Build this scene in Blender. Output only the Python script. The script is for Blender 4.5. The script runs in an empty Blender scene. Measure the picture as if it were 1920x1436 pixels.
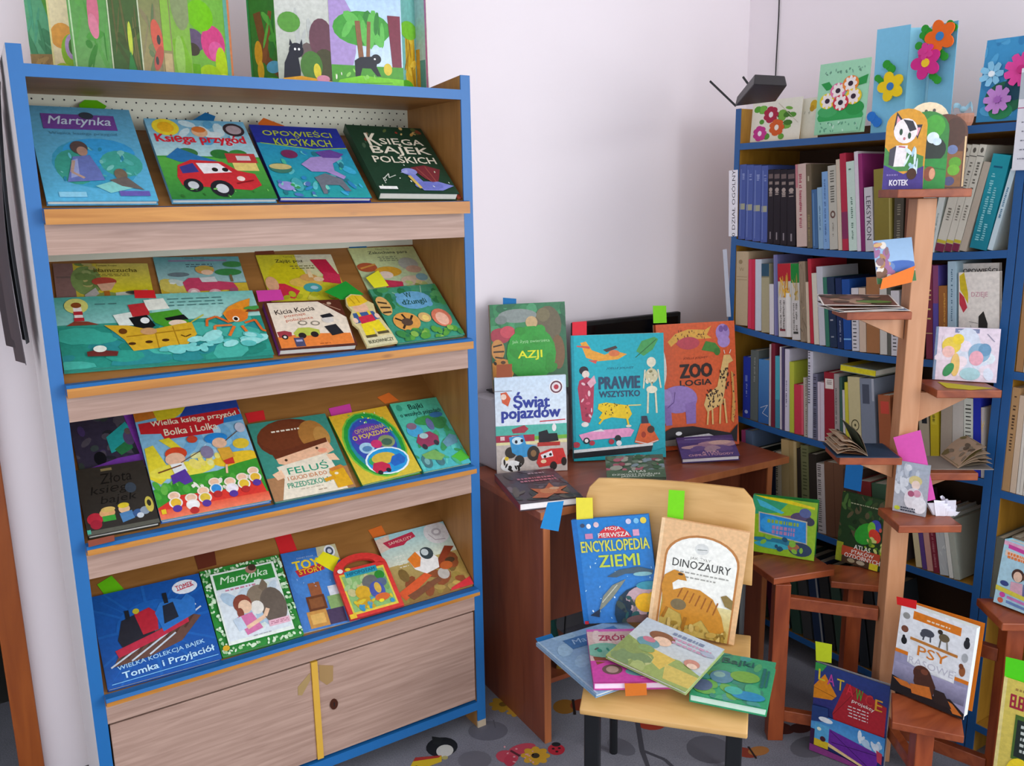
import bpy, math, random
from mathutils import Vector, Matrix
# ------------------------------------------------------------------ camera
S = bpy.context.scene
COL = S.collection
FPX, YAW, PITCH, ROLL, CAMZ = 1620.2169, 0.5757, 0.2117, -0.0163, 1.4997
_cy, _sy, _cp, _sp = math.cos(YAW), math.sin(YAW), math.cos(PITCH), math.sin(PITCH)
_fw = Vector((_sy*_cp, _cy*_cp, -_sp)); _r0 = Vector((_cy, -_sy, 0)); _u0 = _r0.cross(_fw)
_r = math.cos(ROLL)*_r0 + math.sin(ROLL)*_u0; _u = -math.sin(ROLL)*_r0 + math.cos(ROLL)*_u0
EYE = Vector((0, 0, CAMZ))
cd = bpy.data.cameras.new('camera'); cam = bpy.data.objects.new('camera', cd); COL.objects.link(cam)
cd.sensor_fit = 'HORIZONTAL'; cd.sensor_width = 36.0; cd.lens = FPX/1920*36.0; cd.clip_start = .05
cam.matrix_world = Matrix(((_r.x, _u.x, -_fw.x, EYE.x), (_r.y, _u.y, -_fw.y, EYE.y), (_r.z, _u.z, -_fw.z, EYE.z), (0, 0, 0, 1)))
S.camera = cam
# ------------------------------------------------------------------ light
S.view_settings.view_transform = 'Standard'; S.view_settings.look = 'None'
S.view_settings.exposure = 0.9; S.view_settings.gamma = 1.0; S.view_settings.use_curve_mapping = False
wd = bpy.data.worlds.new('daylight'); S.world = wd; wd.use_nodes = True
bg = wd.node_tree.nodes['Background']; bg.inputs[0].default_value = (.93, .96, 1.0, 1); bg.inputs[1].default_value = 0.95
def area(name, loc, target, sx, sy, power, col):
    l = bpy.data.lights.new(name, 'AREA'); l.shape = 'RECTANGLE'; l.size = sx; l.size_y = sy; l.energy = power; l.color = col
    o = bpy.data.objects.new(name, l); COL.objects.link(o); o.location = loc
    o.rotation_euler = (Vector(target)-Vector(loc)).to_track_quat('-Z', 'Y').to_euler(); return o
area('window_daylight', (2.35, -1.3, 1.65), (.9, 1.6, .9), 1.5, 1.5, 26, (.95, .97, 1.0))
# ------------------------------------------------------------------ helpers
def lin(c):
    return c/12.92 if c <= .04045 else ((c+.055)/1.055)**2.4
def hexc(h):
    h = h.lstrip('#')
    if len(h) == 3: h = ''.join(ch*2 for ch in h)
    return tuple(lin(int(h[i:i+2], 16)/255) for i in (0, 2, 4))
def ray(px, py):
    return _fw + _r*((px-960)/FPX) - _u*((py-718)/FPX)
def at(px, py, axis, v):                      # where the sight line meets an axis plane
    i = 'xyz'.index(axis); d = ray(px, py); return EYE + d*((v-EYE[i])/d[i])
def atp(px, py, p0, n):                       # ... meets any plane
    d = ray(px, py); return EYE + d*((Vector(p0)-EYE).dot(n)/d.dot(n))
def atd(px, py, dist): return EYE + ray(px, py)*dist
class MB:
    def __init__(s): s.v = []; s.f = []; s.c = []; s.smooth = False
    def add(s, vs, fs, col=None):
        b = len(s.v); s.v += [tuple(v) for v in vs]
        for f in fs: s.f.append(tuple(b+i for i in f)); s.c.append(col)
        return s
    def box(s, x0, x1, y0, y1, z0, z1, col=None):
        vs = [(x, y, z) for z in (z0, z1) for y in (y0, y1) for x in (x0, x1)]
        return s.add(vs, [(0, 2, 3, 1), (4, 5, 7, 6), (0, 1, 5, 4), (2, 6, 7, 3), (0, 4, 6, 2), (1, 3, 7, 5)], col)
    def prism(s, poly, a0, a1, axis='z', col=None):
        n = len(poly)
        def mk(p, a): return {'z': (p[0], p[1], a), 'x': (a, p[0], p[1]), 'y': (p[0], a, p[1])}[axis]
        vs = [mk(p, a0) for p in poly]+[mk(p, a1) for p in poly]
        return s.add(vs, [tuple(range(n-1, -1, -1)), tuple(range(n, 2*n))]+[(i, (i+1) % n, n+(i+1) % n, n+i) for i in range(n)], col)
    def bar(s, p, q, w, h, up=(0, 0, 1), col=None):   # rectangular bar between two points
        p, q = Vector(p), Vector(q); d = (q-p).normalized(); a = d.cross(Vector(up))
        if a.length < 1e-4: a = d.cross(Vector((1, 0, 0)))
        a.normalize(); b = a.cross(d).normalized()
        vs = [o+a*i*w/2+b*j*h/2 for o in (p, q) for i, j in ((-1, -1), (1, -1), (1, 1), (-1, 1))]
        return s.add(vs, [(3, 2, 1, 0), (4, 5, 6, 7)]+[(i, (i+1) % 4, 4+(i+1) % 4, 4+i) for i in range(4)], col)
    def tube(s, pts, r, n=8, col=None):
        pts = [Vector(p) for p in pts]; b = len(s.v); k = len(pts); prev = None
        for i, p in enumerate(pts):
            d = (pts[min(i+1, k-1)]-pts[max(i-1, 0)]).normalized()
            if prev is None: a = d.orthogonal().normalized()
            else: a = (prev-d*prev.dot(d)).normalized()
            prev = a; c = d.cross(a)
            rr = r[i] if isinstance(r, (list, tuple)) else r
            s.v += [tuple(p+(a*math.cos(t)+c*math.sin(t))*rr) for t in (2*math.pi*j/n for j in range(n))]
        for i in range(k-1):
            for j in range(n):
                s.f.append((b+i*n+j, b+i*n+(j+1) % n, b+(i+1)*n+(j+1) % n, b+(i+1)*n+j)); s.c.append(col)
        s.f.append(tuple(b+j for j in range(n-1, -1, -1))); s.c.append(col)
        s.f.append(tuple(b+(k-1)*n+j for j in range(n))); s.c.append(col)
        return s
    def sheet(s, rows, col=None, thick=None):          # grid of points, optional thickness along given vector
        m, n = len(rows), len(rows[0]); vs = [p for r in rows for p in r]
        fs = [(i*n+j, i*n+j+1, (i+1)*n+j+1, (i+1)*n+j) for i in range(m-1) for j in range(n-1)]
        if thick is None: return s.add(vs, fs, col)
        T = Vector(thick); k = m*n; vs = [tuple(Vector(p)) for p in vs]+[tuple(Vector(p)+T) for p in vs]
        fs2 = [tuple(k+i for i in reversed(f)) for f in fs]
        rim = [i for i in range(n)]+[i*n+n-1 for i in range(1, m)]+[(m-1)*n+j for j in range(n-2, -1, -1)]+[i*n for i in range(m-2, 0, -1)]
        side = [(rim[i], k+rim[i], k+rim[(i+1) % len(rim)], rim[(i+1) % len(rim)]) for i in range(len(rim))]
        return s.add(vs, fs+fs2+side, col)
    def mesh(s, name):
        me = bpy.data.meshes.new(name); me.from_pydata(s.v, [], s.f)
        if any(c is not None for c in s.c):
            at_ = me.color_attributes.new('Col', 'FLOAT_COLOR', 'CORNER'); buf = []
            for f, c in zip(s.f, s.c):
                if c is None: c = (1, 1, 1)
                if isinstance(c[0], (tuple, list)):
                    for cc in c: buf += [cc[0], cc[1], cc[2], 1]
                else: buf += [c[0], c[1], c[2], 1]*len(f)
            at_.data.foreach_set('color', buf)
        if s.smooth: me.polygons.foreach_set('use_smooth', [True]*len(s.f))
        me.update(); return me
    def build(s, name, mat, parent=None, bevel=0):
        o = bpy.data.objects.new(name, s.mesh(name)); COL.objects.link(o); o.data.materials.append(mat)
        if parent is not None: o.parent = parent
        if bevel:
            m = o.modifiers.new('bevel', 'BEVEL'); m.width = bevel; m.segments = 2; m.limit_method = 'ANGLE'
        return o
def tag(o, label, cat, group=None):
    o['label'] = label; o['category'] = cat
    if group: o['group'] = group
    return o
def thing(name, label, cat, loc=(0, 0, 0), mtx=None, group=None):
    o = bpy.data.objects.new(name, None); COL.objects.link(o); o.empty_display_size = .05
    if mtx is not None: o.matrix_world = mtx
    else: o.location = loc
    return tag(o, label, cat, group)
def struct(o): o['kind'] = 'structure'; return o
def frame(o, x, y):                            # matrix from origin, x axis, rough y axis
    x = Vector(x).normalized(); z = x.cross(Vector(y)).normalized(); y = z.cross(x)
    o = Vector(o); return Matrix(((x.x, y.x, z.x, o.x), (x.y, y.y, z.y, o.y), (x.z, y.z, z.z, o.z), (0, 0, 0, 1)))
# ------------------------------------------------------------------ materials
def _mat(name):
    m = bpy.data.materials.new(name); m.use_nodes = True; nt = m.node_tree
    return m, nt, nt.nodes['Principled BSDF'], nt.nodes.new, nt.links.new
def plain(name, col, rough=.5, metal=0, noise=0.06, scale=30, bump=0):
    m, nt, b, N, L = _mat(name); c = hexc(col)
    tc = N('ShaderNodeTexCoord'); no = N('ShaderNodeTexNoise'); no.inputs['Scale'].default_value = scale; no.inputs['Detail'].default_value = 4
    L(tc.outputs['Object'], no.inputs['Vector'])
    mx = N('ShaderNodeMix'); mx.data_type = 'RGBA'
    mx.inputs[6].default_value = (*[x*(1-noise) for x in c], 1); mx.inputs[7].default_value = (*[min(1, x*(1+noise)) for x in c], 1)
    L(no.outputs['Fac'], mx.inputs[0]); L(mx.outputs[2], b.inputs['Base Color'])
    b.inputs['Roughness'].default_value = rough; b.inputs['Metallic'].default_value = metal
    if bump:
        bp = N('ShaderNodeBump'); bp.inputs['Strength'].default_value = bump; bp.inputs['Distance'].default_value = .002
        L(no.outputs['Fac'], bp.inputs['Height']); L(bp.outputs['Normal'], b.inputs['Normal'])
    return m
def wood(name, a, d, stretch=(2, 40, 40), rough=.42, knots=False, contrast=1.0):
    m, nt, b, N, L = _mat(name)
    tc = N('ShaderNodeTexCoord'); mp = N('ShaderNodeMapping'); mp.inputs['Scale'].default_value = stretch
    L(tc.outputs['Object'], mp.inputs['Vector'])
    n1 = N('ShaderNodeTexNoise'); n1.inputs['Scale'].default_value = 1.6; n1.inputs['Detail'].default_value = 6; n1.inputs['Distortion'].default_value = .8
    L(mp.outputs[0], n1.inputs['Vector'])
    rp = N('ShaderNodeValToRGB'); rp.color_ramp.elements[0].position = .5-.18/contrast; rp.color_ramp.elements[1].position = .5+.2/contrast
    rp.color_ramp.elements[0].color = (*hexc(d), 1); rp.color_ramp.elements[1].color = (*hexc(a), 1)
    L(n1.outputs['Fac'], rp.inputs[0]); out = rp.outputs[0]
    if knots:
        mk = N('ShaderNodeMapping'); mk.inputs['Scale'].default_value = (7, 22, 22); L(tc.outputs['Object'], mk.inputs['Vector'])
        vo = N('ShaderNodeTexVoronoi'); vo.inputs['Scale'].default_value = 1.0; L(mk.outputs[0], vo.inputs['Vector'])
        r2 = N('ShaderNodeValToRGB'); r2.color_ramp.elements[0].position = .05; r2.color_ramp.elements[1].position = .16
        r2.color_ramp.elements[0].color = (.5, .42, .36, 1); r2.color_ramp.elements[1].color = (1, 1, 1, 1)
        L(vo.outputs['Distance'], r2.inputs[0]); mm = N('ShaderNodeMix'); mm.data_type = 'RGBA'; mm.blend_type = 'MULTIPLY'; mm.inputs[0].default_value = 1
        L(out, mm.inputs[6]); L(r2.outputs[0], mm.inputs[7]); out = mm.outputs[2]
    L(out, b.inputs['Base Color']); b.inputs['Roughness'].default_value = rough
    bp = N('ShaderNodeBump'); bp.inputs['Strength'].default_value = .08; bp.inputs['Distance'].default_value = .001
    L(n1.outputs['Fac'], bp.inputs['Height']); L(bp.outputs['Normal'], b.inputs['Normal'])
    return m
def printed(name, rough=.35, spec=.5, lo=.88, hi=1.08):
    m, nt, b, N, L = _mat(name); a = N('ShaderNodeAttribute'); a.attribute_name = 'Col'
    tc = N('ShaderNodeTexCoord'); no = N('ShaderNodeTexNoise'); no.inputs['Scale'].default_value = 110; no.inputs['Detail'].default_value = 5   # ink mottling
    L(tc.outputs['Object'], no.inputs['Vector']); mr = N('ShaderNodeMapRange'); mr.inputs[1].default_value = .3; mr.inputs[2].default_value = .7; mr.inputs[3].default_value = lo; mr.inputs[4].default_value = hi
    L(no.outputs['Fac'], mr.inputs[0]); mx = N('ShaderNodeVectorMath'); mx.operation = 'SCALE'; L(a.outputs['Color'], mx.inputs[0]); L(mr.outputs[0], mx.inputs['Scale'])
    L(mx.outputs[0], b.inputs['Base Color']); b.inputs['Roughness'].default_value = rough
    b.inputs['Specular IOR Level'].default_value = spec; return m
M = {}
M['print'] = printed('glossy_print', .38, .35); M['matte'] = printed('matte_print', .65, .25, .97, 1.02)
M['blue'] = plain('blue_paint', '#1b68ab', .42, noise=.05, scale=60)
M['dblue'] = plain('dark_blue_paint', '#1c5793', .42, noise=.06, scale=40)
M['pine'] = wood('orange_pine', '#c98a3c', '#a9691f', (2.2, 30, 30), .4, knots=True)
M['lam'] = wood('pale_laminate', '#bd9d8e', '#a08072', (3, 60, 60), .5, contrast=.9)
M['brown'] = wood('brown_veneer', '#a9753c', '#8f5f2c', (4, 24, 24), .45, contrast=.8)
M['brownv'] = wood('brown_veneer_upright', '#aa7840', '#936430', (24, 24, 4), .45, contrast=.8)
M['peg'] = plain('cream_pegboard', '#d9dccb', .7)
M['cherry'] = wood('cherry_laminate', '#8a4a30', '#6d3522', (20, 20, 2), .35, contrast=.8)
M['cherryt'] = wood('cherry_top', '#9a5236', '#834228', (2, 24, 24), .32, contrast=.8)
M['edge'] = wood('edge_band', '#b26b40', '#a05c34', (20, 20, 2), .4)
M['beech'] = wood('beech_plywood', '#dcb070', '#cb9c5a', (4, 30, 30), .35, contrast=.7)
M['stain'] = wood('red_stained_wood', '#a34f27', '#7e3516', (20, 20, 3), .38)
M['stainh'] = wood('red_stained_wood_flat', '#a0512c', '#7e381b', (4, 20, 20), .38)
M['black'] = plain('black_metal', '#15171a', .35)
M['grey'] = plain('grey_plastic', '#a9a5ab', .5)
M['dark'] = plain('dark_plastic', '#0a0a0c', .5)
M['pages'] = plain('page_block', '#e9e4d8', .8, noise=.1, scale=200)
M['yellowstrip'] = plain('yellow_strip', '#d8a83c', .5)
M['cream'] = plain('cream_wall', '#e6e2e4', .9, noise=.015, scale=4, bump=.05)
M['pinkwall'] = plain('lilac_wall_paint', '#f2e9ee', .9, noise=.015, scale=3, bump=.05)
M['trim'] = wood('orange_door_frame', '#a8571c', '#8f4411', (20, 20, 2), .4)
M['ceil'] = plain('white_ceiling', '#eeeeee', .9, noise=.01)
# ------------------------------------------------------------------ lettering and flat print
_tc = {}
def glyphs(txt, bold=0.0, shear=0.0, narrow=1.0):
    k = (txt, bold, shear)
    if k not in _tc:
        cu = bpy.data.curves.new('lettering', 'FONT'); cu.body = txt; cu.shear = shear; cu.resolution_u = 2; cu.fill_mode = 'FRONT'
        ob = bpy.data.objects.new('lettering', cu); me = bpy.data.meshes.new_from_object(ob)
        vs = [(v.co.x, v.co.y) for v in me.vertices]; fs = [tuple(p.vertices) for p in me.polygons]
        bpy.data.objects.remove(ob); bpy.data.curves.remove(cu); bpy.data.meshes.remove(me)
        if not vs: vs = [(0, 0)]
        x0 = min(v[0] for v in vs); x1 = max(v[0] for v in vs); y0 = min(v[1] for v in vs); y1 = max(v[1] for v in vs)
        _tc[k] = ([((x-x0)/max(x1-x0, 1e-6)-.5, (y-y0)/max(y1-y0, 1e-6)-.5) for x, y in vs], fs, (x1-x0)/max(y1-y0, 1e-6))
    return _tc[k]
STEP = .00004
def art_mesh(mb, w, h, items, z0, seed=1):
    """items in a 100 x 100 picture frame, x right and y down, painted in order"""
    rnd = random.Random(seed); k = [0]
    X = lambda x: x*w/100
    Y = lambda y: (100-y)*h/100
    clamp = lambda a: max(0, min(100, a))
    def poly(pts, col):
        k[0] += 1; z = z0+STEP*k[0]
        mb.add([(X(clamp(x)), Y(clamp(y)), z) for x, y in pts], [tuple(range(len(pts)))[::-1]], col)
    def ell(cx, cy, rx, ry, col, n=18, rot=0):
        c, s_ = math.cos(math.radians(rot)), math.sin(math.radians(rot))
        pts = []
        for i in range(n):
            a = 2*math.pi*i/n; u, v = rx*math.cos(a), ry*math.sin(a); pts.append((cx+u*c-v*s_, cy+u*s_+v*c))
        poly(pts, col)
    def line(pts, wd, col):
        asp = h/w
        for (x0, y0), (x1, y1) in zip(pts, pts[1:]):
            dx, dy = x1-x0, (y1-y0)*asp; L_ = math.hypot(dx, dy) or 1; nx, ny = -dy/L_*wd/2, dx/L_*wd/2/asp
            poly([(x0+nx, y0+ny), (x1+nx, y1+ny), (x1-nx, y1-ny), (x0-nx, y0-ny)], col)
    for it in items:
        t = it[0]
        if t == 'r': _, x0, y0, x1, y1, c = it; poly([(x0, y0), (x1, y0), (x1, y1), (x0, y1)], hexc(c))
        elif t == 'g':                     # printed blend, top colour to bottom colour
            _, x0, y0, x1, y1, c0, c1 = it; k[0] += 1; z = z0+STEP*k[0]; a, b = hexc(c0), hexc(c1)
            mb.add([(X(x0), Y(y1), z), (X(x1), Y(y1), z), (X(x1), Y(y0), z), (X(x0), Y(y0), z)], [(0, 1, 2, 3)], (b, b, a, a))
        elif t == 'e': ell(*it[1:5], hexc(it[5]), rot=it[6] if len(it) > 6 else 0)
        elif t == 'p': poly(it[1], hexc(it[2]))
        elif t == 'l': line(it[1], it[2], hexc(it[3]))
        elif t == 's':                     # scattered dabs
            _, n, x0, y0, x1, y1, r0, r1, cs = it[:9]
            for i in range(n):
                r = rnd.uniform(r0, r1); ell(rnd.uniform(x0, x1), rnd.uniform(y0, y1), r*rnd.uniform(.7, 1.5), r*rnd.uniform(.6, 1.1)*w/h, hexc(rnd.choice(cs)), 9, rnd.uniform(0, 180))
        elif t == 'f':                     # flower
            _, cx, cy, r, n, c, cc = it
            for i in range(n):
                a = 2*math.pi*i/n; ell(cx+r*.6*math.cos(a), cy+r*.6*math.sin(a)*w/h, r*.45, r*.32*w/h*1.0, hexc(c), 10, math.degrees(a))
            ell(cx, cy, r*.3, r*.3*w/h, hexc(cc), 10)
        elif t == 't':                     # ('t', text, cx, cy, width, height, colour, [bold, rot, shear])
            _, tx, cx, cy, tw, th, c = it[:7]; ex = it[7] if len(it) > 7 else {}
            vs, fs, asp = glyphs(tx, 0, ex.get('i', 0)); bo = ex.get('b', 0)*.9*th*h/100 if th else ex.get('b', 0)*1.1*tw*w/100/asp
            if th is None: th = tw*w/asp/h
            if tw is None: tw = th*h*asp/w
            a = math.radians(ex.get('rot', 0)); ca, sa = math.cos(a), math.sin(a)
            for dx, dy in (((0, 0),) if not bo else ((0, 0), (-bo, 0), (bo, 0), (-bo*.7, -bo*.6), (bo*.7, -bo*.6), (-bo*.7, bo*.6), (bo*.7, bo*.6))):   # heavier strokes
                k[0] += 1; z = z0+STEP*k[0]; out = []
                for u, v in vs:
                    x, y = u*tw*w/100+dx, v*th*h/100+dy; out.append((X(cx)+x*ca-y*sa, Y(cy)+x*sa+y*ca, z))
                mb.add(out, fs, hexc(c))
    return mb
def archp(x0, x1, yt, ys, yb=100, n=14):           # panel with a rounded top
    cx, rx = (x0+x1)/2, (x1-x0)/2
    return [(x0, yb)]+[(cx-rx*math.cos(math.pi*i/n), ys-(ys-yt)*math.sin(math.pi*i/n)) for i in range(n+1)]+[(x1, yb)]
def lines(x0, y0, x1, n, dy, c, wd=.8, seed=3):       # small print too fine to read
    rnd = random.Random(seed); out = []
    for i in range(n):
        x = x0+rnd.uniform(0, 3)
        while x < x1:
            l = rnd.uniform(2, 7); e = min(x+l, x1); out.append(('r', x, y0+i*dy, e, y0+i*dy+wd, c)); x = e+1.6
    return out
# ================================================================== the room
YW, XW, ZC = 2.28, 2.515, 2.75
fl = MB().box(-1.9, XW+.1, -2.6, YW+.6, -.05, 0).build('floor', None or plain('x', '#77777f'))
def carpet():
    m, nt, b, N, L = _mat('grey_carpet')
    tc = N('ShaderNodeTexCoord'); n1 = N('ShaderNodeTexNoise'); n1.inputs['Scale'].default_value = 260; n1.inputs['Detail'].default_value = 3
    n2 = N('ShaderNodeTexNoise'); n2.inputs['Scale'].default_value = 5; n2.inputs['Detail'].default_value = 3
    L(tc.outputs['Object'], n1.inputs['Vector']); L(tc.outputs['Object'], n2.inputs['Vector'])
    r = N('ShaderNodeValToRGB'); r.color_ramp.elements[0].position = .3; r.color_ramp.elements[1].position = .75
    r.color_ramp.elements[0].color = (*hexc('#6c6c76'), 1); r.color_ramp.elements[1].color = (*hexc('#999aa4'), 1)
    a = N('ShaderNodeMath'); a.operation = 'MULTIPLY_ADD'; a.inputs[1].default_value = .5
    L(n2.outputs['Fac'], a.inputs[0]); h = N('ShaderNodeMath'); h.operation = 'MULTIPLY'; h.inputs[1].default_value = .5; L(n1.outputs['Fac'], h.inputs[0]); L(h.outputs[0], a.inputs[2])
    L(a.outputs[0], r.inputs[0]); L(r.outputs[0], b.inputs['Base Color']); b.inputs['Roughness'].default_value = .95
    b.inputs['Specular IOR Level'].default_value = .1
    bp = N('ShaderNodeBump'); bp.inputs['Strength'].default_value = .5; bp.inputs['Distance'].default_value = .003
    L(n1.outputs['Fac'], bp.inputs['Height']); L(bp.outputs['Normal'], b.inputs['Normal']); return m
fl.data.materials.clear(); fl.data.materials.append(carpet()); struct(fl)
def floor_print(name, cx, cy, size, items, rot=0):     # motif woven into the carpet
    mb = MB(); art_mesh(mb, size, size, items, 0); o = mb.build(name, M['matte'], fl)
    o.location = (cx, cy, .0006); o.rotation_euler = (0, 0, math.radians(rot)); return o
# back wall with the doorway at its left end
DX0, DX1, DH = -.78, .0, 2.03
wb = MB(); wb.box(DX1-.0, XW, YW, YW+.12, 0, ZC); wb.box(-1.9, DX0, YW, YW+.12, 0, ZC); wb.box(DX0, DX1, YW, YW+.12, DH, ZC)
struct(wb.build('wall_back', M['pinkwall']))
struct(MB().box(XW, XW+.1, .35, YW+.12, 0, ZC).build('wall_right', M['pinkwall']))
struct(MB().box(-2.0, -1.9, 1.3, YW+.6, 0, ZC).build('wall_left', M['pinkwall']))
struct(MB().box(-2.0, XW+.1, -2.6, YW+.6, ZC, ZC+.05).build('ceiling', M['ceil']))
struct(MB().box(.05, XW-.001, YW-.014, YW-.0005, 0, .075).build('baseboard_back', plain('grey_skirting', '#5c5b60', .8)))
struct(MB().box(XW-.014, XW-.0005, .4, YW-.015, 0, .075).build('baseboard_right', bpy.data.materials['grey_skirting']))
tr = MB(); tr.box(-.004, .05, YW-.022, YW-.0005, 0, DH+.05); tr.box(DX0-.05, DX0+.004, YW-.022, YW-.0005, 0, DH+.05); tr.box(DX0+.004, -.004, YW-.022, YW-.0005, DH-.004, DH+.05)
tro = struct(tr.build('trim_1', M['trim'], bevel=.003))
# hallway beyond the doorway: dark walls and floor of the next room
hw = MB(); hw.box(-.85, -.8, YW+.12, YW+1.3, 0, 2.3); hw.box(.0, .05, YW+.12, YW+1.3, 0, 2.3); hw.box(-.85, .05, YW+1.3, YW+1.35, 0, 2.3); hw.box(-.85, .05, YW+.12, YW+1.35, 2.3, 2.35)
struct(hw.build('wall_hallway', plain('dark_green_wall', '#39423f', .8)))
struct(MB().box(-.85, .05, YW+.6, YW+1.35, -.05, 0).build('floor_hallway', plain('hall_floor', '#3d3c3a', .6)))
# ================================================================== display rack
RX0, RX1, RY, RB = .147, 1.147, 1.938, 2.242
PT = .026
rack = thing('display_rack', 'blue-edged wooden book display rack with four sloping shelves and doors below', 'display rack', (RX0, RY, 0))
def rloc(mb): mb.v = [(x-RX0, y-RY, z) for x, y, z in mb.v]; return mb
def rpart(name, mb, mat, parent=rack, bevel=0):
    return rloc(mb).build(name, mat, parent, bevel)
for x0, x1 in ((RX0, RX0+PT), (RX1-PT, RX1)):
    sp = rpart('side_panel', MB().prism([(RY+.003, .0), (RB, .0), (RB, 1.772), (RY+.003, 1.795)], x0, x1, 'x'), M['brownv'])
    rpart('edge_band', MB().box(x0-.0003, x1+.0003, RY-.001, RY+.003, .022, 1.7955), M['blue'], sp)
    rpart('outer_face', MB().prism([(RY+.003, .0), (RB, .0), (RB, 1.772), (RY+.003, 1.795)], *((x0-.0012, x0-.0002) if x0 < .5 else (x1+.0002, x1+.0012)), 'x'), M['cream'], sp)
XI0, XI1 = RX0+PT, RX1-PT
ts = rpart('top_shelf', MB().box(XI0, XI1, RY+.003, RB, 1.738, 1.7605), M['brown'])
rpart('edge_band', MB().box(XI0, XI1, RY-.0008, RY+.003, 1.7375, 1.761), M['blue'], ts)
bp = rpart('back_panel', MB().box(XI0, XI1, RB-.008, RB, .05, 1.738), M['peg'])
hl = MB()
for r in range(3):
    for i in range(44):
        x = XI0+.012+i*.0215+(r % 2)*.0108
        if x < XI1-.01:
            z = 1.728-r*.0165; hl.add([(x+.0021*math.cos(a*math.pi/4), RB-.0085, z+.0021*math.sin(a*math.pi/4)) for a in range(8)], [tuple(range(8))])
for i in range(44):
    x = XI0+.012+i*.0215; z = 1.392
    if x < XI1-.01: hl.add([(x+.0021*math.cos(a*math.pi/4), RB-.0085, z+.0021*math.sin(a*math.pi/4)) for a in range(8)], [tuple(range(8))])
o = rpart('peg_holes', hl, M['dark'], bp); o['kind'] = 'stuff'
# rows: front height, rise per depth, ledge top, strip bottom, valance bottom
ROWS = [(1.497, .60, 1.4955, 1.462, 1.402), (1.146, .80, 1.146, 1.118, 1.062), (.801, .76, .801, .780, .716), (.446, .80, .446, .428, .370)]
SHY = 1.950           # where the sloping boards start
S0 = 1.936
LF = 1.906            # front of the protruding ledges
PLANES = []
for zf, sl, lt, sb, vb in ROWS:
    dr = .004 if zf > 1.4 else .0085
    zb = zf+sl*(RB-.008-SHY); bs = .80 if zf > 1.4 else sl; n = Vector((0, -bs, 1)).normalized(); PLANES.append((Vector((XI0, SHY, zf+(.0045 if zf > 1.4 else 0))), n))
    rpart('sloping_shelf', MB().prism([(S0, zf-sl*(SHY-S0)-.0006), (RB-.008, zb-.0006), (RB-.008, zb-.02), (S0, zf-sl*(SHY-S0)-.02)], XI0, XI1, 'x'), M['brown'])
    lg = rpart('ledge', MB().prism([(LF+.006, sb+.002), (LF+.006, lt-dr), (LF+.0005, lt-dr), (LF+.0065, lt-.0025), (S0-.0008, lt-.0025), (S0-.0008, sb+.002)], XI0+.0005, XI1-.0005, 'x'), M['dblue'] if lt > 1.4 else M['blue'], bevel=0)
    rpart('front_strip', MB().prism([(LF, sb), (LF, lt-dr-.0002), (LF+.0058, lt-dr-.0002), (LF+.0058, sb)], XI0+.0005, XI1-.0005, 'x'), M['pine'], lg, bevel=0)
    rpart('valance', MB().box(XI0+.0005, XI1-.0005, RY-.0005, RY+.014, vb, sb), M['lam'])
# base cupboard
XM = RX0+.503
dz0, dz1 = .092, .364
for i, (a, b) in enumerate(((XI0+.004, XM-.008), (XM+.008, XI1-.004))):
    d = rpart('door', MB().box(a, b, RY+.002, RY+.017, dz0, dz1), M['lam'], bevel=.001)
    if i == 1:
        lk = MB(); lk.smooth = False
        lk.prism([(XM+.045+.0105*math.cos(t*math.pi/8), .231+.0145*math.sin(t*math.pi/8)) for t in range(16)], RY-.002, RY+.002, 'y')
        k = rpart('lock', lk, plain('bronze_lock', '#5a2f20', .3, .5), d)
        rpart('keyhole', MB().box(XM+.0438, XM+.0462, RY-.0026, RY-.0019, .226, .237), M['dark'], d)
        rpart('tape', MB().prism([(XM+.012, .352), (XM+.05, .338), (XM+.047, .296), (XM+.03, .29), (XM+.012, .31)], RY+.0008, RY+.0018, 'y'), plain('old_tape', '#a48355', .3), d)
    else:
        rpart('tape', MB().prism([(XM-.012, .338), (XM-.045, .31), (XM-.046, .288), (XM-.036, .284), (XM-.012, .318)], RY+.0008, RY+.0018, 'y'), plain('old_tape_b', '#a88c5c', .3), d)
rpart('door_strip', MB().box(XM-.008, XM+.008, RY-.003, RY+.016, dz0, dz1+.002), M['yellowstrip'])
rpart('bottom_rail', MB().box(XI0, XI1, RY-.0008, RY+.02, .058, .084), M['blue'])
rpart('bottom_board', MB().box(XI0, XI1, RY+.02, RB-.008, .06, .082), M['brown'])
rpart('cupboard_back', MB().box(XI0, XI1, RB-.02, RB-.008, .082, .4), M['brown'])
for x0 in (RX0, RX1-PT): rpart('foot_tip', MB().box(x0-.0005, x0+PT+.0005, RY-.0015, RY+.004, 0, .022), plain('worn_foot', '#b9a78f', .7))
# posters hung on the rack's outer side
hp = thing('hanging_poster_bundle', 'bundle of dark curled posters hanging on the outer side of the display rack', 'poster', (.12, 2.1, 1.15))
for i, (yy, x_t, x_b, z0, z1, bow, mt) in enumerate(((2.02, .134, .120, 1.22, 1.79, -.022, '#2e3238'), (2.06, .132, .110, 1.17, 1.74, -.03, '#5a565c'), (2.12, .130, .098, 1.20, 1.70, -.03, '#43454c'))):
    rows = []
    for j in range(13):
        t = j/12; z = z1+(z0-z1)*t; x = x_t+(x_b-x_t)*t+bow*math.sin(math.pi*t)*.5
        rows.append([(x-.12+.008*math.sin(q*2.2+i), yy-2.1+q*.05, z-1.15) for q in (0, .5, 1.0, 1.5)])
    s_ = MB().sheet(rows, thick=(.0012, 0, 0)); s_.smooth = False; s_.build('poster_sheet', plain('poster_back_%d' % i, mt, .45), hp)
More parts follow.
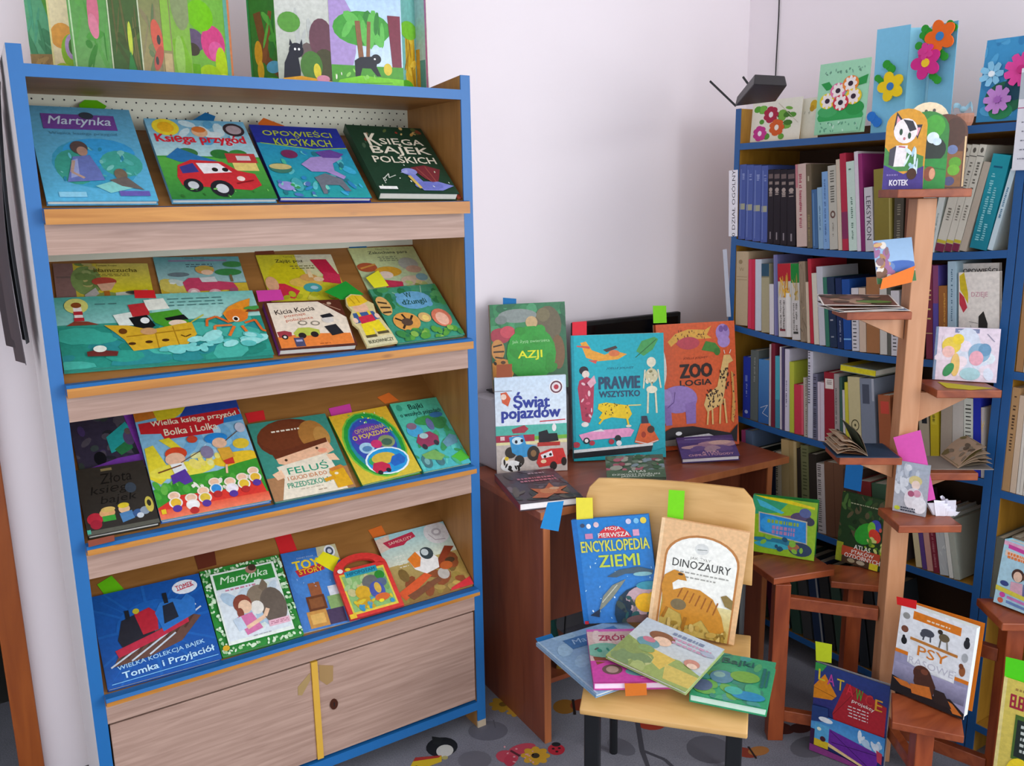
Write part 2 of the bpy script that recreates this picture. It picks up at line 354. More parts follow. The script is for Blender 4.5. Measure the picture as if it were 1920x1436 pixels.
# ================================================================== desk
DZ = .688
dm = Matrix.Translation((1.226, 1.761, 0)) @ Matrix.Rotation(math.radians(-3), 4, 'Z')
desk = thing('desk', 'cherry-brown wooden desk with panel legs beside the display rack', 'desk', mtx=dm)
DW, DD = .922, .44
tp = MB().box(0, DW, .004, DD, DZ-.02, DZ).build('desktop', M['cherryt'], desk)
MB().box(0, DW, 0, .004, DZ-.02, DZ).build('edge_band', M['edge'], tp)
for x in (.012, DW-.085):
    pn = MB().box(x, x+.02, .010, DD-.02, 0, DZ-.0205).build('side_panel', M['cherry'], desk)
    MB().box(x-.0003, x+.0203, .006, .010, 0, DZ-.0205).build('edge_band', M['edge'], pn)
MB().box(.0325, DW-.0855, .12, .138, .30, DZ-.0205).build('modesty_panel', M['cherry'], desk)
MB().box(.0325, .30, .14, DD-.03, .085, .10).build('lower_shelf', M['cherryt'], desk)
# ================================================================== chair
ce, cb = Vector((.655, -.756, 0)).normalized(), Vector((.756, .655, 0)).normalized()
SZ = .40
cm = frame((1.08, 1.401, 0), ce, cb)
chair = thing('school_chair', 'beech plywood school chair with black legs standing before the desk', 'chair', mtx=cm)
CW = .369
st = MB(); rows = []
for j in range(9):
    t = j/8; y = -.012+t*.37; zz = SZ-(.032*max(0, 1-t*5)**2)+.012*max(0, t-.6)
    rows.append([(x0-.006, y, zz-.014) for x0 in (0.006, .02, .1, .2, .3, CW-.01, CW+.004)])
st.sheet(rows, thick=(0, 0, .014)); st.smooth = True
so = st.build('seat', M['beech'], chair, bevel=.003)
bk = MB(); rows = []
for j in range(11):
    t = j/10; z = .54+t*.235; tilt = .355+.05*t
    wv = .0 if t < .8 else .03*((t-.8)/.2)**2
    rows.append([(-.065+wv+(CW+.06-2*wv)*q, tilt+.02*(1-(2*q-1)**2), z) for q in (0, .12, .3, .5, .7, .88, 1)])
bk.sheet(rows, thick=(0, .011, 0)); bk.smooth = True; bk.build('backrest', M['beech'], chair, bevel=.002)
for x in (.018, CW-.03):
    MB().bar((x, .055, 0), (x, .055, SZ-.016), .036, .03, up=(0, 1, 0)).build('leg', M['black'], chair, bevel=.004)
    MB().tube([(x, .37, 0), (x, .36, SZ-.02), (x, .392, .50), (x, .448, .72)], .011, 10).build('leg', M['black'], chair)
    MB().bar((x, .055, SZ-.03), (x, .355, SZ-.03), .02, .022).build('seat_rail', M['black'], chair)
MB().bar((.02, .08, SZ-.032), (CW-.03, .08, SZ-.032), .02, .02).build('cross_rail', M['black'], chair)
# ================================================================== bookcase along the right wall
BX, BL, BR, BD = 2.171, 2.010, 1.098, .30
def sagz(z, sag):
    return lambda y: z-sag*(1-((y-(BL+BR)/2)/((BL-BR)/2))**2) if sag else z
SHELF = {1: (1.655, .0), 2: (1.357, .024), 3: (1.077, .030), 4: (.772, .018), 5: (.474, .012), 6: (.09, 0)}
bc = thing('bookcase', 'dark blue-edged bookcase packed with upright books along the right wall', 'bookcase', (BX, BL, 0))
def bpart(name, mb, mat, parent=bc, bevel=0, org=(2.171, 2.010, 0)):
    mb.v = [(x-org[0], y-org[1], z-org[2]) for x, y, z in mb.v]; return mb.build(name, mat, parent, bevel)
M['yv'] = wood('yellow_veneer', '#b5852f', '#9c6f20', (20, 20, 4), .45)
for y0, y1 in ((BL-.020, BL), (BR+.001, BR+.021)):
    zt_ = 1.762 if y0 > 1.5 else 1.655
    s_ = bpart('side_panel', MB().box(BX+.003, BX+BD, y0, y1, 0, zt_), M['yv'])
    bpart('edge_band', MB().box(BX, BX+.003, y0-.0003, y1+.0003, 0, zt_+.0005), M['dblue'], s_)
bpart('back_panel', MB().box(BX+BD-.006, BX+BD, BR+.021, BL-.020, .03, 1.70), plain('dark_brown_board', '#4a3222', .8))
for k, (z, sag) in SHELF.items():
    fz = sagz(z, sag); ys = [BL-.0205-(BL-BR-.042)*i/12 for i in range(13)]
    top, bot, et, eb = [], [], [], []
    def strip(xa, xb, e):
        mb = MB(); n = len(ys); vs = []
        for y in ys:
            zz = fz(y); vs += [(xa, y, zz+e), (xb, y, zz+e), (xb, y, zz-.019-e), (xa, y, zz-.019-e)]
        fs = [(4*i+a, 4*i+(a+1) % 4, 4*i+4+(a+1) % 4, 4*i+4+a) for i in range(n-1) for a in range(4)]+[(3, 2, 1, 0), (4*n-4, 4*n-3, 4*n-2, 4*n-1)]
        return mb.add(vs, fs)
    s_ = bpart('shelf', strip(BX+.003, BX+BD-.0065, 0), M['yv']); bpart('edge_band', strip(BX, BX+.003, .0003), M['dblue'], s_)
# neighbouring unit towards the camera
bc2 = thing('bookcase', 'second blue-edged bookcase unit joined on, holding tan-spined books', 'bookcase', (BX, 1.097, 0))
for y0, y1 in ((1.075, 1.096), (.50, .52)):
    s_ = bpart('side_panel', MB().box(BX+.003, BX+BD, y0, y1, 0, 1.655), M['yv'], bc2, org=(BX, 1.097, 0))
    bpart('edge_band', MB().box(BX, BX+.003, y0-.0003, y1+.0003, 0, 1.6555), M['dblue'], s_, org=(BX, 1.097, 0))
bpart('back_panel', MB().box(BX+BD-.006, BX+BD, .52, 1.075, .03, 1.70), bpy.data.materials['dark_brown_board'], bc2, org=(BX, 1.097, 0))
for z in (1.655, 1.357, 1.06, .752, .46, .09):
    s_ = bpart('shelf', MB().box(BX+.003, BX+BD-.0065, .5205, 1.0745, z-.019, z), M['yv'], bc2, org=(BX, 1.097, 0))
    bpart('edge_band', MB().box(BX, BX+.003, .5205, 1.0745, z-.0193, z+.0003), M['dblue'], s_, org=(BX, 1.097, 0))
# ================================================================== book builders
def _solid(c): return hexc(c)
def make_book(name, label, cat, mtx, w, h, t, cover, art, spine=None, group=None, soft=False, rough='print', seed=1, pagecol='#e8e3d6', back=None, spine_art=None, open_back=0, inside='#c9c8cc'):
    """local frame: x across the cover, y up the cover, z out of the front; the spine is at x = 0"""
    o = thing(name, label, cat, mtx=mtx, group=group)
    b = .0008 if soft or t < .008 else .0022
    cc, sc, bc_ = hexc(cover), hexc(spine or cover), hexc(back or cover)
    ov = 0 if soft or t < .008 else .003
    mb = MB()
    if not open_back: mb.box(0, w, 0, h, 0, b, bc_)
    mb.box(0, w, 0, h, t-b, t, cc); mb.box(0, b, 0, h, b, t-b, sc)
    mb.build('cover', M[rough], o)
    if open_back:                      # the back board stands away from the page block
        a = math.radians(open_back); bb = MB().box(0, w, .005, h, -.002, 0, hexc(inside)); ca, sa = math.cos(a), math.sin(a)
        bb.v = [(x*ca+z*sa, y, -x*sa+z*ca) for x, y, z in bb.v]; bb.build('back_cover', M['matte'], o)
    if t-2*b > .0004:
        pm = MB().box(b, w-ov, ov, h-ov, b+.00005, t-b-.00005, hexc(pagecol)); pm.build('pages', M['matte'], o)
    if art:
        am = MB(); art_mesh(am, w, h, art, t, seed); am.build('cover_print', M[rough], o)
    if spine_art:
        sm = MB(); art_mesh(sm, t, h, spine_art, 0, seed)
        sm.v = [(-z-.00005, y, x) for x, y, z in sm.v]; sm.f = [tuple(f) for f in sm.f]; sm.build('spine_print', M[rough], o)
    return o
def rect_from(pix, p0, n, up=None):
    """best rectangle, on a plane, through the four sight lines TL, TR, BR, BL"""
    TL, TR, BR, BL = [atp(x, y, p0, n) for x, y in pix]
    c = (TL+TR+BR+BL)/4; ux = ((TR-TL)+(BR-BL)).normalized(); uy0 = (TL-BL)+(TR-BR)
    uy = n.cross(ux).normalized()
    if uy.dot(uy0) < 0: uy = -uy
    # share the shear between the two directions
    uyr = (uy0-n*uy0.dot(n)).normalized(); ux2 = uyr.cross(n).normalized()
    if ux2.dot(ux) < 0: ux2 = -ux2
    ux = (ux*.7+ux2*.3).normalized(); uy = n.cross(ux).normalized()
    w = ((TR-TL).dot(ux)+(BR-BL).dot(ux))/2; h = ((TL-BL).dot(uy)+(TR-BR).dot(uy))/2
    return c-ux*w/2-uy*h/2, ux, uy, w, h
def plane_book(label, pix, p0, n, t, cover, art, off=0, name='book', cat='book', keep=None, **kw):
    n = Vector(n).normalized(); o, ux, uy, w, h = rect_from(pix, Vector(p0)+n*(off+t), n)
    if keep:                                   # rest on its support, stay clear of the uprights
        ax, lo, x0, x1 = keep; i = 'xyz'.index(ax); m = min((o-n*t)[i], (o+ux*w-n*t)[i])
        if m < lo: d = (lo-m)/uy[i]; o = o+uy*d; h -= d
        if x1 is not None:
            cs = [q.x for q in (o, o+ux*w, o+uy*h, o+ux*w+uy*h)]
            if max(cs) > x1: o.x -= max(cs)-x1
            elif min(cs) < x0: o.x += x0-min(cs)
    return make_book(name, label, cat, frame(o-n*t, ux, uy), w, h, t, cover, art, **kw)
def stand_plane(bl, br, z, lean):
    """plane of a book standing on height z with its lower edge along two sight lines, leaning back"""
    A, B = at(*bl, 'z', z), at(*br, 'z', z); e = (B-A); e.z = 0; e.normalize()
    bk_ = Vector((-e.y, e.x, 0))
    if bk_.dot(A-EYE) < 0: bk_ = -bk_
    a = math.radians(lean); up = Vector((0, 0, math.cos(a)))+bk_*math.sin(a); n = e.cross(up).normalized()
    if n.dot(EYE-A) < 0: n = -n
    return A, B, e, up, n
def stand_book(label, pix, z, lean, t, cover, art, name='book', cat='book', **kw):
    TL, TR, BR, BL = pix; A, B, e, up, n = stand_plane(BL, BR, z, lean)
    w = (B-A).length; T1, T2 = atp(*TL, A, n), atp(*TR, A, n); h = ((T1-A).dot(up)+(T2-B).dot(up))/2
    dip = Vector((0, 0, t*max(0, n.z)+.0002))
    return make_book(name, label, cat, frame(A-n*t+dip, e, up), w, h, t, cover, art, **kw), A, e, up, n
def marker(label, pix, p0, n, col, off=0, group='paper markers tucked into the books'):
    n = Vector(n).normalized(); P = [atp(x, y, Vector(p0)+n*off, n) for x, y in pix]; c = sum(P, Vector())/len(P)
    mb = MB(); k = len(P); vs = [p-c for p in P]+[p-c+n*.0004 for p in P]; cc = hexc(col)
    mb.add(vs, [tuple(range(k)), tuple(range(2*k-1, k-1, -1))]+[(i, k+i, k+(i+1) % k, (i+1) % k) for i in range(k)], cc)
    o = mb.build('paper_marker', M['matte']); o.location = c; return tag(o, label, 'paper marker', group)
LIME, BLU, ORG, RED, PNK, YEL, BRN, GRN = '#6ed010', '#1f74b4', '#e07028', '#d8262c', '#d845a8', '#f2e81c', '#7d3e26', '#1f9a34'
# ================================================================== books on the display rack
def rb(row, label, pix, t, cover, art, off=.0006, **kw):
    p0, n = PLANES[row]; return plane_book(label, pix, p0, n, t, cover, art, off=off, keep=('y', S0+.0032, XI0+.0008, XI1-.0008), **kw)
def rm(row, label, pix, col, off=.0006):
    p0, n = PLANES[row]; return marker(label, pix, p0, n, col, off)
# --- row 1
rb(0, 'light blue storybook with purple title band, girl reading in a garden', [(57, 199), (249, 205), (288, 375), (77, 378)], .012, '#5aa5cc', [
    ('g', 0, 0, 100, 100, '#62a9cf', '#5bb4da'), ('e', 52, 62, 40, 26, '#3f9fc4'), ('e', 58, 50, 34, 15, '#3aa0dc'), ('e', 32, 66, 18, 18, '#3fa08e'), ('e', 76, 62, 20, 14, '#45a89a'),
    ('s', 26, 18, 46, 88, 80, 1.5, 4, ['#57b7b0', '#3c93c8', '#67c4d8', '#2f8aa8', '#7ac8c0']),
    ('r', 12, 9, 82, 26, '#74489c'), ('t', 'Martynka', 47, 17.5, 60, 12, '#cfe0f2', {'i': .25, 'b': .01}), ('e', 55, 10, 7, 4, '#39424e'), ('t', 'Wielka księga przygód', 48, 31, 64, 4, '#4f8fae'),
    ('e', 40, 46, 8, 7, '#5a4a48'), ('e', 42, 50, 5, 5, '#b08a78'), ('p', [(32, 56), (48, 54), (54, 70), (56, 80), (22, 82)], '#6a78b8'), ('p', [(30, 60), (36, 58), (34, 76), (26, 78)], '#9aa6d6'),
    ('l', [(32, 60), (28, 72), (38, 78)], 3, '#b89a8c'), ('p', [(46, 86), (66, 80), (80, 88), (58, 93)], '#86d0cc'), ('e', 72, 74, 6, 6, '#7a6a58'), ('p', [(60, 80), (76, 76), (90, 90), (70, 86)], '#6b6460'),
    ('r', 12, 92, 36, 97, '#8fd0ea'), ('r', 66, 91, 94, 96, '#6a5fb0')], spine='#2f6c98')
rm(0, 'lime green paper marker above the girl reading in a garden', [(148, 196), (168, 180), (200, 199), (190, 212), (150, 208)], LIME)
rb(0, 'picture book with a red cartoon car on a green meadow under blue sky', [(276, 223), (458, 228), (517, 372), (316, 375)], .012, '#5f9fc0', [
    ('g', 0, 0, 100, 50, '#6fb4d8', '#b8dce0'), ('s', 12, 20, 5, 90, 30, 4, 9, ['#d8ecf0', '#5aa4d0', '#c8e4ee']), ('r', 0, 48, 100, 100, '#3f9a3a'), ('g', 0, 50, 100, 100, '#5ab04a', '#2f7f38'),
    ('e', 18, 11, 13, 11, '#f2dc3a'), ('e', 18, 11, 8, 7, '#f0b828'), ('e', 86, 12, 11, 9, '#3a3038'), ('e', 86, 12, 8, 6, '#b0a0a8'), ('e', 50, 16, 8, 7, '#e8b890'), ('e', 50, 13, 7, 4, '#d87a3a'),
    ('t', 'Księga przygód', 49, 27, 88, 13, '#d8263a', {'b': .03}), ('e', 30, 44, 10, 6, '#3c7a46'), ('e', 62, 45, 10, 6, '#2f7a3a'), ('e', 80, 44, 9, 5, '#3a8a40'),
    ('p', [(8, 50), (22, 38), (40, 48), (56, 54), (20, 56)], '#2a74b0'), ('r', 66, 44, 96, 56, '#c43c40'), ('r', 70, 56, 94, 66, '#e8cf7a'), ('r', 76, 47, 90, 53, '#d8d0d0'),
    ('p', [(12, 74), (16, 60), (30, 53), (60, 55), (72, 66), (88, 70), (90, 84), (78, 90), (14, 84)], '#cc3038'), ('p', [(34, 57), (56, 57), (66, 68), (38, 70)], '#f0eef0'), ('p', [(17, 62), (31, 57), (34, 68), (18, 70)], '#3a3f8a'),
    ('e', 50, 65, 3, 2.5, '#222'), ('e', 60, 65, 3, 2.5, '#222'), ('e', 24, 84, 9, 8, '#22242c'), ('e', 24, 84, 5, 4.5, '#c8ccd0'), ('e', 50, 88, 11, 10, '#22242c'), ('e', 50, 88, 6, 5.5, '#d0d4d8'), ('e', 72, 76, 4, 3, '#f2d8d0'), ('l', [(66, 82), (84, 78)], 2, '#8a1c24'),
    ('s', 10, 4, 88, 96, 98, 1, 2, ['#7ac060', '#2f7030'])])
rm(0, 'blue paper marker above the red cartoon car', [(360, 226), (385, 211), (404, 218), (396, 240), (366, 240)], BLU)
rb(0, 'deep blue storybook with galloping ponies and balloons on a turquoise scene', [(469, 234), (632, 241), (697, 373), (524, 373)], .013, '#22349a', [
    ('g', 0, 0, 100, 100, '#2a90c8', '#2aa0a0'), ('p', [(0, 0), (100, 0), (100, 30), (60, 33), (10, 26), (0, 26)], '#27369c'), ('l', [(4, 26), (60, 33), (100, 30)], 1.5, '#9ac24a'),
    ('t', 'OPOWIEŚCI', 50, 10, 78, 10, '#b8c838', {'b': .015}), ('t', 'o', 48, 16, None, 4, '#b8c838'), ('t', 'KUCYKACH', 52, 24, 64, 10, '#b8c838', {'b': .015}),
    ('s', 30, 5, 38, 96, 96, 2, 6, ['#3fb0d8', '#2f88c0', '#49b89a', '#2a7a8a', '#5cc0c8']), ('e', 30, 42, 9, 6, '#7a2f5a'), ('e', 14, 62, 12, 7, '#3f7a6a'), ('e', 14, 60, 12, 4, '#c8b87a'),
    ('p', [(38, 56), (52, 46), (66, 44), (84, 40), (88, 46), (74, 54), (72, 64), (82, 72), (78, 76), (62, 66), (46, 66)], '#a890cc'), ('p', [(60, 38), (78, 34), (92, 40), (84, 46), (66, 46)], '#6a4a9c'),
    ('p', [(46, 74), (60, 68), (76, 76), (80, 92), (74, 92), (70, 84), (56, 84), (52, 96), (48, 96), (48, 82)], '#6f7480'), ('e', 12, 86, 9, 6, '#9a90d0'), ('e', 24, 84, 6, 9, '#48a8b0'), ('s', 14, 0, 80, 60, 100, 2, 4, ['#a8c8e0', '#4f78b8', '#7ad0c0', '#3a9a5a'])], spine='#15205c')
rm(0, 'orange paper marker behind the pony storybook', [(484, 231), (494, 221), (533, 236), (528, 246), (490, 246)], ORG)
rb(0, 'thick dark green fairy-tale book with white title and purple dragon', [(652, 235), (791, 240), (864, 373), (713, 372)], .022, '#1f3d2c', [
    ('r', 0, 0, 100, 100, '#1f3f2e'), ('s', 10, 35, 2, 96, 12, 2, 4, ['#8a4a32', '#c89a50', '#a0382c', '#d8b878', '#5a6a3a']), ('s', 8, 2, 4, 28, 50, 1.5, 3.5, ['#7a3a2c', '#a08060', '#47604a']),
    ('t', 'K', 26, 22, 15, 19, '#efe6d2', {'b': .02}), ('t', 'SIĘGA', 62, 25.5, 56, 12, '#efe6d2', {'b': .02}), ('t', 'BAJEK', 55, 39.5, 76, 14, '#efe6d2', {'b': .02}), ('t', 'POLSKICH', 53, 52.5, 80, 9.5, '#efe6d2', {'b': .02}),
    ('p', [(54, 64), (74, 60), (92, 66), (86, 76), (78, 88), (66, 80)], '#7a3038'), ('l', [(62, 64), (72, 84)], 1.2, '#a05048'), ('l', [(74, 62), (78, 84)], 1.2, '#a05048'),
    ('e', 50, 70, 10, 5, '#8f96d8'), ('p', [(46, 72), (56, 74), (62, 86), (80, 84), (98, 90), (80, 97), (56, 97), (48, 84)], '#7f86d0'), ('e', 66, 90, 18, 6, '#7078c4'), ('l', [(47, 76), (54, 94)], 4, '#d8b860'), ('p', [(38, 72), (48, 67), (48, 72)], '#a8b0e0'),
    ('s', 8, 4, 60, 96, 92, .8, 1.6, ['#e8efe8', '#d8e0c0']), ('l', [(12, 82), (22, 74), (20, 80), (30, 76)], 1.2, '#c8ccc0'), ('r', 2, 92, 24, 96, '#f2f2ee'), ('t', 'P', 14, 84, 4, 8, '#c8ccc0')], spine='#234a34')
rm(0, 'brown paper marker at the right end of the top display row', [(848, 354), (872, 352), (876, 371), (858, 373)], '#9a3f2c')
# --- row 2, back
rb(1, 'small yellow booklet with a red cap figure beside a grey photo', [(97, 494), (279, 494), (290, 572), (110, 578)], .003, '#c8b848', [
    ('r', 0, 0, 20, 100, '#8a6a66'), ('r', 2, 30, 18, 34, '#74605c'), ('r', 20, 0, 100, 100, '#d0c040'), ('g', 45, 0, 100, 70, '#cfc060', '#e0d41c'), ('e', 32, 40, 16, 34, '#7f9a58'), ('s', 18, 20, 0, 45, 55, 3, 6, ['#98a86a', '#b8b070', '#6f8a4c']),
    ('t', 'Tomasz Trojan', 55, 6, 22, 4, '#5a5424'), ('t', 'kłamczucha', 64, 17, 46, 9, '#6b5c22', {'b': .01}), *lines(42, 26, 78, 2, 4, '#7a6c30', 1.4),
    ('e', 50, 44, 13, 10, '#b84a3a'), ('p', [(42, 50), (62, 46), (56, 64), (46, 66)], '#e0b090'), ('p', [(28, 74), (40, 58), (46, 84), (30, 90)], '#b8b4b0'), ('e', 52, 84, 14, 16, '#8fa058'), ('r', 48, 66, 54, 90, '#b06a28'), ('p', [(60, 70), (94, 64), (96, 92), (60, 92)], '#cfd0c0'), ('e', 80, 70, 10, 4, '#5a5c58'), ('e', 20, 92, 18, 10, '#3c7a78')], soft=True)
rb(1, 'booklet with a child driving a pink car across a yellow savanna', [(290, 483), (448, 480), (470, 560), (304, 568)], .003, '#5aa0a8', [
    ('g', 0, 0, 100, 60, '#5a9fa8', '#a8d0d0'), ('r', 16, 7, 84, 11, '#8a7fa0'), ('t', 'Tomasz Trojan', 45, 3, 26, 4, '#3a5a70'), *lines(34, 17, 68, 2, 5, '#44606a', 2), ('r', 0, 62, 100, 100, '#d8b838'), ('s', 20, 0, 56, 30, 80, 4, 8, ['#e8eee8', '#c8d8d0', '#d8c860']), ('s', 12, 60, 70, 100, 98, 3, 6, ['#c8a028', '#e0cc50', '#a88a28']),
    ('e', 82, 38, 16, 8, '#3a8a48'), ('e', 90, 20, 12, 7, '#3f8a4a'), ('r', 82, 44, 85, 60, '#7a6a48'), ('e', 24, 42, 12, 5, '#6a7c84'), ('e', 55, 32, 11, 10, '#d8985a'), ('e', 55, 29, 11, 6, '#c8b050'), ('e', 57, 38, 7, 6, '#f0c8a8'),
    ('p', [(26, 60), (34, 50), (52, 50), (60, 48), (64, 58), (84, 62), (88, 78), (28, 80)], '#cc4468'), ('p', [(46, 50), (64, 48), (66, 60), (48, 60)], '#d8e0e0'), ('e', 36, 82, 7, 9, '#e8b0b8'), ('e', 36, 82, 4, 5, '#f4e4e0'), ('e', 60, 86, 8, 10, '#e8b0b8'), ('e', 60, 86, 5, 6, '#f4e8e4'), ('e', 82, 80, 5, 6, '#a85870')], soft=True)
rb(1, 'booklet with a hare asleep under a red curtain on yellow ground', [(479, 478), (620, 477), (655, 560), (510, 566)], .003, '#e0d858', [
    ('r', 0, 0, 100, 100, '#d8d030'), ('g', 50, 0, 100, 50, '#e4e0c8', '#e0dca0'), ('e', 32, 46, 24, 30, '#d8cc1c'), ('t', 'Tomasz Trojan', 46, 5, 24, 4, '#6a6430'), ('t', 'Zając poz', 40, 15, 36, 9, '#4a4424', {'b': .01}), *lines(38, 25, 70, 2, 5, '#7a7440', 2),
    ('p', [(68, 12), (90, 12), (100, 52), (86, 66), (76, 40)], '#c82448'), ('p', [(80, 40), (100, 46), (98, 68), (74, 62)], '#d83458'), ('e', 52, 62, 22, 11, '#e8c058'), ('p', [(0, 62), (24, 64), (40, 80), (30, 96), (10, 90)], '#d83048'), ('e', 8, 64, 8, 16, '#e8b088'), ('e', 58, 52, 12, 8, '#e0a860'), ('e', 70, 56, 7, 5, '#f0d0a8'), ('p', [(58, 34), (63, 34), (64, 52), (58, 52)], '#f0d8a8'), ('e', 58, 74, 12, 10, '#4aa8a8'), ('e', 60, 74, 5, 4, '#a8d0e0'), ('s', 16, 20, 84, 100, 100, 3, 6, ['#b8b828', '#98a428', '#d8d050', '#f0e08a'])], soft=True)
rb(1, 'pale green booklet with a lady in a straw hat and sheep', [(654, 466), (771, 461), (822, 545), (692, 551)], .003, '#d0dca0', [
    ('g', 0, 0, 100, 100, '#d4dc98', '#b8d0b0'), ('t', 'Tomasz Trojan', 50, 5, 22, 4, '#6a7454'), ('t', 'Zakochana para', 56, 13, 60, 8, '#4a5440', {'b': .01}), *lines(36, 22, 66, 3, 4, '#7a846a', 1.6), ('e', 14, 44, 15, 10, '#b85a38'), ('l', [(4, 46), (28, 38)], 3, '#d89a48'), ('e', 42, 55, 20, 11, '#e0a838'), ('e', 36, 62, 11, 8, '#f0d8c8'), ('p', [(30, 72), (56, 78), (52, 94), (28, 92)], '#c83858'), ('e', 78, 40, 15, 14, '#b8bab0'), ('e', 82, 52, 12, 8, '#d0a890'), ('e', 72, 76, 18, 10, '#d8c0a8'), ('e', 88, 70, 9, 8, '#88b0b8'), ('s', 14, 50, 80, 100, 100, 3, 6, ['#9aa858', '#d8cc88', '#b8c880'])], soft=True)
# --- row 2, front
OFF2 = .0042
rb(1, 'open board book spread with a yellow pirate ship and an orange squid', [(99, 558), (470, 545), (517, 665), (119, 694)], .011, '#3a9a88', [
    ('g', 0, 0, 100, 40, '#4fa89c', '#8acac4'), ('g', 45, 0, 100, 40, '#7ac4bc', '#b0dcd4'), ('p', [(0, 42), (20, 44), (40, 40), (70, 44), (100, 40), (100, 100), (0, 100)], '#2a9080'), ('s', 40, 0, 48, 100, 98, 4, 10, ['#2f9a88', '#248474', '#3aa896', '#46b0a0', '#2c8c90']),
    ('e', 10, 14, 5.5, 11, '#d8d878'), ('r', 8.4, 16, 12.2, 36, '#f0e8e4'), ('r', 8.2, 22, 12.4, 27, '#b83038'), ('r', 8, 31, 12.6, 36, '#b83038'), ('e', 10, 13, 2.4, 4, '#8a4a20'), ('p', [(4, 42), (8, 36), (14, 37), (19, 42)], '#8a4030'), *lines(18, 12, 30, 1, 4, '#4a7a78', 1.4), *lines(52, 9, 82, 3, 5, '#4a7a78', 1.4, 5),
    ('p', [(26, 30), (36, 26), (36, 46), (28, 46)], '#e4ece4'), ('p', [(42, 10), (52, 8), (54, 24), (43, 26)], '#eef0e4'), ('p', [(34, 16), (42, 14), (44, 32), (35, 34)], '#c03036'), ('p', [(33, 35), (42, 32), (45, 48), (38, 60), (35, 48)], '#15181c'), ('e', 40.5, 40, 2.2, 4.5, '#eef0ee'), ('p', [(43, 30), (58, 26), (62, 46), (50, 52), (45, 44)], '#4a9a2c'), ('p', [(50, 38), (60, 34), (62, 42), (51, 42)], '#16181c'), ('e', 56, 46, 4.5, 4.5, '#e8d0b8'),
    ('p', [(21, 44), (32, 46), (42, 54), (56, 48), (63, 46), (64, 64), (58, 78), (32, 82), (29, 66), (25, 54)], '#d4a82a'), ('l', [(30, 62), (62, 56)], .8, '#a87c18'), ('l', [(44, 54), (44, 80)], .6, '#a87c18'), ('l', [(53, 51), (54, 78)], .6, '#a87c18'), ('e', 29, 54, 2, 4, '#6a3a10'), ('e', 32, 72, 1.8, 2, '#4a2a10'), ('e', 40, 71, 1.8, 2, '#4a2a10'), ('e', 48, 70, 1.8, 2, '#4a2a10'), ('l', [(63, 46), (70, 36)], .8, '#b8b848'), ('l', [(56, 64), (58, 67), (61, 64)], .8, '#6a4a10'), ('e', 41, 56, 4, 5, '#c89868'),
    ('p', [(90, 19), (97, 14), (95, 28), (92, 46), (82, 50), (80, 36), (84, 26)], '#e8922a'), ('e', 87, 40, 6, 10, '#e07a2a'), ('e', 86, 45, 1.8, 4, '#f4ece0'), ('e', 86, 45, 1.1, 2.6, '#2a1a14'), ('l', [(82, 50), (76, 40), (71, 44), (70, 54)], 1.4, '#d8682a'), ('l', [(83, 54), (74, 54), (73, 68), (70, 72)], 1.4, '#e07a3a'), ('l', [(90, 52), (96, 48), (98, 64), (100, 66)], 1.4, '#d8682a'), ('l', [(84, 56), (80, 70)], 1.6, '#e0722a'), ('l', [(88, 56), (90, 68)], 1.6, '#e0722a'),
    ('s', 16, 60, 66, 96, 84, 2, 4.5, ['#7ad0cc', '#98dcd8', '#5ec0bc']), ('s', 10, 44, 80, 66, 88, 1.5, 3.5, ['#7ad0cc', '#5ec0bc']), ('p', [(11, 80), (16, 78), (25, 82), (24, 88), (11, 86)], '#6a2c28'), ('e', 17, 77, 3, 4.5, '#e4e8dc'), ('p', [(94, 32), (100, 30), (100, 36), (92, 36)], '#7a3a28'), ('s', 5, 93, 28, 99, 32, 1, 2, ['#4a9a4a'])], off=OFF2, name='open_book', pagecol='#3f9a8a')
rm(1, 'red paper marker above the pirate ship spread', [(251, 544), (289, 544), (293, 559), (253, 559)], RED, OFF2+.0115)
rm(1, 'brown paper marker above the sleeping hare booklet', [(475, 462), (510, 461), (515, 476), (479, 478)], BRN)
rm(1, 'blue paper marker above the straw hat booklet', [(650, 455), (683, 454), (689, 466), (656, 467)], BLU)
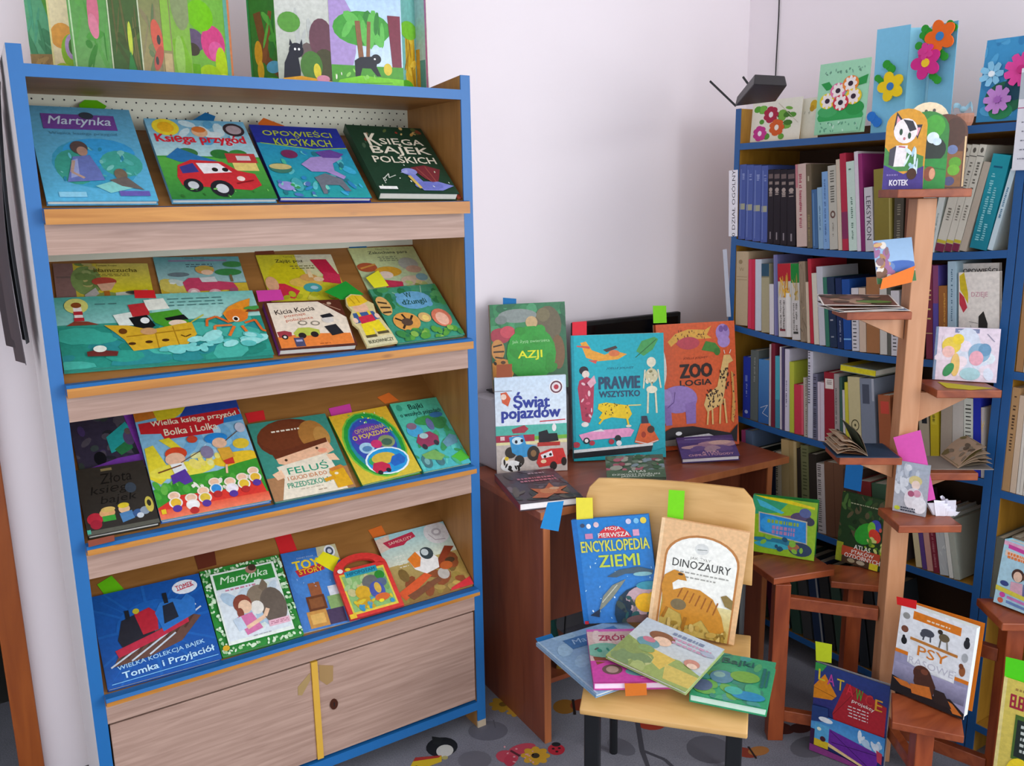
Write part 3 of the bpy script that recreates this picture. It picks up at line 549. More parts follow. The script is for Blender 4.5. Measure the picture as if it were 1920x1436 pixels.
rb(1, 'square brown-bordered board book with toy cars on an orange road', [(491, 565), (637, 563), (671, 648), (528, 662)], .020, '#5a2c20', [
    ('p', [(4, 2), (70, 3), (100, 40), (97, 96), (3, 97)], '#ecdcc8'), ('p', [(68, 0), (100, 0), (100, 30)], '#5a2c20'), ('e', 84, 8, 3, 3, '#c8a890'), ('l', [(76, 8), (96, 24)], 1.5, '#a8806a'), ('p', [(3, 74), (40, 70), (97, 74), (97, 96), (3, 97)], '#e8823a'),
    ('t', 'Kicia Kocia', 36, 20, 52, 10, '#3a2c28', {'rot': 6, 'b': .012}), ('t', 'poznaje', 34, 31, 28, 7, '#c8603c', {'rot': 6}), ('t', 'policjanta', 38, 40, 36, 7, '#c8603c', {'rot': 6}), ('p', [(4, 64), (14, 62), (22, 66), (21, 74), (5, 76)], '#a03a44'), ('e', 12, 75, 4, 5, '#2a2424'), ('e', 12, 75, 2, 2.5, '#e8e0d8'), ('p', [(24, 68), (32, 58), (46, 58), (58, 64), (57, 74), (26, 76)], '#b8c050'), ('e', 34, 74, 5, 6, '#2a2424'), ('e', 50, 73, 5, 6, '#2a2424'), ('r', 22, 78, 34, 96, '#4a4a6a'), ('r', 24, 82, 32, 86, '#a8a8c8'), ('e', 40, 48, 6, 5, '#8a8070'), ('e', 40, 48, 4, 3, '#ecdcc8'), ('e', 56, 50, 6, 5, '#8a8070'), ('e', 56, 50, 4, 3, '#ecdcc8'), ('e', 74, 44, 8, 7, '#d8d0c8'), ('p', [(66, 34), (80, 30), (84, 38), (68, 40)], '#22242a'), ('p', [(66, 58), (82, 54), (88, 74), (72, 78)], '#26262c'), *lines(52, 92, 66, 1, 2, '#a85a28', 1.5)], off=OFF2, spine='#7a2f86')
rm(1, 'pink paper marker at the corner of the toy cars book', [(480, 545), (526, 543), (533, 562), (485, 566)], PNK, OFF2+.0105)
# shaped board book: a builder with a yellow helmet
p0, n = PLANES[1]; OFFK = .0275
o_, ux, uy, w_, h_ = rect_from([(638, 556), (690, 549), (748, 640), (677, 652)], p0+n*(OFFK+.007), n)
kb = thing('shaped_board_book', 'board book cut in the shape of a builder in yellow helmet and trousers', 'book', mtx=frame(o_-n*.007, ux, uy))
ol = [(8, 0), (100, 0), (99, 22), (92, 52), (86, 60), (94, 78), (80, 86), (72, 98), (44, 102), (24, 96), (16, 84), (22, 70), (8, 60), (4, 46), (12, 36), (10, 20)]
MB().prism([(x*w_/100, y*h_/100) for x, y in ol], 0, .007, 'z', hexc('#d8c890')).build('board', M['print'], kb)
am = MB(); art_mesh(am, w_, h_, [('r', 12, 84, 98, 100, '#d8d0a8'), ('e', 50, 27, 22, 14, '#e8b898'), ('p', [(18, 22), (24, 6), (46, 0), (72, 4), (82, 16), (50, 22)], '#e8c02a'), ('l', [(34, 5), (40, 18)], 3, '#c89a1c'), ('l', [(52, 3), (56, 17)], 3, '#c89a1c'), ('p', [(18, 36), (80, 36), (88, 52), (12, 56)], '#3f5f92'), ('p', [(30, 34), (38, 34), (40, 56), (32, 56)], '#e8c838'), ('p', [(62, 34), (70, 34), (72, 52), (64, 54)], '#e8c838'), ('p', [(28, 44), (72, 42), (74, 56), (28, 60)], '#cc3048'), ('p', [(24, 58), (82, 54), (88, 76), (58, 78), (54, 66), (50, 80), (22, 80)], '#ecd428'), ('e', 16, 50, 7, 5, '#f0c8b0'), ('e', 84, 46, 7, 5, '#f0c8b0'), ('r', 20, 80, 52, 85, '#5a5034'), ('r', 58, 76, 92, 81, '#5a5034'), ('t', 'BUDOWNICZY', 56, 93, 74, 6, '#5a5a40', {'b': .01})], .007); am.build('cover_print', M['print'], kb)
rm(1, 'dark green paper marker behind the yellow-helmeted builder book', [(608, 547), (648, 527), (682, 552), (640, 562)], GRN, OFFK)
rb(1, 'jungle board book with tiger and monkey around a blue cloud', [(684, 541), (813, 534), (875, 627), (751, 642)], .009, '#3f8a6a', [
    ('g', 0, 0, 100, 100, '#4a9a78', '#3f9a80'), ('s', 30, 0, 0, 100, 36, 4, 9, ['#2f7a4a', '#4a9a58', '#3a8a70', '#5aa868']), ('l', [(30, 10), (60, 34)], 1.4, '#9ac8b0'), ('l', [(76, 2), (70, 20)], 1.4, '#9ac8b0'), ('e', 55, 28, 26, 17, '#6aa8d0'), ('s', 12, 34, 16, 76, 40, 5, 8, ['#6aa8d0', '#72b0d8']), ('t', 'W', 50, 18, 10, 10, '#2a5a50', {'b': .01}), ('t', 'dżungli', 54, 32, 36, 13, '#2a5a50', {'b': .01}),
    ('e', 8, 34, 10, 18, '#e0b068'), ('l', [(2, 26), (14, 30)], 3, '#4a3a28'), ('l', [(2, 36), (16, 38)], 3, '#4a3a28'), ('l', [(2, 46), (14, 46)], 3, '#4a3a28'), ('e', 28, 66, 19, 17, '#e0a050'), ('l', [(14, 58), (22, 64)], 3, '#3a2a20'), ('l', [(26, 52), (28, 60)], 3, '#3a2a20'), ('l', [(40, 56), (34, 64)], 3, '#3a2a20'), ('l', [(18, 78), (24, 70)], 3, '#3a2a20'), ('e', 28, 67, 8, 7, '#5a4438'), ('e', 56, 62, 9, 9, '#d8b070'), ('e', 57, 63, 5, 5, '#f0d078'), ('e', 80, 66, 14, 17, '#d87a60'), ('e', 80, 68, 9, 12, '#f0b8a0'), ('s', 26, 10, 82, 98, 100, 3, 7, ['#5aa040', '#3f8a48', '#8ab850', '#2f7a50'])], off=OFF2)
rm(1, 'yellow paper marker above the jungle board book', [(686, 521), (709, 507), (729, 536), (702, 540)], '#f4ee30', OFF2+.0095)
# --- row 3
rb(2, 'dark purple castle storybook half hidden behind a black book', [(132, 788), (249, 774), (275, 870), (147, 895)], .006, '#33224a', [
    ('r', 0, 0, 100, 100, '#3a3448'), ('s', 26, 0, 0, 90, 90, 5, 12, ['#2a2c34', '#3f4a4a', '#4a3a6a', '#3a4440', '#56505c']), ('p', [(50, 40), (84, 16), (90, 30), (86, 58), (52, 70)], '#2aa6a6'), ('p', [(58, 64), (86, 46), (86, 66), (66, 76)], '#2f7a48'), ('e', 84, 46, 9, 14, '#5a4a70'), ('e', 84, 34, 5, 6, '#6a5a58'), ('e', 34, 76, 9, 12, '#14161c'), ('p', [(84, 0), (100, 0), (100, 80), (94, 82)], '#8a3fb0'), ('p', [(0, 94), (60, 80), (100, 78), (100, 100), (0, 100)], '#7a3fa8')], soft=True)
rb(2, 'black fairy-tale book with grey script title and little toy figures', [(144, 881), (271, 862), (299, 986), (162, 1018)], .014, '#2c2820', [
    ('g', 0, 0, 100, 100, '#35302a', '#302c28'), ('r', 36, 4, 52, 8, '#8a7a50'), ('t', 'Złota', 54, 20, 46, 16, '#161412', {'i': .2}), ('t', 'księga', 46, 38, 62, 16, '#161412', {'i': .2}), ('t', 'bajek', 52, 54, 52, 15, '#161412', {'i': .2}), ('e', 72, 40, 8, 8, '#3a4450'),
    ('e', 14, 78, 11, 9, '#b8283a'), ('e', 14, 86, 8, 7, '#a02034'), ('e', 32, 72, 11, 7, '#e0a870'), ('e', 34, 67, 10, 4, '#d8b868'), ('r', 24, 76, 42, 84, '#3a9a3a'), ('e', 56, 70, 8, 7, '#e0b890'), ('e', 56, 65, 8, 4, '#d8c030'), ('p', [(48, 76), (66, 74), (68, 86), (50, 90)], '#4f80b0'), ('e', 74, 80, 8, 6, '#3a5a8a'), ('e', 84, 78, 7, 6, '#8a98a8'), ('e', 92, 70, 6, 12, '#c8b850'), ('e', 92, 68, 3, 5, '#302c20'), ('e', 76, 84, 5, 4, '#c8d0d8'), ('r', 0, 94, 100, 100, '#58584e'), ('r', 0, 92, 5, 98, '#4aa890')], off=.0072, spine='#1c1914')
rm(2, 'reddish brown paper marker at the left end of the third ledge', [(165, 1014), (214, 1003), (215, 1014), (166, 1026)], '#8f4a38', .0262)
rb(2, 'bright storybook with two running boys on a sunny meadow', [(253, 773), (446, 749), (507, 944), (300, 988)], .012, '#4a78b8', [
    ('g', 0, 0, 100, 100, '#78b8e0', '#a8d0e4'), ('s', 12, 30, 28, 95, 50, 6, 12, ['#90c8e8', '#b8dcf0', '#70b0dc']), ('p', [(0, 0), (40, 0), (20, 8), (0, 10)], '#d07828'), ('p', [(18, 0), (56, 0), (30, 14), (20, 12)], '#e0cc2a'), ('p', [(50, 0), (100, 0), (100, 10), (36, 16)], '#2a48a0'), ('p', [(2, 12), (98, 8), (100, 18), (80, 22), (70, 24), (66, 28), (22, 30), (20, 24), (2, 22)], '#c8262e'), ('r', 22, 24, 68, 30, '#c8262e'),
    ('t', 'Wielka księga przygód', 54, 14.5, 82, 6.5, '#f4ead0', {'b': .02}), ('t', 'Bolka i Lolka', 48, 23.5, 50, 6.5, '#f4ead0', {'b': .02}), ('p', [(82, 17), (100, 15), (100, 21), (80, 22)], '#2f80c8'), ('p', [(2, 36), (10, 34), (20, 62), (8, 70), (0, 64)], '#e8d838'), ('p', [(16, 30), (26, 29), (36, 42), (28, 42)], '#e8d838'), ('e', 90, 44, 8, 5, '#e8c83a'), ('e', 84, 58, 26, 7, '#ecc430'), ('e', 30, 60, 30, 7, '#ece050'), ('s', 10, 40, 48, 70, 58, 3, 6, ['#e8e8a0', '#f0e070']),
    ('p', [(0, 74), (30, 66), (60, 66), (80, 62), (100, 60), (100, 100), (0, 100)], '#3f9a34'), ('s', 16, 0, 70, 96, 84, 3, 7, ['#52ac40', '#358a2c', '#6ab84a']), ('s', 8, 8, 74, 96, 82, 2, 3, ['#f0ece0']), ('p', [(0, 90), (20, 82), (60, 84), (96, 78), (100, 100), (0, 100)], '#dc3a30'), ('g', 0, 92, 100, 100, '#e85a40', '#f08060'),
    ('e', 28, 45, 10, 6, '#d84a2a'), ('e', 26, 50, 9, 6, '#f0c0a0'), ('p', [(20, 54), (32, 54), (34, 62), (22, 64)], '#eef0f0'), ('p', [(18, 64), (32, 60), (36, 72), (28, 74), (24, 70), (18, 72)], '#5a3a9a'), ('l', [(8, 60), (30, 56)], 1.5, '#7a4a28'), ('l', [(30, 54), (50, 46)], .9, '#6a4a30'), ('e', 68, 36, 11, 5, '#2a8ad8'), ('e', 70, 41, 7, 5, '#f0c0a0'), ('p', [(66, 46), (78, 46), (80, 56), (68, 58)], '#e0a83a'), ('p', [(68, 58), (78, 56), (78, 62), (70, 62)], '#d03a30'), ('l', [(76, 40), (94, 30)], .9, '#6a4a30'), ('e', 94, 29, 5, 5, '#c8c8d8'), ('e', 56, 48, 6, 6, '#8a80a0'), ('e', 46, 34, 5, 3.5, '#d04a30'), ('l', [(70, 62), (68, 70)], 2, '#f0c0a0'),
    *[q for i, (x, y, c) in enumerate(((16, 88, '#e8b838'), (30, 92, '#f0f0f0'), (42, 88, '#e0c040'), (54, 82, '#3a90d8'), (68, 84, '#f0e8f0'), (80, 82, '#e8c038'), (92, 78, '#e8b838'))) for q in (('e', x, y-6, 5.5, 3.8, '#f4e4d4'), ('e', x, y-6, 4, 3, '#f0c4a4'), ('e', x, y, 6, 4.5, '#f0e8e0'), ('e', x, y, 4.5, 3.8, c), ('e', x, y+5, 4, 3, ('#5a3a9a', '#b83030')[i % 2]))], ('r', 2, 92, 6, 96, '#e8c828')], spine='#2a5aa0', off=.0072)
rm(2, 'lime green paper marker on the running boys storybook', [(258, 806), (295, 802), (297, 828), (262, 831)], LIME, .0135)
rm(2, 'red paper marker between the running boys and the paper-holding boy', [(459, 775), (494, 769), (498, 787), (466, 793)], RED)
rb(2, 'teal picture book of a brown-haired boy holding up a paper sheet', [(466, 796), (612, 774), (665, 914), (514, 945)], .011, '#3c8a7c', [
    ('r', 0, 0, 100, 72, '#3f8f80'), ('r', 0, 72, 100, 100, '#b08058'), ('e', 46, 26, 42, 26, '#6a3420'), ('e', 40, 22, 34, 20, '#733a22'), ('e', 74, 26, 18, 20, '#b0783a'), ('e', 84, 30, 10, 14, '#c08c48'), ('p', [(18, 44), (88, 34), (92, 50), (74, 56), (30, 60), (20, 56)], '#f0bc98'), ('e', 30, 53, 1.8, 1.6, '#4a3020'), ('e', 72, 44, 1.8, 1.6, '#4a3020'), ('e', 78, 48, 6, 3, '#f0a080'), ('p', [(16, 42), (88, 32), (88, 38), (18, 50)], '#6a3420'), *lines(24, 14, 60, 1, 2, '#f0e4d0', 2),
    ('p', [(16, 60), (82, 52), (90, 100), (10, 100), (20, 76)], '#eee2cc'), ('p', [(8, 68), (20, 64), (22, 74), (12, 76)], '#f4c8a4'), ('p', [(80, 54), (90, 54), (94, 64), (82, 62)], '#f4c8a4'), ('t', 'FELUŚ', 52, 66, 50, 11, '#2f9a78', {'b': .012}), ('t', 'I GUCIO IDĄ DO', 48, 77, 48, 6.5, '#d08048', {'b': .01}), ('t', 'PRZEDSZKOLA', 47, 85, 52, 6.5, '#48a080', {'b': .01}), *lines(34, 91, 62, 1, 2, '#b8a890', .7), *lines(54, 95, 66, 1, 2, '#b09a80', 1.2),
    ('p', [(76, 76), (94, 74), (98, 97), (78, 98)], '#e0a820'), ('e', 85, 78, 10, 6, '#e0a820'), ('l', [(66, 86), (80, 84)], 5, '#d89a1c'), ('e', 83, 80, 2.5, 1.6, '#f0e0c0'), ('p', [(76, 73), (92, 70), (96, 74), (78, 77)], '#d08038')], spine='#2c6a5c')
rb(2, 'green oval-framed book of vehicle stories with a rainbow border', [(623, 783), (729, 757), (784, 884), (674, 911)], .012, '#4aa03a', [
    ('g', 0, 0, 100, 100, '#e0b030', '#d8c040'), ('e', 50, 50, 49, 48, '#7ac040'), ('e', 50, 50, 46, 46, '#2a9a40'), ('e', 50, 50, 40, 40, '#2a90a0'), ('e', 50, 46, 36, 34, '#3a50b0'), ('e', 50, 38, 30, 18, '#6a3fa8'), ('t', 'OPOWIADANIA', 54, 28, 52, 6, '#d8c04a', {'rot': 4}), ('t', 'O POJAZDACH', 54, 37, 68, 8, '#e8d048', {'rot': 4, 'b': .02}), ('e', 34, 54, 12, 8, '#a8d0e8'), ('e', 34, 55, 8, 4, '#5a88b8'), ('e', 70, 50, 14, 9, '#8a9a68'), ('e', 70, 51, 9, 5, '#486a58'), ('e', 52, 51, 9, 6, '#d03a70'),
    ('e', 56, 76, 36, 19, '#e8f4f8'), ('e', 56, 76, 33, 17, '#2a9ad8'), ('e', 36, 74, 10, 6, '#3aa860'), ('e', 52, 72, 20, 8, '#d8b848'), ('p', [(26, 84), (32, 76), (46, 76), (56, 82), (54, 90), (30, 90)], '#c83050'), ('p', [(58, 80), (66, 72), (80, 70), (86, 78), (80, 84), (62, 86)], '#2a68c0'), ('e', 36, 90, 4, 3, '#2a2a30'), ('e', 50, 89, 4, 3, '#2a2a30'), ('s', 16, 6, 4, 94, 20, 1, 2, ['#f0e848', '#e8f0c0', '#58d058'])], spine='#2f7a30')
rm(2, 'pink paper marker above the oval-framed vehicle stories', [(616, 766), (656, 757), (660, 773), (622, 782)], PNK)
rb(2, 'turquoise storybook of cheerful cars and tractors in a green valley', [(736, 757), (819, 744), (884, 866), (792, 886)], .012, '#4ab090', [
    ('g', 0, 0, 100, 100, '#56c09c', '#50b8c0'), ('e', 14, 8, 6, 5, '#3a9a80'), ('t', 'Bajki', 48, 10, 30, 10, '#1c4a40', {'b': .02}), ('t', 'o wesołych pojazdach', 52, 20, 86, 8, '#1c4a40', {'b': .015}), ('s', 24, 0, 28, 100, 96, 5, 11, ['#48b080', '#58c0a8', '#40a878', '#60c8c0', '#3f9a60']), ('e', 60, 32, 30, 7, '#3f9a50'), ('e', 22, 44, 16, 9, '#4aa8d8'), ('e', 20, 37, 10, 5, '#8a6a80'), ('e', 76, 38, 14, 9, '#3f8a50'), ('e', 80, 26, 14, 4, '#3a78b0'),
    ('p', [(14, 60), (24, 50), (50, 48), (62, 56), (58, 66), (22, 70)], '#9a4060'), ('e', 34, 53, 9, 4, '#a8c8c8'), ('e', 26, 68, 5, 4, '#3a3a44'), ('e', 52, 65, 5, 4, '#3a3a44'), ('p', [(64, 66), (86, 56), (98, 60), (94, 70), (68, 74)], '#6a9ab0'), ('e', 16, 88, 10, 9, '#4a7a80'), ('e', 16, 88, 5, 4.5, '#78b0b0'), ('e', 42, 90, 8, 7, '#4a7a80'), ('p', [(12, 78), (40, 74), (56, 84), (44, 90), (16, 84)], '#7ab060'), ('e', 58, 38, 7, 9, '#6a70a0')], spine='#2f8a70')
rm(2, 'orange paper marker above the turquoise car storybook', [(707, 745), (729, 736), (748, 751), (722, 757)], ORG)
rm(2, 'lime green paper marker stuck on the turquoise car storybook', [(846, 856), (866, 842), (881, 858), (862, 866)], '#52b83a', .0135)
# --- row 4
rb(3, 'wide blue book with railway tracks and white title lettering', [(175, 1120), (375, 1073), (412, 1233), (196, 1298)], .014, '#1a50a0', [
    ('r', 0, 0, 100, 100, '#1a56a8'), *[('l', [(46, 46), (46+90*math.cos(a*.3927), 46+80*math.sin(a*.3927))], 2.6, '#1f62b4') for a in range(16)], ('e', 50, 44, 34, 26, '#1f62b6'), ('e', 84, 12, 12, 8, '#e8f0f8'), ('t', 'TOMEK', 84, 11, 17, 6, '#c83048', {'rot': 8, 'b': .02}), ('l', [(76, 15), (92, 12)], .8, '#c83048'),
    ('p', [(8, 80), (20, 60), (84, 44), (92, 48), (70, 70), (40, 78)], '#6a4a40'), *[('l', [(12+i*9, 78-i*3.0), (22+i*9, 66-i*3.0)], 2, '#54382f') for i in range(8)], ('l', [(6, 80), (40, 62), (90, 34)], 1.6, '#c8d4e0'), ('l', [(24, 78), (56, 60), (94, 38)], 1.6, '#c8d4e0'), ('l', [(40, 76), (66, 60)], 1.6, '#c8d4e0'),
    ('p', [(16, 54), (22, 34), (42, 28), (50, 36), (48, 58), (20, 66)], '#2a2a34'), ('p', [(34, 30), (48, 26), (54, 34), (52, 52), (38, 54)], '#b82838'), ('p', [(12, 64), (50, 54), (80, 46), (80, 52), (50, 62), (14, 72)], '#c03048'), ('p', [(52, 34), (58, 24), (70, 22), (78, 26), (84, 20), (90, 28), (88, 44), (56, 56)], '#2f74c4'), ('p', [(60, 28), (70, 26), (72, 44), (58, 48)], '#262c3a'), ('r', 26, 24, 30, 34, '#20242c'), ('r', 62, 14, 66, 26, '#20242c'), ('e', 36, 27, 3, 3, '#c8b830'),
    ('t', 'WIELKA KOLEKCJA BAJEK', 50, 80, 78, 5.5, '#a8d4f4', {'rot': 4, 'b': .02}), ('t', 'Tomka i Przyjaciół', 55, 89.5, 82, 8.5, '#c0e4fa', {'rot': 3, 'b': .03}), ('l', [(4, 97), (98, 95)], .8, '#78b8e8')], spine='#163f84')
rm(3, 'lime green paper marker above the wide railway book', [(182, 1096), (209, 1079), (233, 1105), (197, 1117)], LIME)
rb(3, 'green vine-bordered storybook of a girl hugging a donkey', [(377, 1072), (523, 1039), (568, 1189), (414, 1233)], .013, '#2a8434', [
    ('r', 0, 0, 100, 100, '#2f8a38'), ('s', 40, 1, 1, 99, 7, 1.2, 2.4, ['#d8ecd0', '#a8d0a0']), ('s', 40, 1, 94, 99, 99, 1.2, 2.4, ['#d8ecd0', '#a8d0a0']), ('s', 50, 1, 2, 9, 98, 1.2, 2.4, ['#d8ecd0', '#a8d0a0']), ('s', 50, 91, 2, 99, 98, 1.2, 2.4, ['#d8ecd0', '#a8d0a0']),
    ('r', 10, 8, 90, 92, '#e8f0e8'), ('r', 13, 10, 87, 28, '#2f8a38'), ('t', 'Martynka', 49, 19.5, 60, 11, '#d4ecd0', {'i': .25, 'b': .01}), ('e', 60, 12, 7, 5, '#a87868'), ('e', 62, 10, 5, 4, '#4a342c'), ('r', 12, 28, 88, 88, '#dde6ec'), ('s', 14, 16, 32, 84, 84, 6, 11, ['#c8d8e4', '#b0c8dc', '#e8ecec', '#d8e4dc']), *lines(22, 30, 60, 1, 2, '#c88098', 1.8),
    ('e', 60, 46, 15, 14, '#8a7a68'), ('p', [(62, 36), (70, 26), (74, 34), (70, 46)], '#7a6a58'), ('e', 74, 60, 16, 22, '#6a5e54'), ('e', 54, 58, 8, 8, '#e8e4dc'), ('e', 38, 50, 11, 11, '#8a4838'), ('e', 40, 54, 8, 8, '#f0c8a8'), ('e', 33, 60, 4, 6, '#8a4838'), ('p', [(28, 64), (46, 62), (54, 82), (34, 86)], '#d878a8'), ('p', [(22, 66), (32, 64), (36, 78), (26, 80)], '#c8d8e8'), ('l', [(36, 78), (60, 70), (66, 62)], 5, '#f0c8a8'), ('r', 62, 76, 88, 83, '#e8b8c8'), *lines(64, 78, 86, 2, 2, '#b86880', .8), *lines(40, 88, 62, 1, 2, '#a8a8b0', 1), ('e', 6, 94, 4, 3, '#d8a828')], spine='#1d6a28')
rm(3, 'brown paper marker above the vine-bordered storybook', [(364, 1042), (402, 1032), (406, 1059), (372, 1068)], '#6a2f1c')
rb(3, 'narrow blue book with yellow and red title, between the vine-bordered and handled books', [(524, 1041), (640, 1015), (662, 1163), (572, 1187)], .006, '#3a70b8', [
    ('g', 0, 0, 100, 100, '#3a72bc', '#4a80c8'), ('e', 50, 40, 46, 30, '#4a84cc'), ('p', [(64, 0), (100, 0), (100, 22), (78, 20), (62, 12)], '#c8c098'), ('e', 86, 8, 10, 8, '#e8eaf0'), ('e', 86, 8, 7, 5.6, '#4a5468'), ('e', 86, 8, 4, 3, '#d8dce8'), ('t', 'DISNEY PIXAR', 40, 10, 30, 2, '#a8c0e0'), ('p', [(16, 25), (66, 21), (68, 30), (20, 34)], '#c03040'), ('t', 'TOY', 38, 19, 46, 11, '#f2d030', {'b': .05}), ('t', 'STORY', 43, 28, 42, 6, '#f0c828', {'b': .03}),
    ('r', 20, 60, 52, 78, '#6a3a20'), ('r', 24, 63, 48, 75, '#8a5430'), ('r', 14, 78, 48, 98, '#c89048'), ('r', 19, 82, 43, 94, '#e0b060'), ('r', 48, 80, 78, 98, '#4a3a58'), ('r', 56, 64, 80, 80, '#88a868'), ('r', 62, 52, 82, 64, '#d8dce4'), ('r', 30, 44, 50, 60, '#9a5a38'), ('s', 10, 5, 34, 96, 50, .6, 1.2, ['#a8c8f0'])], off=.0006, spine='#2a4a80')
rm(3, 'red paper marker above the narrow blue book with yellow title', [(515, 1008), (545, 1000), (557, 1031), (526, 1040)], RED)
# board book with a carrying handle
p0, n = PLANES[3]; o_, ux, uy, w_, h_ = rect_from([(622, 1062), (719, 1037), (757, 1134), (656, 1163)], p0+n*(.0114+.010), n)
hb = thing('handle_board_book', 'red arch-topped board book with a cut-out carrying handle and hippopotamus title', 'book', mtx=frame(o_-n*.010, ux, uy))
def arch(k, hole):
    P = []
    for i in range(13):
        a = math.pi*i/12; P.append((50+50*math.cos(a)*k, 82+30*math.sin(a)*k))
    return P
mb = MB(); outer = [(0, 0), (100, 0)]+arch(1.0, 0); S_ = lambda P: [(x*w_/100, y*h_/100) for x, y in P]
inner = []
for i in range(13):
    a = math.pi*i/12; inner.append((50+26*math.cos(a), 90+10*math.sin(a)))
body = [(0, 0), (100, 0), (100, 82), (90, 88), (76, 88), (24, 88), (10, 88), (0, 82)]
mb.prism(S_(body), 0, .010, 'z', hexc('#d83a34'))
rim_o = [(50+50*math.cos(math.pi*i/12), 82+30*math.sin(math.pi*i/12)) for i in range(13)]; rim_i = [(50+30*math.cos(math.pi*i/12), 88+13*math.sin(math.pi*i/12)) for i in range(13)]
for i in range(12): mb.prism(S_([rim_i[i], rim_o[i], rim_o[i+1], rim_i[i+1]]), 0, .010, 'z', hexc('#d83a34'))
mb.build('board', M['print'], hb)
am = MB(); art_mesh(am, w_, h_, [('r', 8, 20, 92, 94, '#e0c848'), ('r', 11, 24, 89, 90, '#8ab870'), ('s', 20, 14, 28, 86, 60, 4, 8, ['#a8c88a', '#7aa860', '#c8c088', '#6a9a78']), ('r', 18, 17, 78, 28, '#2a98b0'), ('t', 'HIPOPOTAM', 48, 22.5, 52, 6, '#1c5a78', {'b': .03}), ('e', 58, 46, 16, 14, '#6a6a68'), ('e', 78, 36, 9, 8, '#2f8a30'), ('e', 76, 50, 10, 8, '#5a6a88'), ('e', 38, 60, 14, 12, '#d8a828'), ('e', 34, 78, 16, 10, '#c89a20'), ('e', 64, 62, 14, 16, '#4a58a8'), ('e', 66, 58, 6, 10, '#d8b048'), ('e', 68, 76, 14, 7, '#d86a30'), ('s', 16, 14, 74, 86, 88, 3, 6, ['#3a90c0', '#d8c030', '#5aa0b0', '#c8a028']), ('e', 64, 82, 5, 3, '#f0d828'), ('e', 12, 14, 5, 4, '#f0e0d8'), ('e', 26, 14, 5, 3, '#e8c030'), ('r', 0, 92, 12, 100, '#e8c030')], .010); am.build('cover_print', M['print'], hb)
rm(3, 'yellow paper marker behind the handled board book', [(590, 1052), (606, 1034), (636, 1046), (625, 1072)], YEL, .0074)
rb(3, 'tan and sky-coloured book with an orange and white propeller aeroplane', [(700, 1009), (832, 977), (886, 1095), (757, 1135)], .010, '#b08a58', [
    ('g', 0, 0, 100, 50, '#9ccad0', '#d8d8c0'), ('g', 0, 46, 100, 100, '#b8a060', '#8a6a34'), ('p', [(0, 4), (20, 0), (16, 20), (0, 24)], '#d8c0b0'), ('p', [(8, 10), (52, 4), (54, 12), (40, 16), (34, 20), (14, 20)], '#b8304a'), ('t', 'SAMOLOTY', 32, 12.5, 34, 4, '#e8c8b8', {'rot': 4}), ('e', 84, 14, 18, 17, '#d8d4d4'), ('l', [(72, 14), (78, 24), (92, 26)], 1, '#a89aa0'), ('e', 84, 13, 7, 6, '#b8b0b4'), ('e', 84, 13, 4, 3, '#e8e4e4'), ('s', 24, 0, 50, 100, 98, 5, 11, ['#a88a48', '#c0a050', '#7a6030', '#98803c', '#8a4a28']),
    ('p', [(86, 36), (98, 40), (66, 66), (58, 64)], '#8a3a20'), ('p', [(30, 42), (44, 34), (60, 36), (70, 50), (66, 64), (46, 68), (34, 58)], '#e8e4e0'), ('p', [(30, 42), (44, 34), (48, 44), (42, 56), (34, 56)], '#e07a28'), ('e', 58, 40, 9, 9, '#3a4448'), ('e', 56, 38, 5, 5, '#c8d0d0'), ('p', [(0, 84), (44, 66), (52, 72), (6, 96)], '#d8582a'), ('p', [(10, 90), (60, 76), (62, 82), (16, 98)], '#7a4a30'), ('e', 68, 74, 8, 8, '#b8b0a8'), *lines(14, 34, 28, 5, 4, '#e8e4d8', 1), ('e', 84, 58, 7, 4, '#4a3420'), ('e', 76, 64, 9, 6, '#b85a28'), ('p', [(70, 96), (100, 88), (100, 100), (66, 100)], '#d03038')], spine='#7a2020')
rm(3, 'orange paper marker above the propeller aeroplane book', [(690, 994), (715, 985), (724, 1002), (700, 1009)], ORG)
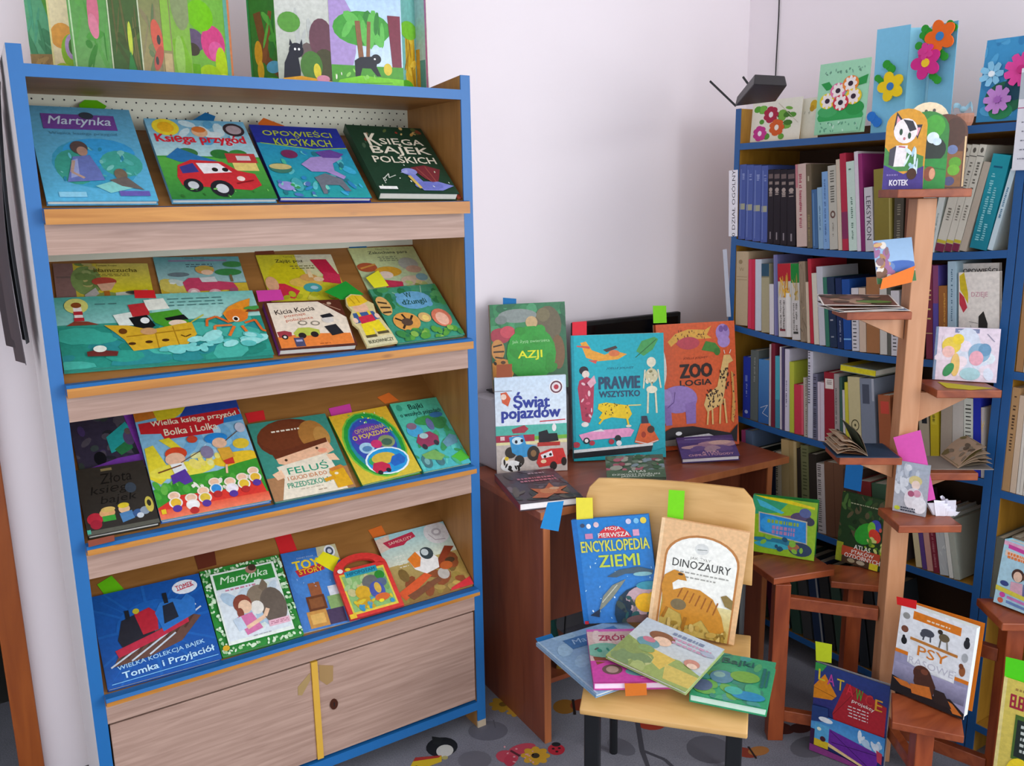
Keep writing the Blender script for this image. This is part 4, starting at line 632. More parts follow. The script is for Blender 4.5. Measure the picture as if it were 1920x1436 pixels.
# ================================================================== open picture books on top of the rack
TZ = 1.7613
def popup(label, spots, z1=2.04):
    o = thing('pop_up_book', label, 'book', (at(spots[0][0], 60, 'y', spots[0][2]).x, 2.1, TZ)); L0 = o.location.copy()
    for pl, pr, yl, yr, art in spots:
        A, B = at(pl, 60, 'y', yl), at(pr, 60, 'y', yr); A.z = B.z = TZ; e = (B-A); w = e.length; e.normalize(); n = e.cross(Vector((0, 0, 1)))
        if n.y > 0: n = -n
        h = z1-TZ; mt = frame(A-L0, e, (0, 0, 1)); mb = MB(); mb.box(0, w, 0, h, -.0028, 0, hexc('#e4e2d4')); art_mesh(mb, w, h, art, 0)
        mb.v = [tuple(mt @ Vector(v)) for v in mb.v]; mb.build('page', M['print'], o)
    return o
lf = ['#3f8a34', '#5aa03c', '#2f6f2c', '#6ab04a', '#80b860']
popup('open garden picture book with leafy cut-out pages standing on the display rack', [
    (52, 140, 2.17, 2.13, [('r', 0, 0, 100, 100, '#58a878'), ('s', 20, 0, 40, 100, 85, 8, 18, ['#4aa07a', '#6cc04a', '#3a8a5a', '#80c0a0']), ('l', [(50, 40), (90, 95)], 30, '#4f9a28'), ('r', 0, 82, 100, 100, '#9a7c44'), ('s', 8, 5, 86, 95, 99, 6, 12, ['#b09050', '#86703c'])]),
    (93, 136, 2.10, 2.07, [('r', 0, 0, 100, 100, '#e8dcae'), ('e', 50, 72, 50, 9, '#e0a040'), ('e', 86, 83, 44, 12, '#8cc020'), ('e', 92, 80, 32, 9, '#b49ac8'), ('e', 96, 80, 20, 6, '#3f7a20'), ('e', 40, 97, 40, 6, '#a8c828'), ('r', 0, 0, 8, 100, '#e8e29a')]),
    (131, 207, 2.03, 2.00, [('g', 0, 0, 100, 100, '#3f8a30', '#68a058'), ('s', 12, 0, 50, 100, 92, 10, 20, ['#4a9438', '#38802c', '#589c46']), ('e', 62, 58, 14, 18, '#c86a80', 10), ('e', 60, 68, 13, 8, '#d07a90', 20), ('l', [(4, 0), (8, 100)], 4, '#b0d0a0')]),
    (205, 264, 2.00, 1.985, [('g', 0, 0, 100, 100, '#4a6030', '#3a5a28'), ('s', 14, 10, 50, 90, 92, 10, 22, ['#5a5a30', '#6a6438', '#3f5024', '#4c6a2c']), ('e', 64, 76, 7, 12, '#b8c840'), ('p', [(48, 100), (62, 84), (78, 100)], '#2f7a3a'), ('r', 0, 0, 4, 100, '#c0c8a8'), ('r', 96, 0, 100, 100, '#c0c8a8')]),
    (263, 321, 1.985, 2.00, [('g', 0, 0, 100, 100, '#5a7a3c', '#8a7a48'), ('s', 12, 0, 60, 70, 95, 10, 20, ['#6a7444', '#52683a', '#7a7048']), ('e', 52, 74, 20, 12, '#c04a30', 20), ('e', 52, 88, 18, 7, '#a83a28', -20), ('e', 56, 75, 6, 3.5, '#202418'), ('e', 46, 90, 5, 3, '#202418'), ('r', 70, 40, 96, 82, '#7aaa28'), ('r', 70, 84, 96, 100, '#b09a68')]),
    (319, 356, 2.06, 2.08, [('r', 0, 0, 100, 100, '#86b84a'), ('p', [(8, 70), (60, 66), (96, 84), (90, 100), (24, 100)], '#7cb830'), ('e', 40, 82, 24, 16, '#98c860'), ('e', 60, 40, 50, 22, '#8a9a6a')]),
    (352, 432, 2.11, 2.16, [('r', 0, 0, 100, 100, '#7ab84a'), ('e', 10, 66, 26, 9, '#6a5a78'), ('e', 8, 73, 16, 5, '#4a4438'), ('e', 56, 66, 28, 14, '#d84a88'), ('e', 62, 72, 18, 8, '#e060a0'), ('e', 30, 46, 30, 12, '#78c818'), ('e', 72, 84, 14, 16, '#b8d828'), ('e', 44, 92, 26, 9, '#a8d020'), ('e', 76, 96, 14, 7, '#d8e048'), ('r', 86, 0, 95, 100, '#6ab0a0'), ('r', 95, 0, 100, 100, '#e08a58'), ('e', 22, 96, 16, 5, '#e8e4c8'), ('r', 0, 84, 22, 100, '#68b020')])])
popup('open jungle picture book with black panther pages standing on the display rack', [
    (466, 528, 2.14, 2.06, [('r', 0, 0, 100, 100, '#3a7a30'), ('l', [(28, 40), (50, 78), (96, 92)], 22, '#7a4a2c'), ('l', [(70, 40), (40, 80)], 14, '#8a5430'), ('e', 26, 72, 12, 10, '#d8a028'), ('e', 30, 86, 10, 8, '#e0b030'), ('s', 12, 40, 45, 100, 72, 8, 16, ['#4aa03a', '#2f7a34', '#60b048']), ('e', 70, 84, 22, 5, '#5aa8d0'), ('e', 54, 98, 46, 6, '#6ac020'), ('r', 0, 0, 6, 100, '#2f8a4a')]),
    (517, 622, 2.05, 2.02, [('g', 0, 0, 100, 100, '#dcdcd8', '#a8b0a0'), ('s', 14, 30, 50, 100, 84, 7, 16, ['#b8bcb8', '#8a8080', '#6a5a58', '#c8ccc8']), ('e', 80, 62, 22, 16, '#6a4450'), ('e', 84, 84, 22, 14, '#4a4830'), ('e', 60, 84, 20, 12, '#4a7a34'), ('p', [(8, 100), (12, 82), (22, 72), (36, 74), (40, 88), (38, 100)], '#1c1e2c'), ('e', 34, 72, 13, 6, '#1c1e2c'), ('p', [(22, 68), (24, 63), (29, 68)], '#1c1e2c'), ('p', [(40, 68), (45, 63), (46, 69)], '#1c1e2c'), ('e', 32, 71, 2, 1, '#f0f0f0'), ('e', 39, 71, 2, 1, '#f0f0f0'), ('p', [(8, 94), (40, 92), (100, 96), (100, 100), (8, 100)], '#e0a020'), ('e', 70, 88, 7, 6, '#d8c838', 30), ('e', 80, 94, 12, 3, '#d890a8'), ('e', 24, 50, 20, 8, '#58983a')]),
    (618, 753, 2.02, 2.00, [('g', 0, 0, 100, 100, '#a8c8e8', '#d0e4f0'), ('e', 10, 60, 26, 34, '#a890c8'), ('e', 44, 52, 40, 14, '#3f9a34'), ('s', 16, 10, 44, 80, 60, 6, 12, ['#4aa83c', '#2f8030', '#60b850']), ('l', [(38, 46), (42, 82)], 7, '#8a5a3c'), ('l', [(54, 46), (50, 82)], 5, '#8a5a3c'), ('p', [(80, 40), (98, 40), (98, 90), (86, 92)], '#7a2c40'), ('r', 0, 82, 100, 100, '#4a9a2c'), ('p', [(32, 78), (40, 75), (58, 74), (64, 77), (62, 82), (68, 90), (62, 90), (54, 84), (42, 84), (38, 92), (32, 92)], '#1a1c28'), ('e', 62, 76, 7, 4, '#1a1c28'), ('e', 60, 76, 1.4, .8, '#f0f0f0'), ('e', 78, 84, 6, 5, '#d8c038'), ('p', [(4, 100), (10, 94), (40, 90), (100, 92), (100, 100)], '#78d020'), ('l', [(24, 97), (84, 95)], .8, '#3f8a18'), ('s', 8, 4, 86, 60, 92, 1.5, 3, ['#8ad05a', '#f0f0e0'])]),
    (748, 783, 2.06, 2.10, [('r', 0, 0, 100, 100, '#78b8b0'), ('p', [(30, 40), (78, 40), (84, 100), (30, 100)], '#d0a828'), ('s', 18, 32, 44, 78, 98, 7, 12, ['#a87c20', '#e0bc40']), ('e', 30, 96, 40, 8, '#58b028'), ('e', 50, 45, 44, 8, '#78c030')]),
    (776, 800, 2.10, 2.05, [('r', 0, 0, 100, 100, '#b8d8d8'), ('r', 0, 60, 40, 100, '#e0a838'), ('r', 40, 70, 82, 100, '#58a0a0'), ('r', 86, 0, 100, 100, '#d880b8')])])
# ================================================================== things on the desk
def shaped(name, mb, mat, parent): return mb.build(name, mat, parent)
pr = thing('printer', 'light grey laser printer on the desk behind the standing vehicle book', 'printer', (1.318, 2.122, DZ+.0005))
b = MB().prism([(0, .008), (.004, .0), (.148, 0), (.148, .205), (.13, .22), (.02, .225), (0, .195)], 0, .275, 'x'); b.build('body', M['grey'], pr, bevel=.008)
MB().box(.04, .23, .03, .12, .2252, .2300).build('output_tray', M['dark'], pr, bevel=.003)
MB().box(.03, .24, -.003, .002, .04, .10).build('paper_tray', plain('pale_plastic', '#c4c0c6', .5), pr)
mn = thing('monitor', 'black flat computer monitor standing behind the large picture books', 'monitor', mtx=frame((1.68, 2.215, DZ+.0005), (.9995, -.03, 0), (0, 0, 1)))
MB().box(0, .46, .10, .41, -.02, .0).build('housing', M['dark'], mn, bevel=.004)
MB().box(.015, .445, .118, .396, .0, .001).build('screen', plain('screen_glass', '#0a0b10', .12), mn)
MB().box(.20, .26, .012, .2, -.045, -.021).build('neck', M['dark'], mn); MB().box(.13, .33, 0, .012, -.06, .06).build('base', M['dark'], mn)
DZ1 = DZ+.0006
so, *_ = stand_book('white vehicle book with blue title, tractor and red car, on the desk', [(930, 711), (1064, 701), (1064, 882), (932, 890)], DZ1, 4, .012, '#dfe6f0', [
    ('g', 0, 0, 100, 50, '#cfe2f4', '#e4eef8'), ('r', 0, 50, 100, 64, '#58b8a8'), ('r', 0, 62, 100, 68, '#7ab848'), ('r', 0, 66, 100, 100, '#c8bcb4'), ('r', 0, 67, 100, 70, '#e8e0a8'), ('t', 'Świat', 51, 24, 50, 16, '#32409a', {'b': .05}), ('t', 'pojazdów', 50, 39, 82, 15, '#32409a', {'b': .05}), ('e', 86, 12, 10, 7.5, '#f0f0f4'), ('e', 86, 12, 8.5, 6.4, '#6a3a48'), ('e', 86, 12, 6.5, 4.8, '#e8dce0'), ('e', 86, 12, 3.5, 2.6, '#b83848'),
    ('l', [(0, 14), (24, 14)], .8, '#7a6a70'), ('p', [(8, 16), (16, 15), (22, 22), (18, 30), (10, 26)], '#d8603c'), ('e', 12, 20, 4, 3, '#f4d8c8'), ('l', [(62, 47), (98, 46)], 1.6, '#c83848'), ('p', [(22, 54), (40, 50), (46, 54), (40, 58), (24, 58)], '#a83a4a'), ('r', 0, 60, 54, 67, '#a8324a'), ('r', 6, 61, 12, 65, '#e8c8c8'), ('r', 22, 61, 28, 65, '#e8c8c8'), ('p', [(60, 58), (72, 56), (74, 60), (86, 60), (88, 68), (60, 70)], '#26262c'), ('r', 58, 69, 90, 73, '#b83a34'), ('e', 82, 54, 3, 4, '#f4f0f0'),
    ('e', 20, 78, 8, 6, '#3a3430'), ('p', [(18, 62), (38, 60), (42, 70), (56, 72), (54, 82), (34, 84), (22, 78)], '#3f98d0'), ('e', 30, 66, 8, 4, '#d0e8f4'), ('e', 28, 67, 2, 1.8, '#223'), ('e', 36, 66, 2, 1.8, '#223'), ('e', 52, 80, 9, 8, '#3a3430'), ('e', 52, 80, 4, 3.6, '#8a6a48'), ('e', 32, 87, 7, 6, '#3a3430'), ('e', 20, 92, 15, 6, '#f0f0ee'), ('e', 12, 87, 6, 5, '#f0e8e0'), ('s', 10, 8, 86, 34, 97, 1.5, 3, ['#2a2624']), ('e', 14, 84, 3, 2, '#e8c838'),
    ('p', [(56, 90), (60, 80), (76, 76), (94, 76), (98, 86), (96, 92), (60, 95)], '#d03a38'), ('p', [(62, 82), (78, 78), (80, 84), (64, 86)], '#f0eaec'), ('e', 68, 84, 2, 1.5, '#222'), ('e', 76, 82, 2, 1.5, '#222'), ('e', 66, 89, 4, 2, '#f0d0a8'), ('e', 80, 94, 5, 4.5, '#2e2826'), ('e', 95, 90, 4, 4.5, '#2e2826')], spine='#26407a')
A, B, e, up, n = stand_plane((932, 890), (1064, 882), DZ1, 4)
marker('brown paper marker above the white vehicle book', [(931, 684), (960, 682), (960, 707), (931, 710)], A, n, '#a0583c', -.006)
stand_book('dark green wildlife book with animals around a leaf-green blob, on the printer', [(944, 561), (1086, 576), (1066, 727), (926, 737)], DZ+.2315, 8, .016, '#2a6a44', [
    ('g', 0, 0, 100, 100, '#2f7a50', '#2a5a3a'), ('s', 26, 0, 0, 100, 40, 5, 12, ['#3a8a58', '#2a6a48', '#4a9a6a', '#1f5a3c']), ('e', 36, 14, 26, 8, '#8a9490'), ('e', 14, 18, 8, 5, '#7a8480'), ('e', 76, 26, 18, 22, '#6a6048'), ('e', 70, 14, 9, 8, '#7a7050'), ('e', 12, 36, 14, 9, '#a83a4a'), ('e', 22, 32, 10, 7, '#c84a58'), ('e', 8, 52, 9, 12, '#c88a48'), ('l', [(2, 48), (14, 46)], 2, '#3a2818'), ('l', [(2, 54), (16, 54)], 2, '#3a2818'), ('l', [(4, 60), (16, 62)], 2, '#3a2818'), ('e', 12, 76, 16, 14, '#c8863c'), ('s', 10, 2, 66, 26, 92, 2, 4, ['#2f2418', '#5a3a1c']), ('e', 88, 58, 9, 20, '#7a5a38'), ('e', 54, 22, 8, 7, '#c8a878'),
    ('e', 52, 58, 33, 32, '#2a9a30'), ('s', 24, 24, 30, 80, 86, 5, 9, ['#2a9a30', '#2f9f34', '#269028']), ('t', 'Jak żyją zwierzęta', 52, 44, 50, 4.5, '#a8e0a0'), ('t', 'AZJI', 50, 60, 32, 11, '#e8e81c', {'b': .03})], spine='#8a6a4a', open_back=10, inside='#8f9488')
A, B, e, up, n = stand_plane((926, 737), (1066, 727), DZ+.2315, 8)
marker('blue paper marker above the dark green wildlife book', [(943, 558), (968, 560), (968, 580), (943, 578)], A, n, BLU, -.012)
stand_book('large turquoise picture book with leopard, skeleton and pink car', [(1072, 633), (1249, 623), (1248, 858), (1076, 866)], DZ1, 8, .018, '#18b0c0', [
    ('r', 0, 0, 100, 100, '#18b2c4'), ('r', 0, 0, 3, 100, '#129aac'), ('p', [(10, 6), (16, 5), (22, 12), (36, 16), (46, 13), (60, 16), (50, 20), (28, 21), (16, 18)], '#f0a83c'), ('p', [(6, 8), (20, 9), (20, 11), (6, 9)], '#d85a50'), ('p', [(18, 20), (28, 20), (26, 23)], '#d85a50'), ('p', [(34, 12), (48, 9), (50, 11), (38, 14)], '#4a3a3a'), ('e', 46, 15, 6, 2.6, '#e07a48'), ('p', [(70, 14), (76, 6), (90, 3), (94, 5), (88, 13), (78, 18)], '#4aa458'), ('l', [(69, 19), (92, 5)], .8, '#1f6a34'),
    ('e', 13, 28, 5, 3.4, '#2a2430'), ('e', 15, 31, 4, 3, '#f0dcd0'), ('p', [(8, 36), (16, 33), (24, 36), (22, 62), (18, 70), (10, 68), (6, 42)], '#b83a58'), ('s', 12, 8, 38, 22, 66, 1, 2.4, ['#d85a78', '#8a2a48', '#f0c8d0']), ('p', [(16, 38), (24, 32), (26, 38), (20, 42)], '#e8b0c0'), ('e', 13, 71, 4, 2, '#f0e8e4'),
    ('t', 'JOËLLE JOLIVET', 52, 27, 30, 2.4, '#1f5a7a', {'i': .2}), ('t', 'PRAWIE', 51, 38.5, 44, 9.5, '#2a4a6a', {'b': .06}), ('t', 'WSZYSTKO', 51, 47.5, 44, 4.8, '#2a4a6a', {'b': .05}),
    ('e', 86, 23, 5, 4, '#f0ead0'), ('l', [(86, 27), (86, 46)], 2, '#d8d2b0'), ('e', 86, 34, 7, 6, '#d8d0a8'), ('s', 8, 80, 30, 92, 40, 1, 2, ['#8a8458', '#f0ead0']), ('l', [(79, 29), (77, 44)], 1.6, '#e8e2c4'), ('l', [(93, 29), (96, 44)], 1.6, '#e8e2c4'), ('e', 86, 45, 6, 3, '#f0ead0'), ('l', [(82, 47), (81, 64)], 2, '#e8e2c4'), ('l', [(90, 47), (91, 64)], 2, '#e8e2c4'),
    ('p', [(28, 55), (36, 54), (60, 57), (64, 64), (60, 68), (42, 66), (32, 68), (28, 66), (32, 62), (27, 59)], '#f2cc1c'), ('l', [(60, 57), (74, 57)], 1.2, '#e8d88a'), ('s', 22, 30, 55, 60, 64, .5, 1, ['#5a4010']), ('l', [(34, 66), (28, 71)], 2, '#f2cc1c'), ('l', [(58, 66), (60, 73)], 2, '#f2cc1c'), ('e', 60, 73.5, 3, 1, '#f0e8d0'),
    ('p', [(6, 79), (24, 76), (60, 75), (66, 77), (62, 82), (10, 84)], '#f0a0cc'), ('p', [(20, 77), (30, 75), (34, 77)], '#e8f0f0'), ('e', 14, 84, 3.5, 2.6, '#2a2a30'), ('e', 14, 84, 2, 1.5, '#f0f0f0'), ('e', 48, 83, 3.5, 2.6, '#2a2a30'), ('p', [(74, 66), (80, 66), (82, 72), (74, 73)], '#3a3448'), ('p', [(73, 72), (83, 72), (93, 86), (80, 90), (66, 87)], '#e0622c'), ('e', 84, 77, 4, 3, '#4a2c20'), ('e', 76, 81, 2.5, 2.5, '#a83820'), ('l', [(67, 86), (80, 88.5), (92, 86)], 1, '#f0d8d0'),
    ('e', 3, 87, 4, 2.4, '#b83a4a'), ('e', 20, 86, 3, 2, '#b83a4a'), ('e', 41, 85.5, 3, 2.2, '#b83a4a'), ('e', 49, 87, 3, 2.2, '#f0f0f4'), ('p', [(0, 91), (86, 88), (86, 90), (0, 94)], '#e8ecec'), ('p', [(0, 93.5), (86, 90), (84, 95), (0, 98)], '#1e2026'), ('p', [(0, 98), (84, 95), (100, 92), (100, 100), (0, 100)], '#18a8b4')], spine='#1294a8', open_back=5, inside='#d8d8c4')
A, B, e, up, n = stand_plane((1076, 866), (1248, 858), DZ1, 8)
marker('red paper marker above the large turquoise picture book', [(1073, 604), (1100, 602), (1100, 632), (1073, 634)], A, n, '#e83444', -.006)
stand_book('large orange animal picture book with giraffe, elephant and whale', [(1223, 605), (1394, 608), (1386, 834), (1240, 848)], DZ1, 9, .02, '#e06030', [
    ('r', 0, 0, 100, 100, '#e2602e'), ('p', [(14, 14), (24, 8), (40, 5), (62, 6), (70, 3), (64, 10), (70, 13), (44, 13), (24, 15), (18, 18)], '#e8b048'), ('s', 24, 24, 5, 62, 13, .6, 1.1, ['#7a3a1c']), ('e', 40, 16, 14, 5, '#c84a58'), ('p', [(24, 16), (28, 12), (29, 19)], '#c84a58'), ('p', [(56, 22), (62, 15), (74, 17), (80, 22), (76, 26), (70, 24)], '#4a8a34'), ('e', 76, 24, 4, 3, '#3f7a2c'), ('e', 84, 9, 9, 7, '#a888c8'), ('e', 82, 6, 3, 2.6, '#7a5aa0'), ('e', 88, 5.5, 3, 2.6, '#7a5aa0'), ('e', 85, 16, 8, 5, '#b090d0'),
    ('t', 'JOËLLE JOLIVET', 48, 28, 32, 2.4, '#8a3a24', {'i': .2}), ('t', 'ZOO', 48, 38, 40, 10.5, '#2a1c1c', {'b': .08}), ('t', 'LOGIA', 47, 47.5, 40, 4.6, '#2a1c1c', {'b': .05}),
    ('e', 4, 34, 7, 16, '#f0ece4'), ('e', 24, 60, 24, 11, '#a082c8'), ('p', [(0, 52), (10, 52), (14, 64), (10, 80), (2, 76)], '#a082c8'), ('e', 8, 58, 8, 7, '#b094d4'), ('p', [(6, 64), (14, 64), (15, 80), (7, 80)], '#9474bc'), ('p', [(32, 64), (46, 62), (45, 80), (33, 80)], '#9474bc'), ('l', [(20, 54), (18, 62), (10, 66)], .8, '#5a3a80'),
    ('p', [(84, 27), (92, 27), (96, 32), (90, 34), (84, 54), (80, 66), (60, 72), (56, 66), (60, 58), (74, 52)], '#e8c078'), ('s', 40, 60, 54, 82, 68, .9, 1.5, ['#3a1e10']), ('s', 22, 78, 34, 90, 54, .9, 1.4, ['#3a1e10']), ('l', [(61, 70), (59, 82)], 2.2, '#e8c078'), ('l', [(66, 70), (66, 82)], 2.2, '#e8c078'), ('l', [(77, 66), (75, 82)], 2.2, '#e8c078'), ('l', [(82, 62), (84, 82)], 2.2, '#e8c078'), ('l', [(85, 26), (84, 23)], 1, '#f0e0d0'), ('l', [(91, 26), (93, 23)], 1, '#f0e0d0'), ('p', [(92, 40), (95, 42), (96, 70), (93, 82), (90, 80), (93, 60)], '#d8a050'), ('s', 14, 91, 42, 96, 80, .5, .9, ['#4a2810']),
    ('p', [(0, 86), (14, 82), (40, 82), (70, 87), (88, 90), (98, 83), (96, 98), (86, 94), (66, 92), (30, 96), (0, 94)], '#1c191e'), ('p', [(28, 90), (60, 89), (72, 93), (44, 97)], '#f0eef0'), ('p', [(0, 92), (26, 91), (36, 97), (0, 96)], '#8a8078'), ('e', 22, 87, 4, 1.6, '#f0f0f0')], spine='#b04a20', open_back=5, inside='#d8b890')
A, B, e, up, n = stand_plane((1240, 848), (1386, 834), DZ1, 9)
marker('lime green paper marker above the large orange animal book', [(1224, 573), (1249, 573), (1250, 605), (1225, 606)], A, n, '#88e028', -.006)
UP = Vector((0, 0, 1))
def flat(label, pix, z, t, cover, art, tilt=0, **kw):       # lying; with tilt, its far edge is propped up
    if not tilt: return plane_book(label, pix, (0, 0, z), UP, t, cover, art, **kw)
    q = at(*[(a+b)/2 for a, b in zip(pix[2], pix[3])], 'z', z); d = Vector((EYE.x-q.x, EYE.y-q.y, 0)).normalized()
    return plane_book(label, pix, q, UP+d*tilt, t, cover, art, **kw)
flat('dark sea-life book with an orange starfish lying on the desk corner', [(928, 889), (1044, 876), (1083, 932), (974, 945)], DZ1, .021, '#4a4048', [
    ('r', 0, 0, 100, 100, '#57484e'), ('s', 24, 0, 0, 100, 60, 7, 14, ['#5c525c', '#6a6068', '#4a434c', '#7a6a70', '#5a3f46']), ('s', 16, 0, 60, 100, 100, 6, 14, ['#4a4640', '#6a5c50', '#3c3a38']), *lines(26, 26, 88, 2, 9, '#c87884', 5), *lines(50, 12, 80, 1, 3, '#b89aa4', 4), ('p', [(24, 90), (40, 78), (34, 62), (54, 68), (70, 50), (72, 66), (94, 64), (76, 76), (84, 88), (62, 84), (46, 94)], '#c8683c'), ('e', 58, 74, 14, 8, '#d88a58'), ('e', 70, 68, 8, 4, '#e0b088')], spine='#7a2030', pagecol='#f4f0f0')
marker('blue paper marker hanging from the starfish book over the desk edge', [(1027, 942), (1057, 939), (1047, 996), (1013, 990)], (0, 1.732, 0), Vector((-.1, -1, 0)), '#1d80c0')
flat('small dark wild plant atlas lying between the big picture books', [(1127, 852), (1238, 855), (1256, 905), (1146, 905)], DZ1, .008, '#4a5a48', [
    ('r', 0, 0, 100, 100, '#4c5a4a'), ('s', 60, 0, 0, 100, 70, 3, 7, ['#6a7a68', '#3a5a3c', '#98988a', '#8a4450', '#556a50', '#7a8a90', '#a85a68']), ('r', 0, 66, 100, 100, '#4a6048'), ('t', 'ATLAS', 52, 72, 30, 8, '#d8dcd0', {'b': .01}), ('t', 'DZIKICH ROŚLIN', 50, 83, 80, 8, '#d8dcd0', {'b': .01}), ('t', 'JADALNYCH', 52, 93, 56, 8, '#d8dcd0', {'b': .01})], tilt=.5, keep=('z', DZ1, 0, None))
flat('purple cloud and weather atlas lying at the right end of the desk', [(1264, 821), (1364, 815), (1403, 872), (1286, 873)], DZ1, .017, '#4a3a70', [
    ('r', 0, 0, 100, 100, '#4a3a72'), ('e', 40, 20, 60, 10, '#5a4a80'), ('e', 70, 40, 36, 16, '#b08a98'), ('e', 44, 50, 34, 12, '#a07a90'), ('e', 24, 50, 20, 8, '#c09a98'), ('e', 74, 34, 20, 10, '#d0aaa0'), ('r', 0, 60, 100, 100, '#54457e'), ('s', 10, 10, 56, 96, 66, 6, 12, ['#8a6a90', '#a88a98', '#6a5488']), ('l', [(14, 12), (60, 12)], 2.5, '#9a90b8'), ('t', 'ATLAS', 52, 78, 30, 9, '#e0b0b8', {'b': .01}), ('t', 'CHMUR I POGODY', 52, 89, 78, 9, '#e0b0b8', {'b': .01})], spine='#5a3a48', pagecol='#f0ecf0', tilt=.3, keep=('z', DZ1, 0, None))
# bag and odds and ends in the shade below the desk
bg_ = thing('shopping_bag', 'dark green plastic bag with patterned sides under the desk', 'bag', (1.385, 2.05, .1005))
rows = []
for j in range(7):
    t = j/6; k = 1-.35*t*t; rows.append([(.0+.10*k*math.cos(a)+.012*math.sin(5*a+3*t), .065*k*math.sin(a)+.01*math.cos(4*a+2*t), t*.24) for a in (2*math.pi*i/16 for i in range(17))])
m_ = MB().sheet(rows); m_.smooth = True; m_.build('sack', plain('dark_green_plastic', '#17453f', .35, noise=.5, scale=18), bg_)
m_ = MB().tube([(-.05, 0, .235), (-.03, 0, .30), (.02, 0, .32), (.06, 0, .30), (.07, 0, .235)], .004, 6); m_.build('handle', plain('teal_plastic', '#1a5a5c', .4), bg_)
for i, (x, y, c, lb) in enumerate(((1.335, 1.955, '#c04a6a', 'pink crumpled cloth on the low shelf under the desk'), (1.45, 1.93, '#b89a38', 'yellow crumpled cloth on the low shelf under the desk'))):
    rows = [[(.05*math.cos(a)*(1-t*t*.7)+.006*math.sin(7*a+i), .03*math.sin(a)*(1-t*t*.7), t*.05) for a in (2*math.pi*q/12 for q in range(13))] for t in (0, .3, .6, .85, 1)]
    m_ = MB().sheet(rows); m_.smooth = True; o = m_.build('cloth', plain('cloth_%d' % i, c, .8, noise=.4, scale=40)); o.location = (x, y, .1005); tag(o, lb, 'cloth')
# ================================================================== books on the chair
cup = (Vector((0, 0, 1))*math.cos(math.radians(10))+cb*math.sin(math.radians(10))).normalized(); cn = (ce.cross(cup)).normalized()
if cn.dot(EYE-Vector((1.2, 1.3, .5))) < 0: cn = -cn
CP = Vector((1.08, 1.401, 0))+ce*.18+cb*.30+Vector((0, 0, SZ))
plane_book('bright blue earth encyclopedia with dolphins leaning on the chair back', [(1076, 976), (1230, 962), (1228, 1188), (1094, 1202)], CP, cn, .016, '#1878c8', [
    ('g', 0, 0, 100, 100, '#1a80d0', '#3a80cc'), ('r', 0, 0, 7, 100, '#1470c0'), ('s', 30, 8, 36, 98, 96, .6, 1.3, ['#b8e4f8', '#e8f8ff']), ('e', 14, 6, 3, 2, '#3a4a6a'), ('e', 22, 7, 3, 2.4, '#f0f0f4'), ('e', 32, 6, 3.5, 2.6, '#e8c8d0'), ('e', 74, 5, 3.5, 2.6, '#d8d0e8'), ('e', 84, 5, 3.5, 2.6, '#7ac0e8'), ('e', 93, 5, 4, 3, '#e8d048'), ('r', 16, 14, 26, 19, '#d088b0'), ('r', 78, 13, 86, 19, '#e0a0c0'), ('p', [(32, 19), (36, 13), (44, 9), (54, 8), (64, 10), (72, 15), (76, 20)], '#d83040'), ('t', 'MOJA', 53, 11, 20, 4, '#f4f0e8', {'b': .02}), ('t', 'PIERWSZA', 53, 16.4, 40, 4.2, '#f4f0e8', {'b': .02}), ('t', 'ENCYKLOPEDIA', 53, 26.5, 88, 10.5, '#d8d850', {'b': .025}), ('t', 'ZIEMI', 56, 41, 52, 11, '#c8d848', {'b': .03}),
    ('p', [(38, 56), (54, 50), (80, 48), (98, 52), (96, 56), (80, 54), (62, 54), (50, 57)], '#4a6070'), ('e', 84, 55, 12, 2, '#8ac0c8'), ('p', [(22, 88), (30, 74), (44, 64), (62, 59), (54, 66), (42, 76), (30, 84)], '#8a8f80'), ('p', [(10, 92), (24, 86), (22, 94)], '#203048'), ('l', [(28, 80), (50, 64)], 1.2, '#c8c8b8'), ('e', 80, 92, 38, 26, '#1f3a50'), ('e', 84, 80, 26, 14, '#c8a8b0'), ('e', 90, 66, 16, 4, '#3f9ab0'), ('s', 30, 50, 76, 100, 100, 2, 5, ['#2a5a5a', '#3a4a48', '#8a7a80', '#1f3040']), ('e', 84, 82, 14, 9, '#f2b81c'), ('e', 94, 80, 8, 8, '#f2c030'), ('e', 80, 98, 24, 5, '#7a5a58'), ('r', 2, 97, 7, 100, '#d02838')], spine='#1060b0', off=-.02, keep=('z', SZ+.006, 0, None))
